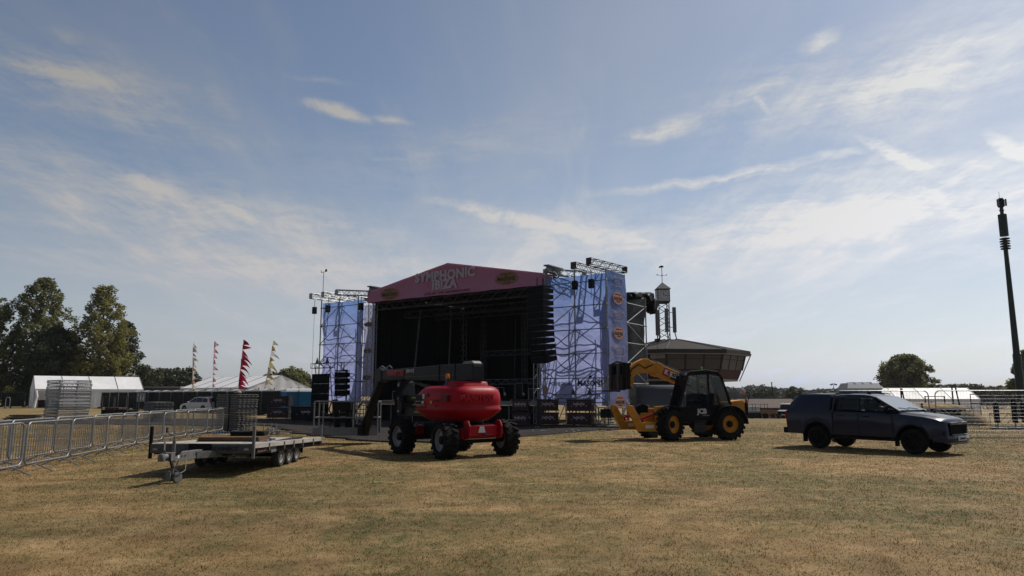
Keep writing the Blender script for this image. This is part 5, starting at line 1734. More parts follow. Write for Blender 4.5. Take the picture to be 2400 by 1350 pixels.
for s_ in (-1, 1):
    part('marker_lamp', M['lamp'], hb2, ('box', (s_ * .98, -.035, .56), (.10, .02, .045)))
text('TRI-AXLE SERIES', .085, mat('pinkish_print', (.30, .17, .15), .6), trl, (TW2 - .05, .62, dk(.6) - .17), RS, bold=.002)
part('tool_box', M['grey'], trl, ('box', (TW2 - .16, 1.35, dk(1.3) - .18), (.22, .34, .13)), bevel=.01)


def side_wheel(x, y, s_):
    Mx = bpy.data.objects.new('wheel', None)
    COL.objects.link(Mx); Mx.parent = trl
    P = Matrix.Translation((x, y, .262)) @ Matrix.Rotation(R(90 * s_), 4, 'Y')
    h = .085
    r_, q = .262, .17
    MB().lathe([(q, -h * .8), (q + .02, -h), (r_ * .9, -h), (r_, -h * .6), (r_, h * .6), (r_ * .9, h), (q + .02, h), (q, h * .8)], P, 28, True).build('tyre', M['rubber2'], Mx, smooth=40)
    d = MB().lathe([(q, -h * .8), (q, h * .8), (q * .92, h * .75), (q * .82, h * .25), (q * .55, h * .5), (.05, h * .45), (.045, h * .8), (.0001, h * .8)], P, 24)
    d.build('rim', M['rim'], Mx, smooth=35)
    e = MB()
    for k in range(10):
        t = 2 * math.pi * k / 10
        e.lathe([(.018, h * .34), (.018, h * .42), (.0001, h * .42)], P @ Matrix.Translation((math.cos(t) * q * .70, math.sin(t) * q * .70, 0)), 8)
    e.build('rim_holes', M['black'], Mx)


M['rubber2'] = mat('dusty_trailer_tyre', (.05, .048, .045), .85, 0, .2, 8, dirt=.5, dirtcol=(.13, .11, .09))
for s_ in (-1, 1):
    for k in range(3):
        side_wheel(s_ * .93, 2.10 + .58 * k, s_)
    part('mudguard', M['black'], trl, ('box', (s_ * .93, 2.68, .60), (.24, 1.75, .03)), ('box', (s_ * .95, 3.56, .38), (.22, .02, .34)))
part('axle', M['black'], trl, *[('bar', (-.9, 2.10 + .58 * k, .262), (.9, 2.10 + .58 * k, .262), .035, 8) for k in range(3)])
part('underframe', M['black'], trl, ('box', (0, 2.2, .43), (1.1, 3.4, .10)), *[('box', (0, y, .47), (2.1, .06, .10)) for y in (.4, 1.2, 3.9, 4.9)])
db = part('drawbar', M['tgalv'], trl, ('beam', (0, -1.28, .50), (0, .1, .475), .13, .17), bevel=.008)
part('drawbar_arm', M['tgalv'], trl, ('beam', (.05, -.35, .47), (.75, .7, .45), .08, .14), ('beam', (-.05, -.35, .47), (-.75, .7, .45), .08, .14))
part('bolt', M['darksteel'], db, *[('bar', (.06, y, .50), (.08, y, .50), .016, 8) for y in (-1.0, -.86, -.4)])
part('sticker', M['white'], db, ('box', (.068, -1.14, .50), (.006, .07, .06)))
cpl = part('coupling', M['tgalv'], trl, ('bar', (0, -1.22, .53), (0, -1.62, .53), .055, 12), ('lathe', [(.06, -.07), (.075, 0), (.05, .07), (.0001, .08)], Matrix.Translation((0, -1.66, .52)), 14), ('box', (0, -1.36, .52), (.18, .22, .15)), smooth=40)
part('coupling_handle', M['tgalv'], cpl, ('tube', [(0, -1.5, .58), (0, -1.58, .66), (-.04, -1.50, .80)], .016))
part('brake_lever', M['black'], cpl, ('beam', (.08, -1.3, .56), (.1, -1.0, .66), .05, .05), ('tube', [(.1, -1.55, .5), (.12, -1.5, .33), (.1, -1.3, .30), (.08, -1.15, .42)], .014))
part('breakaway_cable', M['tgalv'], cpl, ('tube', [(.1, -1.45, .45), (.14, -1.38, .27), (.16, -1.2, .19), (.15, -1.0, .22), (.1, -.85, .42)], .009, 5))
jk = part('jockey_leg', M['tgalv'], trl, ('bar', (.02, -1.25, .16), (.02, -1.25, .82), .032, 10), ('bar', (.02, -1.25, .82), (.02, -1.25, .90), .015, 8), ('bar', (.02, -1.25, .90), (-.14, -1.25, .98), .010, 6))
part('crank_grip', mat('blue_grip', (.01, .05, .16), .5), jk, ('bar', (-.14, -1.25, .97), (-.14, -1.25, 1.07), .022, 8))
part('jockey_fork', M['tgalv'], jk, ('box', (-.03, -1.25, .13), (.10, .14, .18)), ('beam', (.02, -1.25, .2), (.10, -1.2, .09), .08, .03))
part('jockey_wheel', mat('grey_jockey_tyre', (.12, .12, .115), .8, 0, .2), jk, ('lathe', [(.03, -.03), (.07, -.035), (.10, -.03), (.105, 0), (.10, .03), (.07, .035), (.03, .03)], Matrix.Translation((.10, -1.20, .105)) @ Matrix.Rotation(R(70), 4, 'Z') @ Matrix.Rotation(R(90), 4, 'X'), 18), smooth=40)


def on_deck(x, y, dz_=0):
    return Matrix.Translation(TLO) @ Matrix.Rotation(R(-1.5), 4, 'Z') @ Vector((x, y, dk(y) - .004 + dz_))


M['ply'] = mat('brown_plywood', (.17, .10, .055), .8, 0, .25, 6, dirt=.4, dirtcol=(.07, .045, .03))
pd = thing('board_pile', 'low pile of brown boards lying on the trailer deck', 'boards', on_deck(-.02, 1.75), R(3))
for k in range(3):
    part('board', M['ply'], pd, ('box', (.02 * k, -.03 * k, .022 + .040 * k), (1.42 - .03 * k, .95, .036)), bevel=.004)
mt_ = thing('rubber_mat_roll', 'flat black rubber slab on top of the brown boards', 'rubber mat', on_deck(.30, 1.85, .125), R(3))
part('slab', M['rubber'], mt_, ('box', (0, 0, .055), (.80, .42, .10)), bevel=.03)
part('strap', M['black'], mt_, ('box', (.1, 0, .057), (.05, .44, .112)))
M['bluestrap'] = mat('blue_webbing', (.012, .085, .20), .7, 0, .2, 10)
def strap(label, c, rz, pts, w=.05):
    s_ = thing('ratchet_strap', label, 'strap', c, rz, 'blue ratchet straps on the trailer')
    b = MB()
    b.loft([[Vector(p) + Vector((0, -w / 2, 0)), Vector(p) + Vector((0, w / 2, 0)), Vector(p) + Vector((0, w / 2, .006)), Vector(p) + Vector((0, -w / 2, .006))] for p in pts])
    b.build('webbing', M['bluestrap'], s_)
    part('ratchet', M['tgalv'], s_, ('box', (pts[-1][0] + .06, 0, pts[-1][2] + .03), (.14, .07, .05)), bevel=.01)
    return s_


for i, (lb, x, y, dz_) in enumerate((('crumpled blue ratchet strap on the left of the brown boards', -.38, 2.0, .125), ('crumpled blue ratchet strap nearest the black rubber slab', -.18, 1.75, .125), ('crumpled blue ratchet strap behind the boards', -.52, 2.35, .01))):
    pts = [(-.24 + .03 * k, 0, .02 + .045 * abs(math.sin(k * 1.5 + i)) + .03 * (k % 2)) for k in range(15)]
    strap(lb, on_deck(x, y, dz_), R(8 + 25 * i), pts, .09)
strap('flat blue ratchet strap lying at the trailer side before the post', on_deck(.76, 1.15, .0), R(62), [(-.45 + .06 * k, 0, .004 + .004 * math.sin(k)) for k in range(15)], .11)
# ---------------------------------------------------------------- crowd barriers
def barrier_proto(label, L=2.32):
    b = thing('crowd_barrier', label, 'barrier', (0, 0, 0), 0, 'steel crowd barriers along the field')
    z0, z1, c = .20, 1.10, .14
    h = L / 2 - .02
    arc = lambda cx, cz, a0, a1: [(cx + c * math.cos(R(a0 + (a1 - a0) * k / 4)), 0, cz + c * math.sin(R(a0 + (a1 - a0) * k / 4))) for k in range(5)]
    pts = arc(h - c, z1 - c, 0, 90) + arc(-h + c, z1 - c, 90, 180) + arc(-h + c, z0 + c, 180, 270) + arc(h - c, z0 + c, 270, 360)
    MB().tube(pts, .0215, 8, True).build('frame', M['galv'], b, smooth=50)
    br = MB()
    n = 19
    for k in range(1, n):
        x = -h + 2 * h * k / n
        br.bar((x, 0, z0), (x, 0, z1), .0075, 5)
    tag(br.build('bars', M['galv'], b), kind='stuff')
    for x in (-h * .62, h * .62):
        MB().tube([(x, -.42, .02), (x, -.12, .16), (x, 0, z0 - .01), (x, .12, .16), (x, .42, .02)], .017, 6).build('foot', M['galv'], b, smooth=50)
    MB().tube([(h + .02, 0, .45), (h + .05, 0, .45), (h + .05, 0, .36)], .012).build('hook', M['galv'], b)
    return b


def row(nodes, labels, first=None):
    for k, ((xa, ya), (xb, yb)) in enumerate(zip(nodes, nodes[1:])):
        a = math.atan2(yb - ya, xb - xa) + random.uniform(-.025, .025)
        loc = ((xa + xb) / 2, (ya + yb) / 2, 0)
        if first is None:
            first = barrier_proto(labels[k])
            first.location, first.rotation_euler = loc, (0, 0, a)
        else:
            c_ = copy_tree(first, labels[k], None, loc, a)
            c_.rotation_euler = (random.uniform(-.02, .02), random.uniform(-.006, .006), a)
    return first


def un(u, Y):
    return ((u - 1200) / FPX * (Y * .989 - .25), Y)


front = [un(-112, 13.65), un(50, 16.0), un(160, 18.35), un(245, 20.7), un(317, 23.05), un(378, 25.4), un(436, 27.8), un(482, 30.1), un(522, 32.5)]
back = [un(-90, 15.3), un(14, 17.2), un(120, 19.4), un(213, 21.9), un(284, 24.2), un(347, 26.6), un(404, 28.9), un(452, 31.3), un(495, 33.6), un(532, 36)]
ordn = ['first', 'second', 'third', 'fourth', 'fifth', 'sixth', 'seventh', 'eighth', 'ninth']
bp_ = row(front, [f'{ordn[k]} steel barrier from the left in the nearer row' for k in range(len(front) - 1)])
row(back, [f'{ordn[k]} steel barrier from the left in the farther row' for k in range(len(back) - 1)], bp_)


# ---------------------------------------------------------------- stacks on the field
M['plate'] = mat('grey_trackway_panel', (.24, .235, .23), .75, 0, .25, 4, dirt=.4, dirtcol=(.10, .095, .09))


def panel_stack(label, loc, rz, n, w, d, t, gap, strap_=True):
    s_ = thing('panel_stack', label, 'panels', loc, rz)
    proto = MB()
    proto.box((0, 0, 0), (w, d, t * .62))
    for k in range(7):
        proto.box((-w / 2 + w * (k + .5) / 7, 0, -t * .35), (w / 7 * .55, d + .03, t * .3))
    for k in range(5):
        proto.box((w / 2 + .02, -d / 2 + d * (k + .5) / 5, -.1 * t), (.06, d / 5 * .5, t * .4))
    z = .12
    first = None
    for i in range(n):
        if first is None:
            first = proto.build('panel', M['plate'], s_); o = first
        else:
            o = first.copy(); COL.objects.link(o)
        o.location = (random.uniform(-.03, .03), random.uniform(-.03, .03), z)
        o.rotation_euler = (0, 0, random.uniform(-.018, .018))
        z += t + gap
    part('pallet', M['wood'], s_, ('box', (0, 0, .03), (w * .9, d * .9, .05)))
    if strap_:
        part('strap', M['black'], s_, ('box', (w * .18, -d / 2 - .05, z / 2), (.05, .02, z)), ('box', (w * .18, 0, z - t * .2), (.05, d + .1, .015)))
    return s_


panel_stack('tall stack of grey trackway panels behind the flatbed trailer', W(556, 1010, 34.2) * Vector((1, 1, 0)) if False else Vector((-12.95, 34.2, 0)), R(-32), 21, 1.5, 1.15, .056, .024)
egg_ = thing('round_fitting', 'small round grey cap lying on the tall panel stack', 'fitting', (-12.95, 34.2, 1.78), 0)
part('dome', mat('beige_plastic', (.30, .25, .20), .6), egg_, ('lathe', [(.17, 0), (.18, .05), (.14, .12), (.05, .16), (.0001, .165)], Matrix(), 16), smooth=50)
panel_stack('smaller stack of grey panels left of the white estate car', Vector((-22.6, 46.5, 0)), R(-40), 13, 1.5, 1.2, .066, .028, False)
lowp = thing('panel_stack', 'low flat dark pile of panels by the left edge behind the barriers', 'panels', (-34, 50.5, 0), R(12))
for k in range(3):
    part('panel', M['black'], lowp, ('box', (.12 * k, .05 * k, .10 + .11 * k), (1.9 - .1 * k, 1.2, .07)), bevel=.01)
part('castors', M['rubber'], lowp, *[('bar', (x, y - .03, .05), (x, y + .03, .05), .05, 8) for x in (-.8, .8) for y in (-.5, .5)])

ts_ = thing('truss_stack', 'tall stack of silver truss frames behind the left barriers', 'truss', (-30.6, 50.0, 0), R(-38))
proto = MB()
for y in (-.95, .95):
    lattice(proto, (-1.1, y, .11), (1.1, y, .11), .10, .17, .16, .017, 4)
for x in (-1.1, 1.1):
    lattice(proto, (x, -.95, .11), (x, .95, .11), .10, .17, .16, .017, 4)
tp_ = None
for k in range(12):
    if tp_ is None:
        tp_ = proto.build('truss_frame', M['alu'], ts_); o = tp_
    else:
        o = tp_.copy(); COL.objects.link(o)
    o.location = (random.uniform(-.04, .04), random.uniform(-.04, .04), .03 + .225 * k)
    o.rotation_euler = (0, 0, random.uniform(-.02, .02))

tc_ = thing('post_trolley', 'dark steel trolley with corner posts behind the barriers', 'trolley', (-31.0, 57.5, 0), R(-12))
part('tray', M['black'], tc_, ('box', (0, 0, .38), (2.3, 1.2, .4)), bevel=.02)
for x in (-1.15, 0, 1.15):
    for y in (-.6, .6):
        part('post', M['darksteel'], tc_, ('box', (x, y, .85), (.06, .06, 1.55)))
for y in (-.6, .6):
    part('rail', M['darksteel'], tc_, ('beam', (-1.15, y, 1.55), (1.15, y, 1.55), .05, .05))
part('load', mat('brown_load', (.10, .05, .035), .8), tc_, ('box', (-.4, 0, .66), (1.3, .9, .16)), bevel=.03)
part('castors', M['rubber'], tc_, *[('bar', (x, y - .04, .09), (x, y + .04, .09), .09, 10) for x in (-.95, .95) for y in (-.5, .5)])

# scattered barrier feet and rails between trailer and trackway
for i in range(9):
    u = 612 + 6.0 * i
    p = W(u, 1016 - 1.2 * (i % 4), 31.5 + .25 * (i % 4))
    f_ = thing('steel_foot', f'{ordn[i]} loose steel foot of the heap beyond the trailer, from its left end', 'steel foot', (p.x, p.y, .02), R(20 * i), 'loose steel feet beyond the trailer')
    part('bar', M['galv'], f_, ('beam', (-.5, 0, .06 + .03 * (i % 3)), (.5, 0, .06 + .03 * (i % 3)), .06, .05))
    part('spigot', M['galv'], f_, ('bar', (.1, 0, .08), (.1 + .05 * (i % 2), 0, .45 if i % 3 == 0 else .28), .025))
    part('plate', M['galv'], f_, ('box', (-.35, 0, .03), (.25, .16, .02)))

# ---------------------------------------------------------------- fence panels with scrim
def fence_proto(label, scrim, L=3.4, H=2.0, lift_=.12, mesh=True, group='temporary fence panels with dark scrim'):
    f = thing('fence_panel', label, 'fence', (0, 0, 0), 0, group)
    h, c = L / 2 - .03, .18
    pts = [(h, 0, lift_)] + [(h - c + c * math.cos(R(k * 22.5)), 0, H - c + c * math.sin(R(k * 22.5))) for k in range(5)] + [(-h + c - c * math.sin(R(k * 22.5)), 0, H - c + c * math.cos(R(k * 22.5))) for k in range(5)] + [(-h, 0, lift_)]
    fm_ = M['darksteel'] if scrim else M['galv']
    MB().tube(pts, .021, 6).build('frame', fm_, f, smooth=50)
    part('bottom_rail', fm_, f, ('bar', (-h, 0, lift_ + .06), (h, 0, lift_ + .06), .021))
    for x in (-h, h):
        part('foot_block', M['black'], f, ('box', (x, 0, .07), (.24, .62, .13)), bevel=.02)
    if mesh:
        w_ = MB()
        for k in range(1, 30):
            x = -h + 2 * h * k / 30
            w_.bar((x, 0, lift_ + .06), (x, 0, H - .02), .0022, 3)
        for k in range(1, 13):
            z = lift_ + .06 + (H - .1 - lift_) * k / 13
            w_.bar((-h, 0, z), (h, 0, z), .0022, 3)
        tag(w_.build('wire_mesh', M['scaf'], f), kind='stuff')
    if scrim:
        MB().grid(lambda s, t: (-h + 2 * h * s, .03 + .03 * math.sin(s * 14 + t * 2) * t, lift_ + (H - lift_ - .03) * t), 16, 4).build('scrim', M['scrim'], f, smooth=60, fix=False)
    return f


A, B = Vector((-55.0, 97, 0)), Vector((-19.6, 61.5, 0))
nfp = 14
fp = None
for k in range(nfp):
    p = A.lerp(B, (k + .5) / nfp)
    d = (B - A).normalized()
    a = math.atan2(d.y, d.x)
    lb = f'dark scrim fence panel, number {["one","two","three","four","five","six","seven","eight","nine","ten","eleven","twelve","thirteen","fourteen"][k]} counted from the white frame tent'
    if fp is None:
        fp = fence_proto(lb, True, 3.5, 2.05, mesh=False)
        fp.location, fp.rotation_euler = p, (0, 0, a)
    else:
        copy_tree(fp, lb, None, p, a)
for k in range(4):
    copy_tree(fp, f'dark scrim fence panel left of the frame tent, {ordn[k]} from the left edge', None, Vector((-82 + 3.5 * k, 104, 0)), R(-3))

sg = thing('toilet_sign', 'grey sign with white man, woman and baby changing symbols', 'sign', A.lerp(B, .36) + Vector((-.55, -.55, 0)), R(-45))
part('board', mat('grey_board', (.11, .115, .12), .6), sg, ('box', (0, 0, 1.45), (3.0, .03, 1.05)))


def figure(x, dress):
    q = MB()
    q.lathe([(.10, 0), (.10, .012), (.0001, .012)], Matrix.Translation((x, -.016, 1.80)) @ Matrix.Rotation(R(90), 4, 'X'), 12)
    q.prism([(-.13, .0), (.13, .0), (.11 if not dress else .22, -.42), (-.11 if not dress else -.22, -.42)], .012, Matrix.Translation((x, -.022, 1.67)))
    for s_ in (-1, 1):
        q.box((x + s_ * .06, -.022, 1.12), (.07, .012, .30))
    q.build('pictogram', M['white'], sg)


figure(-.95, False); figure(-.05, True)
q = MB()
q.lathe([(.10, 0), (.10, .012), (.0001, .012)], Matrix.Translation((.95, -.016, 1.80)) @ Matrix.Rotation(R(90), 4, 'X'), 12)
q.prism([(-.13, 0), (.11, 0), (.15, -.42), (-.18, -.42)], .012, Matrix.Translation((.95, -.022, 1.67)))
q.prism([(-.45, 0), (.2, .0), (.2, .08), (-.45, .08)], .012, Matrix.Translation((.95, -.022, 1.10)))
q.prism([(-.4, 0), (-.15, .0), (-.12, .2), (-.35, .12)], .012, Matrix.Translation((.95, -.022, 1.22)))
q.build('pictogram', M['white'], sg)
part('divider', M['white'], sg, ('box', (.42, -.02, 1.45), (.03, .012, .8)))

# near fence on the right
y0 = 26.6
n1 = fence_proto('plain wire fence panel half hidden behind the pickup', False, 3.42, 1.86, .12, True, 'open wire fence panels on the right')
n1.location, n1.rotation_euler = (13.62, 26.7, 0), (0, 0, R(-2))
copy_tree(n1, 'plain wire fence panel right of the pickup, reaching the right edge', None, Vector((17.12, 26.35, 0)), R(-4))


# ---------------------------------------------------------------- portable toilets
M['toiletblue'] = mat('blue_toilet_plastic', (.012, .16, .34), .5, 0, .12, 2, dirt=.2, dirtcol=(.05, .10, .16))
M['toiletwhite'] = mat('white_toilet_roof', (.78, .78, .78), .5, 0, .06, 2, transl=.2)
M['toiletgrey'] = mat('grey_toilet_wall', (.14, .16, .17), .6)


def toilet_proto(label, wallmat, group):
    t = thing('portable_toilet', label, 'toilet', (0, 0, 0), 0, group)
    part('cabin', wallmat, t, ('box', (0, 0, 1.05), (1.1, 1.1, 1.9)), bevel=.04)
    b = MB()
    b.loft([[Vector((x, -.56, 1.98)), Vector((x, -.52, 2.06)), Vector((x, -.3, 2.20)), Vector((x, 0, 2.27)), Vector((x, .3, 2.20)), Vector((x, .52, 2.06)), Vector((x, .56, 1.98))] for x in (-.56, -.5, 0, .5, .56)])
    b.build('roof', M['toiletwhite'], t, smooth=50)
    d_ = part('door', wallmat, t, ('box', (0, -.565, 1.02), (.78, .03, 1.78)), bevel=.015)
    part('door_panel', wallmat, d_, *[('box', (0, -.59, z), (.56, .025, .42)) for z in (.55, 1.05, 1.55)], bevel=.02)
    part('skid', M['black'], t, ('box', (0, 0, .05), (1.15, 1.15, .09)))
    part('vent_pipe', M['toiletgrey'], t, ('bar', (.42, .42, 1.9), (.42, .42, 2.38), .05, 8))
    return t


p0 = toilet_proto('bright blue portable toilet between fence end and black screen', M['toiletblue'], 'blue portable toilets')
p0.location, p0.rotation_euler = (-18.9, 62.6, 0), (0, 0, R(14))
copy_tree(p0, 'bright blue portable toilet half hidden by the black screen', None, Vector((-17.7, 62.4, 0)), R(14))
pg = None
for k in range(13):
    p = Vector((-46.5, 90.5, 0)).lerp(Vector((-20.2, 64.2, 0)), k / 12)
    lb = f'white domed toilet roof above the dark fence, number {["one","two","three","four","five","six","seven","eight","nine","ten","eleven","twelve","thirteen"][k]} from the left'
    if pg is None:
        pg = toilet_proto(lb, M['toiletblue'], 'white domed toilets behind the dark fence')
        pg.location, pg.rotation_euler = p, (0, 0, R(-45))
    else:
        copy_tree(pg, lb, None, p, R(-45))

bt = thing('welfare_toilet', 'wide blue toilet cabin with ribbed white roof behind the pickup', 'toilet', (19.3, 40.2, 0), R(-8))
part('cabin', M['toiletblue'], bt, ('box', (0, 0, 1.05), (1.75, 1.7, 2.0)), bevel=.04)
rb = MB()
rb.loft([[Vector((x * 1.0, -.9, 2.0)), Vector((x, -.9, 2.06)), Vector((x * .86, -.62, 2.36)), Vector((x * .86, .62, 2.36)), Vector((x, .9, 2.06)), Vector((x, .9, 2.0))] for x in (-.92, -.9, -.4, .4, .9, .92)])
rb.build('roof', M['toiletwhite'], bt, bevel=.03)
part('roof_rib', M['toiletwhite'], bt, *[('prism', [(-.86, 2.06), (-.60, 2.41), (.60, 2.41), (.86, 2.06)], .10, Matrix.Translation((x, 0, 0)) @ Matrix.Rotation(R(90), 4, 'Z')) for x in (-.42, 0, .42)], bevel=.02)
text('DISABLED', .16, M['white'], bt, (0, -.86, 1.84), RX)

# ---------------------------------------------------------------- pennant poles
def pennant_pole(label, base, top, cols, n, seed, wind=1.0):
    rr_ = random.Random(seed)
    p = thing('pennant_pole', label, 'flag', base, 0, 'pennant poles behind the dark fence')
    t_ = Vector(top) - Vector(base)
    MB().bar((0, 0, 0), t_, .035, 6, .012).build('pole', M['whitepaint'], p)
    for k in range(n):
        f = .985 - .70 * k / n
        a = t_ * f
        L = (.45 + .75 * rr_.random()) * wind
        h = .46 + .36 * rr_.random()
        droop = rr_.uniform(.05, 1.1)
        q = MB()

        def fn(s, t, L=L, h=h, droop=droop, a=a, ph=rr_.random() * 6):
            x = L * s
            z = (t - .5) * h * (1 - s * .92) - droop * L * s * s
            return (a.x + x * .96, a.y + .10 * math.sin(s * 6 + ph), a.z + z - .1)
        q.grid(fn, 8, 3)
        q.build('pennant', cols[k % len(cols)], p, smooth=60, fix=False)
    return p


def cl(n_, c):
    return mat(n_, c, .7, 0, .15, 6, transl=.45)


cr1, cr2, cr3 = cl('orange_pennant', (.72, .34, .18)), cl('cream_pennant', (.75, .66, .52)), cl('pale_pennant', (.70, .62, .60))
pk1, pk2 = cl('pink_pennant', (.75, .28, .34)), cl('rose_pennant', (.70, .42, .45))
rd1, rd2 = cl('red_pennant', (.45, .015, .05)), cl('dark_red_pennant', (.26, .012, .04))
gd1, gd2 = cl('gold_pennant', (.62, .48, .20)), cl('white_pennant', (.74, .70, .64))
pennant_pole('pale orange pennants on the leftmost of four flag poles', W(450, 940, 86) * Vector((1, 1, 0)), W(453, 805, 86), [cr2, cr3, cr1], 10, 1, .8)
pennant_pole('pink pennants on the second flag pole from the left', W(498, 940, 84) * Vector((1, 1, 0)), W(502, 803, 84), [pk2, pk1], 8, 2, .5)
pennant_pole('deep red pennants on the third flag pole from the left', W(553, 945, 74) * Vector((1, 1, 0)), W(571, 798, 74), [rd2, rd1, rd1], 10, 3, 1.05)
pennant_pole('gold and white pennants on the leaning rightmost flag pole', W(611, 945, 72) * Vector((1, 1, 0)), W(641, 799, 72), [gd1, gd1, gd2], 9, 4, .85)


# ---------------------------------------------------------------- marquees
def marquee(label, loc, rz, L, Wd, eave, ridge, bays, open_bays=(), side_from=0, name='frame_tent', gable=True):
    """ridge along local x; front long side at y = 0"""
    t = thing(name, label, 'tent', loc, rz)
    n = bays
    for s_, (ya, yb) in enumerate(((0, Wd / 2), (Wd, Wd / 2))):
        for k in range(n):
            xa, xb = L * k / n, L * (k + 1) / n - .03

            def fn(s, u_, xa=xa, xb=xb, ya=ya, yb=yb):
                sag = -.05 * math.sin(math.pi * s) * math.sin(math.pi * u_) - .02 * math.sin(s * 19) * (1 - u_)
                return (xa + (xb - xa) * s, ya + (yb - ya) * u_, eave + (ridge - eave) * u_ + sag)
            MB().grid(fn, 8, 6).build('roof_sheet', M['pvc'], t, smooth=60, fix=False)
    for k in range(n + 1):
        x = min(L * k / n, L - .04)
        part('roof_frame', M['grey'], t, ('beam', (x, 0, eave + .03), (x, Wd / 2, ridge + .03), .06, .05), ('beam', (x, Wd, eave + .03), (x, Wd / 2, ridge + .03), .06, .05))
        for y in (0, Wd):
            part('leg', M['alu'], t, ('box', (x, y, eave / 2), (.09, .09, eave)))
    for y in (0, Wd):
        part('valance', M['pvc'], t, ('box', (L / 2, y + (-.06 if y == 0 else .06), eave - .12), (L, .015, .30)))
    for k in range(n):
        xa, xb = L * k / n, L * (k + 1) / n
        if k not in open_bays:
            MB().grid(lambda s, u_, xa=xa, xb=xb: (xa + (xb - xa) * s, .03 + .04 * math.sin(s * 30) * (1 - u_ * .5), .02 + (eave - .05) * u_), 20, 3).build('side_wall', M['pvc'], t, smooth=60, fix=False)
        MB().grid(lambda s, u_, xa=xa, xb=xb: (xa + (xb - xa) * s, Wd - .03, .02 + (eave - .05) * u_), 6, 3).build('side_wall', M['pvc'], t, smooth=60, fix=False)
    if gable:
        for x in (0.02, L - .02):
            MB().grid(lambda s, u_, x=x: (x + .03 * math.sin(s * 34), Wd * s, .02 + (eave + (ridge - eave) * (1 - abs(2 * s - 1)) - .04) * u_), 40, 4).build('gable_wall', M['pvc'], t, smooth=60, fix=False)
    return t


lt_ = marquee('long white frame tent with an open dark bay at the left', (-63.6, 96.5, 0), R(38), 13.2, 7.0, 2.5, 4.35, 4, (0,))
part('gathered_curtain', M['pvc'], lt_, ('tube', [(.15, -.05, 2.3), (.3, -.1, 1.5), (.18, -.08, .9), (.1, -.1, .05)], .16, 8))
for i, (x, y, w_) in enumerate(((1.4, 3.5, 1.2), (2.9, 4.2, .9))):
    d_ = thing('dark_crate', ('dark maroon crate deep inside the open tent bay', 'dark crate at the inner right of the open tent bay')[i], 'crate', (Matrix.Translation((-63.6, 96.5, 0)) @ Matrix.Rotation(R(38), 4, 'Z')) @ Vector((x, y, 0)), R(38), 'crates inside the frame tent')
    part('shell', M['maroon'], d_, ('box', (0, 0, .5), (w_, .8, 1.0)), bevel=.02)
    part('lid', M['darksteel'], d_, ('box', (0, 0, 1.02), (w_ + .03, .83, .05)))
ht = thing('sack_truck', 'small upright silver sack truck beside the white frame tent', 'sack truck', (-64.6, 93.0, 0), R(10))
part('frame', M['alu'], ht, ('tube', [(-.25, 0, .1), (-.25, 0, 1.2), (-.15, 0, 1.42), (.15, 0, 1.42), (.25, 0, 1.2), (.25, 0, .1)], .04))
part('toe_plate', M['alu'], ht, ('box', (0, -.2, .05), (.55, .4, .03)))
part('wheel', M['rubber'], ht, ('bar', (-.36, .1, .14), (-.28, .1, .14), .14, 12), ('bar', (.28, .1, .14), (.36, .1, .14), .14, 12))

bmq = W(657, 940, 112)
marquee('big white gabled marquee behind the toilets', (bmq.x + 3.4, bmq.y + 4.0, 0), R(140), 22, 10.5, 2.85, 4.75, 5, (), name='marquee')
rmx = W(2310, 940, 92)
marquee('long low white marquee behind the truss pile on the right', (rmx.x - 13.4, rmx.y + 2.5, gz(rmx.x - 7, 92) + .1), R(-7), 13.4, 6, 2.35, 3.80, 4, (1, 2), name='marquee')
M['pvcwin'] = M['glass']

# ---------------------------------------------------------------- buildings
M['asph'] = mat('weathered_felt_roof', (.045, .036, .030), .95, 0, .2, .6, bump=.3, bscale=4)
M['clad'] = mat('dark_cladding', (.05, .046, .045), .7, 0, .2, 1)
M['winegrey'] = mat('grey_panel', (.115, .10, .10), .5, 0, .12, 1)
M['maroonclad'] = mat('maroon_cladding', (.055, .010, .020), .6, 0, .15, 1)
M['offwhite'] = mat('offwhite_trim', (.40, .38, .36), .6, 0, .1, 1)

CB = Vector((15.1, 68.0, 0)); CB.z = gz(CB.x, CB.y)
cbd = thing('clock_building', 'dark maroon octagonal pavilion with outward leaning windows', 'building', CB)
# eight-sided upper storey, wider at the top
a8 = [R(22.5 + 45 * k + 8) for k in range(8)]
zr, z2, z1, z0_ = 5.65 - CB.z, 5.45 - CB.z, 3.45 - CB.z, 2.95 - CB.z
RT, RB = 6.6, 5.7


def oc(r_, z):
    return [Vector((r_ * 1.05 * math.cos(t), r_ * .9 * math.sin(t), z)) for t in a8]


part('lower_walls', M['clad'], cbd, ('loft', [oc(3.9, 0), oc(3.9, z0_)]))
part('soffit', M['offwhite'], cbd, ('loft', [oc(3.8, z0_ - .02), oc(RB - .05, z0_), oc(RB - .02, z0_ + .16), oc(3.8, z0_ + .16)]))
part('maroon_band', M['maroonclad'], cbd, ('loft', [oc(RB, z0_ + .17), oc(RB + .32, z0_ + .95)]))
wl_ = part('upper_walls', M['clad'], cbd, ('loft', [oc(RB + .28, z0_ + .95), oc(RT - .25, z2)]))
ro = part('roof', M['asph'], cbd, ('loft', [oc(RT + .2, z2 + .02), oc(RT + .22, zr), oc(.7, zr + 1.25)]))
part('fascia', M['clad'], ro, ('loft', [oc(RT + .24, z2 - .12), oc(RT + .26, z2 + .22), oc(RT + .05, z2 + .22), oc(RT + .05, z2 - .12)]))
part('gutter', M['offwhite'], ro, ('loft', [oc(RT + .20, z2 - .20), oc(RT + .20, z2 - .13), oc(RT + .02, z2 - .13), oc(RT + .02, z2 - .20)]))
part('hip', M['clad'], ro, *[('bar', a_ + Vector((0, 0, .02)), b_ + Vector((0, 0, .02)), .05, 5) for a_, b_ in zip(oc(RT + .22, zr), oc(.7, zr + 1.25))])
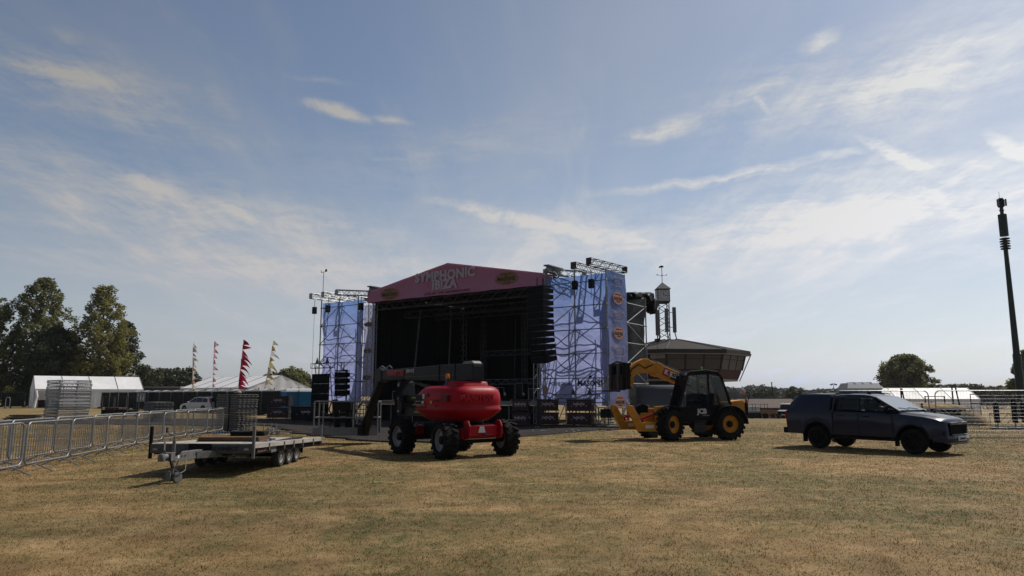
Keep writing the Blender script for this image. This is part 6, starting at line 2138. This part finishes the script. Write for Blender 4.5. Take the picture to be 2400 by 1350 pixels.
lo8, hi8 = oc(RB + .33, z0_ + 1.0), oc(RT - .22, z2 - .06)
for k in range(8):
    j = (k + 1) % 8
    for s_ in range(3):
        f0, f1 = s_ / 3 + .02, (s_ + 1) / 3 - .02
        A0, A1, B0, B1 = lo8[k].lerp(lo8[j], f0), lo8[k].lerp(lo8[j], f1), hi8[k].lerp(hi8[j], f0), hi8[k].lerp(hi8[j], f1)
        nrm = Vector((A0.x + A1.x, A0.y + A1.y, 0)).normalized() * .03
        w_ = pane('window', [A0.lerp(B0, .0) + nrm, A1 + nrm, A1.lerp(B1, .60) + nrm, A0.lerp(B0, .60) + nrm], cbd, M['winegrey'])
        pane('upper_pane', [A0.lerp(B0, .64) + nrm, A1.lerp(B1, .64) + nrm, B1 + nrm, B0 + nrm], cbd, M['winegrey'] if (k * 3 + s_) % 7 else M['offwhite'])
    part('corner_post', M['clad'], cbd, ('bar', lo8[k], hi8[k], .12, 6))
part('drain_pipe', M['offwhite'], cbd, ('bar', oc(RT + .3, z2)[7] , oc(RB + .1, z0_)[7], .05, 6))

ctw = thing('clock_tower', 'steel lattice clock tower with antennas on the pavilion roof', 'clock tower', (CB.x - .85, CB.y - .8, zr + .75 + CB.z))
H0 = 3.9
tl2 = MB()
lattice(tl2, (0, 0, -.6), (0, 0, H0), .95, .95, .55, .05, 5)
tl2.build('lattice_mast', M['darksteel'], ctw)
M['slate'] = mat('slate_blue_roof', (.05, .055, .07), .6, 0, .15)
hs = part('clock_house', M['slate'], ctw, ('box', (0, 0, H0 + .66), (1.16, 1.16, 1.3)), bevel=.02)
M['clockface'] = mat('pale_clock_face', (.58, .60, .63), .5, 0, .05)
for rz_ in (0, 90, -90):
    Mz = Matrix.Rotation(R(rz_ - 6), 4, 'Z') if False else Matrix.Rotation(R(rz_), 4, 'Z')
    cf = part('clock_face', M['clockface'], hs, ('box', Mz @ Vector((0, -.59, H0 + .66)), (1.02, .02, 1.02), Mz.to_3x3()))
    part('hour_mark', M['ink'], cf, *[('box', Mz @ Vector((.42 * math.sin(R(30 * h_)), -.606, H0 + .66 + .42 * math.cos(R(30 * h_)))), (.035, .012, .12), (Mz @ Matrix.Rotation(R(30 * h_), 4, 'Y')).to_3x3()) for h_ in range(12)])
    for ang, ln_, w_ in ((-15, .26, .05), (92, .40, .035)):
        part('clock_hand', M['ink'], cf, ('box', Mz @ Vector((ln_ / 2 * math.sin(R(ang)), -.612, H0 + .66 + ln_ / 2 * math.cos(R(ang)))), (w_, .012, ln_), (Mz @ Matrix.Rotation(R(ang), 4, 'Y')).to_3x3()))
part('spire_roof', M['slate'], ctw, ('loft', [[Vector((x * .68, y * .68, H0 + 1.30)) for x, y in ((-1, -1), (1, -1), (1, 1), (-1, 1))], [Vector((x * .02, y * .02, H0 + 1.98)) for x, y in ((-1, -1), (1, -1), (1, 1), (-1, 1))]]))
wv = part('weather_vane', M['darksteel'], ctw, ('bar', (0, 0, H0 + 1.9), (0, 0, H0 + 3.5), .03), ('bar', (-.4, 0, H0 + 2.65), (.4, 0, H0 + 2.65), .018), ('bar', (0, -.4, H0 + 2.65), (0, .4, H0 + 2.65), .018),
          ('prism', [(-.22, -.08), (.22, -.02), (.22, .12), (.0, .16), (-.22, .05)], .03, Matrix.Translation((-.05, 0, H0 + 3.45))))
for ch, x in (('W', -.45), ('E', .45)):
    text(ch, .22, M['ink'], wv, (x, 0, H0 + 2.7), RX, depth=.015)
M['antenna'] = mat('grey_antenna', (.18, .18, .19), .5, 0, .08)
for x, y, z, hgt in ((-.68, -.5, 2.0, 2.4), (.15, -.75, 2.2, 2.2), (1.02, -.1, 2.3, 2.4)):
    an_ = part('antenna', M['antenna'], ctw, ('box', (x, y, z), (.34, .16, hgt)), bevel=.03)
    part('bracket', M['darksteel'], an_, ('bar', (x, y + .1, z + .7), (x * .5, y * .5, z + .7), .03), ('bar', (x, y + .1, z - .7), (x * .5, y * .5, z - .7), .03))
part('cable_loop', M['black'], ctw, ('tube', [(1.02, -.1, 1.1), (1.15, -.1, .6), (1.0, -.1, .2), (.5, 0, .1)], .05), ('tube', [(-.4, -.5, .8), (-.7, -.5, .2), (-.6, -.4, -.2), (-.4, 0, -.4)], .05))
part('platform', M['darksteel'], ctw, ('box', (0, 0, .15), (1.5, 1.4, .06)), ('box', (-.75, -.2, .3), (.3, .3, .4)))

# flat-roofed building on the left
fb = thing('flat_roof_building', 'low brown building with pale flat roof right of the frame tent', 'building', (gx(374, 132) + 1, 132, 0), R(-8))
part('wall', mat('brown_brick_wall', (.12, .08, .062), .9, 0, .2, 3, bump=.3, bscale=8), fb, ('box', (0, 0, 1.45), (10.5, 7, 2.9)))
fr_ = part('roof', M['offwhite'], fb, ('box', (0, 0, 3.05), (11.4, 8, .28)), bevel=.03)
part('roof_felt', M['asph'], fr_, ('box', (0, 0, 3.22), (11.2, 7.8, .06)))
for x in (-3.6, -1.2, 1.2, 3.6):
    w_ = part('window', M['glass'], fb, ('box', (x, -3.51, 1.6), (1.4, .04, 1.1)))
    part('frame', M['offwhite'], w_, ('box', (x, -3.53, 1.03), (1.5, .08, .06)), ('box', (x, -3.53, 2.17), (1.5, .08, .06)))
part('roof_rail', M['darksteel'], fb, *[('bar', (-5 + 2 * k, 3.4, 3.2), (-5 + 2 * k, 3.4, 3.9), .03) for k in range(6)], ('bar', (-5, 3.4, 3.9), (5, 3.4, 3.9), .03))
fb2 = thing('flat_roof_building', 'low pale building end between flat roofed building and toilets', 'building', (gx(440, 140), 140, 0), R(-14))
part('wall', M['clad'], fb2, ('box', (0, 0, 1.3), (7, 5, 2.6)))
part('roof', M['offwhite'], fb2, ('box', (0, 0, 2.72), (7.8, 5.8, .2)), bevel=.02)
part('door', M['toiletblue'], fb2, ('box', (-1.2, -2.53, 1.1), (1.1, .05, 2.1)))

# farm buildings on the right
fm = thing('barn', 'low barn with a wide brown tiled roof right of the telehandler', 'barn', (gx(1796, 118), 118, gz(gx(1796, 118), 118)), R(4))
part('wall', M['clad'], fm, ('box', (0, 0, .95), (9.6, 6, 1.9)))
rfb = MB()
rfb.add([(-5.2, -3.4, 1.8), (5.2, -3.4, 1.8), (3.9, 0, 3.2), (-5.2, 0, 3.2), (5.2, 3.4, 1.8), (-5.2, 3.4, 1.8)], [(0, 1, 2, 3), (3, 2, 4, 5), (1, 4, 2), (0, 3, 5)])
rfo = rfb.build('roof', mat('brown_tiles', (.17, .125, .11), .9, 0, .25, 2.5, bump=.5, bscale=9), fm)
part('ridge', M['clad'], rfo, ('bar', (-5.2, 0, 3.24), (3.9, 0, 3.24), .10, 6))
part('gutter', M['offwhite'], rfo, ('bar', (-5.2, -3.45, 1.76), (5.2, -3.45, 1.76), .06, 6))
for x in (-2.8, .2, 3.0):
    part('door', M['black'], fm, ('box', (x, -3.02, .8), (1.4, .05, 1.5)))


def W0(u, Y):
    x = gx(u, Y)
    return Vector((x, Y, gz(x, Y)))


wb_ = thing('flat_wagon', 'low white flat wagon with stacked frames right of the telehandler', 'wagon', W0(1768, 96), R(3))
part('deck', M['offwhite'], wb_, ('box', (0, 0, .95), (2.7, 1.8, .22)), bevel=.02)
part('crate', M['whitepaint'], wb_, ('box', (-.35, 0, 1.36), (1.4, 1.0, .5)), bevel=.02)
part('frame', M['black'], wb_, *[('bar', (x, -.7, 1.05), (x, -.7, 1.9), .03) for x in (-1.3, -.7, -.3, .4, .9, 1.3)], ('bar', (-1.3, -.7, 1.9), (1.4, -.7, 1.9), .03))
for x in (-.9, .9):
    for y in (-.8, .8):
        part('wheel', M['rubber'], wb_, ('bar', (x, y - .1, .38), (x, y + .1, .38), .38, 16))
part('axle', M['darksteel'], wb_, ('bar', (-.9, -.8, .38), (-.9, .8, .38), .05), ('bar', (.9, -.8, .38), (.9, .8, .38), .05))
M['benchwood'] = mat('orange_brown_timber', (.30, .16, .09), .8, 0, .25, 6)
for i, u in enumerate((1790, 1806, 1822)):
    bn = thing('timber_bench', ('left', 'middle', 'right')[i] + ' of three brown timber benches heaped by the white off road car', 'bench', W0(u, 93 + i), R(20 * i), 'timber benches by the barn')
    part('seat', M['benchwood'], bn, ('box', (0, 0, .72), (1.2, .5, .07)), bevel=.01)
    for x in (-.45, .45):
        part('leg', M['benchwood'], bn, ('beam', (x, -.25, 0), (x, .25, .7), .07, .07), ('beam', (x, .25, 0), (x, -.25, .7), .07, .07))
    part('back', M['benchwood'], bn, ('box', (0, .3, .95), (1.2, .05, .3), (R(12), 0, 0)))

lp = thing('flood_light_pole', 'thin pole with twin flood lights on the right skyline', 'lamp post', W0(1953, 190))
part('pole', M['darksteel'], lp, ('bar', (0, 0, 0), (0, 0, zt(902, 190) - lp.location.z), .12, 8, .07))
for s_ in (-1, 1):
    part('flood_light', M['grey'], lp, ('box', (s_ * .5, 0, zt(901, 190) - lp.location.z), (.75, .4, .35), (0, R(20 * s_), 0)), bevel=.04)
wp = thing('wooden_pole', 'bare leaning wooden pole on the skyline right of the telehandler', 'pole', W0(1812, 170))
part('shaft', mat('dark_pole_wood', (.05, .042, .036), .9), wp, ('bar', (0, 0, 0), (-.4, 0, zt(897, 170) - wp.location.z), .16, 8, .12))
part('cap', M['darksteel'], wp, ('box', (-.4, 0, zt(897, 170) - wp.location.z), (.3, .3, .2)))

# phone mast
ph = W0(2389, 72)
pm = thing('phone_mast', 'tall dark green phone mast at the right edge', 'mast', ph)
M['mastgreen'] = mat('dark_green_mast', (.012, .028, .020), .5, .1, .15, 1)
hz = zt(462, 72) - ph.z
part('lower_shaft', M['mastgreen'], pm, ('bar', (0, 0, 0), (0, 0, hz * .285), .40, 18, .36), smooth=40)
part('upper_shaft', M['mastgreen'], pm, ('bar', (0, 0, hz * .285), (0, 0, hz * .765), .30, 18, .20), smooth=40)
for k in range(5):
    part('collar', M['mastgreen'], pm, ('lathe', [(.2, 0), (.44 + .05 * (k % 2), .05), (.46, .14), (.25, .2)], Matrix.Translation((0, 0, hz * .755 + .26 * k)), 10))
part('shroud', M['mastgreen'], pm, ('bar', (0, 0, hz * .818), (0, 0, hz * .918), .40, 14, .40), smooth=40)
part('neck', M['darksteel'], pm, ('bar', (0, 0, hz * .915), (0, 0, hz * .955), .17, 10), ('lathe', [(.2, 0), (.26, .05), (.2, .12)], Matrix.Translation((0, 0, hz * .935)), 10))
hm = part('head', M['black'], pm, ('lathe', [(.2, 0), (.32, .1), (.32, .75), (.22, .95), (.0001, 1.0)], Matrix.Translation((0, 0, hz * .952)), 12), smooth=40)
for t in (200, 320, 80):
    part('antenna', M['antenna'], hm, ('box', (.42 * math.cos(R(t)), .42 * math.sin(R(t)), hz * .952 + .45), (.16, .2, .72), (0, 0, R(t))), bevel=.02)
part('lightning_rod', M['darksteel'], pm, ('bar', (-.1, 0, hz * .99), (-.1, 0, hz * 1.025), .018))
part('cable_tray', M['galv'], pm, ('box', (.02, -.26, hz * .72), (.06, .03, 1.4)))

# ---------------------------------------------------------------- more vehicles
def simple_wheels(root, axles, y, r_, w, rm):
    for x in axles:
        for s_ in (-1, 1):
            wheel(root, (x, s_ * y, r_), r_, w, r_ * .62, rm, s_, hub=False, spokes=5)


ce = thing('estate_car', 'white estate car parked before the dark fence', 'car', (-31.0, 72.5, 0), R(152))
car_body('body', M['whitepaint'], ce, [(-2.36, .88, .90), (-2.25, .96, .95), (-1.6, 1.0, 1.0), (.6, .96, 1.0), (.9, .93, .99), (1.9, .82, .93), (2.2, .72, .85), (2.32, .62, .75)], .28, (-1.35, 1.4), .37, .93, .34, n=50)
ge = greenhouse('cabin', M['whitepaint'], ce, [(-2.30, .92, 1.0, .84, .78), (-1.95, .96, 1.42, .86, .66), (-1.5, .96, 1.52, .86, .66), (-.3, .95, 1.54, .86, .66), (.3, .94, 1.45, .86, .66), (1.1, .92, .97, .84, .78)])
for s_ in (-1, 1):
    pe = (.86, .69, .96, 1.50)
    for pts in ([(-1.85, 1.02), (-1.70, 1.36), (-1.15, 1.43), (-1.12, 1.02)], [(-1.05, 1.02), (-1.05, 1.43), (-.25, 1.45), (-.22, 1.02)], [(-.15, 1.02), (-.18, 1.45), (.15, 1.40), (.72, 1.06), (.72, 1.02)]):
        sidepane('side_window', pts, s_, ge, pe, M['glass'])
    part('tail_lamp', M['red'], ce, ('box', (-2.20, s_ * .76, 1.10), (.14, .10, .62), (0, R(28), 0)), bevel=.02)
    part('mirror', M['whitepaint'], ce, ('box', (.72, s_ * 1.0, 1.02), (.12, .18, .12)), bevel=.03)
    part('roof_rail', M['black'], ce, ('bar', (-1.7, s_ * .6, 1.55), (.1, s_ * .6, 1.54), .02))
pane('rear_window', [(-2.27, -.66, 1.05), (-2.27, .66, 1.05), (-2.0, .56, 1.40), (-2.0, -.56, 1.40)], ge, M['glass'])
part('rear_bumper', M['whitepaint'], ce, ('box', (-2.34, 0, .50), (.2, 1.7, .24)), bevel=.05)
part('number_plate', mat('yellow_plate', (.6, .45, .05), .5), ce, ('box', (-2.46, 0, .62), (.012, .52, .11)))
part('underbody', M['black'], ce, ('box', (0, 0, .36), (3.8, 1.3, .22)))
simple_wheels(ce, (-1.35, 1.4), .80, .33, .22, M['rim'])

ld = thing('off_road_car', 'white boxy off road car seen behind the pickup hard top', 'car', W0(1842, 94), R(-125))
car_body('body', M['whitepaint'], ld, [(-2.1, 1.05, .96), (-2.0, 1.1, 1.0), (.5, 1.1, 1.0), (.8, 1.1, 1.0), (1.9, 1.05, .98), (2.05, .95, .96)], .45, (-1.2, 1.4), .46, .86, .42, n=40)
gl = greenhouse('cabin', M['whitepaint'], ld, [(-2.06, 1.08, 1.88, .84, .74), (-1.9, 1.08, 1.94, .84, .74), (.35, 1.08, 1.94, .84, .74), (.5, 1.08, 1.86, .84, .74), (.78, 1.08, 1.14, .84, .82)])
pane('windscreen', [(.80, -.76, 1.20), (.80, .76, 1.20), (.56, .68, 1.80), (.56, -.68, 1.80)], gl, M['glass'])
for s_ in (-1, 1):
    sidepane('side_window', [(-1.8, 1.25), (-1.8, 1.75), (.38, 1.75), (.6, 1.25)], s_, gl, (.84, .74, 1.08, 1.94), M['glass'])
    part('head_lamp', M['lamp'], ld, ('lathe', [(.11, 0), (.10, .03), (.0001, .04)], Matrix.Translation((2.06, s_ * .6, .88)) @ Matrix.Rotation(R(90), 4, 'Y'), 12))
part('grille', M['black'], ld, ('box', (2.07, 0, .82), (.06, 1.5, .36)))
part('bumper', M['black'], ld, ('box', (2.16, 0, .55), (.16, 1.7, .16)), bevel=.02)
part('number_plate', M['white'], ld, ('box', (2.25, 0, .56), (.012, .5, .11)))
simple_wheels(ld, (-1.2, 1.4), .74, .40, .22, M['rim'])

dv = thing('dark_van', 'dark brown van nose showing behind the pickup bonnet', 'van', (17.1, 34.0, 0), R(-20))
M['brownvan'] = mat('dull_brown_paint', (.06, .045, .042), .5, 0, .1, 2)
car_body('body', M['brownvan'], dv, [(-2.2, 1.0, .96), (-2.1, 1.05, 1.0), (.6, 1.02, 1.0), (1.2, .98, .98), (1.9, .85, .9), (2.0, .75, .85)], .35, (-1.3, 1.3), .42, .88, .38, n=40)
gv = greenhouse('cabin', M['brownvan'], dv, [(-2.15, 1.02, 1.70, .84, .74), (-2.0, 1.02, 1.80, .84, .74), (.2, 1.02, 1.78, .84, .74), (.45, 1.0, 1.66, .84, .74), (1.3, .98, 1.03, .82, .78)])
pane('windscreen', [(1.24, -.74, 1.09), (1.24, .74, 1.09), (.52, .66, 1.64), (.52, -.66, 1.64)], gv, M['glass'])
for s_ in (-1, 1):
    sidepane('side_window', [(-.5, 1.12), (-.5, 1.66), (.25, 1.66), (.85, 1.12)], s_, gv, (.84, .74, 1.02, 1.8), M['glass'])
    part('mirror', M['whitepaint'], dv, ('box', (.95, s_ * 1.05, 1.18), (.14, .24, .2)), bevel=.04)
simple_wheels(dv, (-1.3, 1.3), .76, .36, .22, M['rim'])
for i, (u, Y) in enumerate(((2144, 33.2), (2159, 33.4))):
    po = thing('black_post', ('thin black post left of two behind the pickup bonnet', 'thin black post right of two behind the pickup bonnet')[i], 'post', W(u, 1000, Y) * Vector((1, 1, 0)), 0, 'black posts behind the bonnet')
    part('shaft', M['black'], po, ('bar', (0, 0, 0), (.12 * i, 0, 1.32), .05, 8))
    part('base', M['black'], po, ('box', (0, 0, .03), (.4, .4, .05)))

# grey round-backed trailer behind the telehandler
gt = thing('box_trailer', 'dark grey round topped box trailer behind the telehandler boom', 'trailer', (8.6, 42.2, 0), R(-10))
q = MB()
q.loft([[Vector((x, y * w_, z)) for y, z in ((-1, .55), (1, .55), (1, 1.9), (.85, 2.15), (.5, 2.28), (-.5, 2.28), (-.85, 2.15), (-1, 1.9))] for x, w_ in ((-1.35, .75), (-1.1, .98), (0, 1.0), (1.3, 1.0), (1.35, .98))])
q.build('body', mat('grey_grp', (.05, .053, .055), .35, 0, .1, 2, coat=.3), gt, smooth=40)
q = MB()
q.prism([(-.85, .6), (.85, .6), (.85, 1.75), (.45, 2.12), (-.45, 2.12), (-.85, 1.75)], .05, Matrix.Translation((1.38, 0, 0)) @ Matrix.Rotation(R(90), 4, 'Z'))
fd = q.build('front_panel', M['offwhite'], gt, bevel=.02)
part('door', M['whitepaint'], fd, ('box', (1.42, -.1, 1.25), (.03, .8, 1.1)), bevel=.01)
part('door', M['offwhite'], gt, ('prism', [(.62, .62), (1.28, .62), (1.28, 1.72), (1.1, 1.95), (.8, 1.95), (.62, 1.8)], .03, Matrix.Translation((0, -1.005, 0))), bevel=.01)
part('badge', M['white'], gt, ('lathe', [(.13, 0), (.13, .01), (.0001, .01)], Matrix.Translation((-.75, -1.0, 1.0)) @ Matrix.Rotation(R(90), 4, 'X'), 14))
for x in (-.3, .45):
    for s_ in (-1, 1):
        part('wheel', M['rubber'], gt, ('bar', (x, s_ * .92 - .1, .32), (x, s_ * .92 + .1, .32), .32, 16))
part('drawbar', M['galv'], gt, ('beam', (-1.3, 0, .55), (-2.6, 0, .5), .1, .1))
part('chassis', M['darksteel'], gt, ('box', (0, 0, .5), (2.6, 1.6, .12)))

# ---------------------------------------------------------------- truss pile and straw bank on the right
mb_ = thing('straw_bank', 'low rounded bank of dry grass behind the truss pile', 'mound', (24.6, 42.5, 0), R(-6))
q = MB()
q.grid(lambda s, t: ((s - .5) * 5.6, (t - .5) * 3.4, 1.26 * max(0, 1 - (abs(2 * s - 1)) ** 3.2) * max(0, 1 - abs(2 * t - 1) ** 3.0) ** .8 + .03 * math.sin(s * 40) * math.sin(t * 31) - .03), 50, 30)
q.build('turf', grass_material('dry_turf_bank', True) if False else gm_, mb_, smooth=60, fix=False)


def truss_piece(label, p, q_, w, h, mm='alu', group='truss lengths piled on the right'):
    mid = (vec(p) + vec(q_)) / 2; mid.z = 0
    t = thing('truss_length', label, 'truss', mid, 0, group)
    lattice(MB(), vec(p) - mid, vec(q_) - mid, w, h, h * 1.1, .028).build('lattice', M[mm], t)
    return t


truss_piece('silver truss length lying lowest left in the right hand pile', (20.8, 38.9, .30), (24.6, 38.5, .30), .4, .42)
truss_piece('silver truss length resting on the lowest left one', (21.2, 39.0, .80), (24.4, 38.6, .80), .4, .40)
truss_piece('large silver truss frame at the right end of the pile', (25.2, 38.2, .42), (29.2, 37.6, .42), .5, .66)
truss_piece('silver truss length on top of the large frame', (25.0, 38.4, 1.12), (29.2, 37.8, 1.12), .4, .30)
for i, u in enumerate((2328, 2370, 2392)):
    po = thing('wrapped_post', ('left', 'middle', 'right')[i] + ' of three upright black wrapped posts in the truss pile', 'post', (gx(u, 37.2), 37.2, 0), 0, 'black wrapped posts in the truss pile')
    part('sleeve', M['black'], po, ('bar', (0, 0, .32), (0, 0, 1.55 if i == 1 else 1.3), .13, 10), smooth=40)
    part('shaft', M['galv'], po, ('bar', (0, 0, 0), (0, 0, 1.75), .04, 8))
    part('base', M['grey'], po, ('box', (0, 0, .03), (.5, .5, .06)))
for i, (x, y) in enumerate(((25.3, 43.4), (26.4, 43.0), (23.6, 43.6))):
    hp = thing('black_hoop', ('tall black tube hoop standing behind the straw bank', 'black tube hoop at the right end of the straw bank', 'pointed black tube hoop left behind the straw bank')[i], 'hoop', (x, y, 0), R(-5), 'black tube hoops by the straw bank')
    w_, z_ = ((1.1, 1.62), (.5, 2.15), (.35, 2.1))[i]
    part('tube', M['black'], hp, ('tube', [(-w_ / 2, 0, 0), (-w_ / 2, 0, z_), (w_ / 2 - (.3 if i else 0), 0, z_), (w_ / 2, 0, 0)], .045, 6))
    part('cross_bar', M['black'], hp, ('bar', (-w_ / 2, 0, .5), (w_ / 2, 0, .5), .03))
gr_ = thing('guard_rail', 'thin dark guard rail behind the truss pile at the right edge', 'rail', (30.5, 44.0, 0), R(-3))
for x in (-2.6, 0, 2.6):
    part('post', M['darksteel'], gr_, ('bar', (x, 0, 0), (x, 0, 1.75), .03))
part('rail', M['darksteel'], gr_, ('bar', (-2.6, 0, 1.75), (2.6, 0, 1.75), .03))
part('rail', M['darksteel'], gr_, ('bar', (-2.6, 0, 1.2), (2.6, 0, 1.2), .03))
pl = thing('dark_platform', 'flat dark platform edge under the straw bank', 'platform', (22.8, 41.2, 0), R(-6))
part('deck', M['black'], pl, ('box', (0, 0, .88), (5.2, .7, .12)), bevel=.02)
for x in (-2.3, 0, 2.3):
    part('leg', M['black'], pl, ('box', (x, 0, .42), (.1, .5, .82)))

# small repeated fittings too fine to pick apart stay joined
for o in bpy.data.objects:
    if o.parent and o.type == 'MESH' and o.name.split('.')[0] in ('latch', 'castors', 'corner', 'bolt', 'pin', 'rim_holes', 'hour_mark', 'knobs', 'end_plates', 'lashing_eye', 'collars',
                                                                 'window_guard', 'door_panel', 'hip', 'frame_bars', 'paper_scraps', 'lettering', 'letters', 'letter_outline', 'embossed_lettering', 'hand', 'brake_disc', 'warning_stripe', 'hose', 'cable_guide', 'flying_frame', 'vent_slats', 'hose_bundle'):
        o['kind'] = 'stuff'

# thin summer haze
hm_ = bpy.data.materials.new('summer_haze')
hm_.use_nodes = True
hn = hm_.node_tree.nodes
hn.remove(hn['Principled BSDF'])
pv = hn.new('ShaderNodeVolumePrincipled')
pv.inputs['Color'].default_value = (.86, .90, .95, 1)
pv.inputs['Density'].default_value = .00009
pv.inputs['Anisotropy'].default_value = .3
hm_.node_tree.links.new(pv.outputs[0], hn['Material Output'].inputs['Volume'])
hz_ = MB().box((0, 770, 14.5), (4400, 1720, 35)).build('haze', hm_)
tag(hz_, 'thin summer haze over the field', kind='stuff')
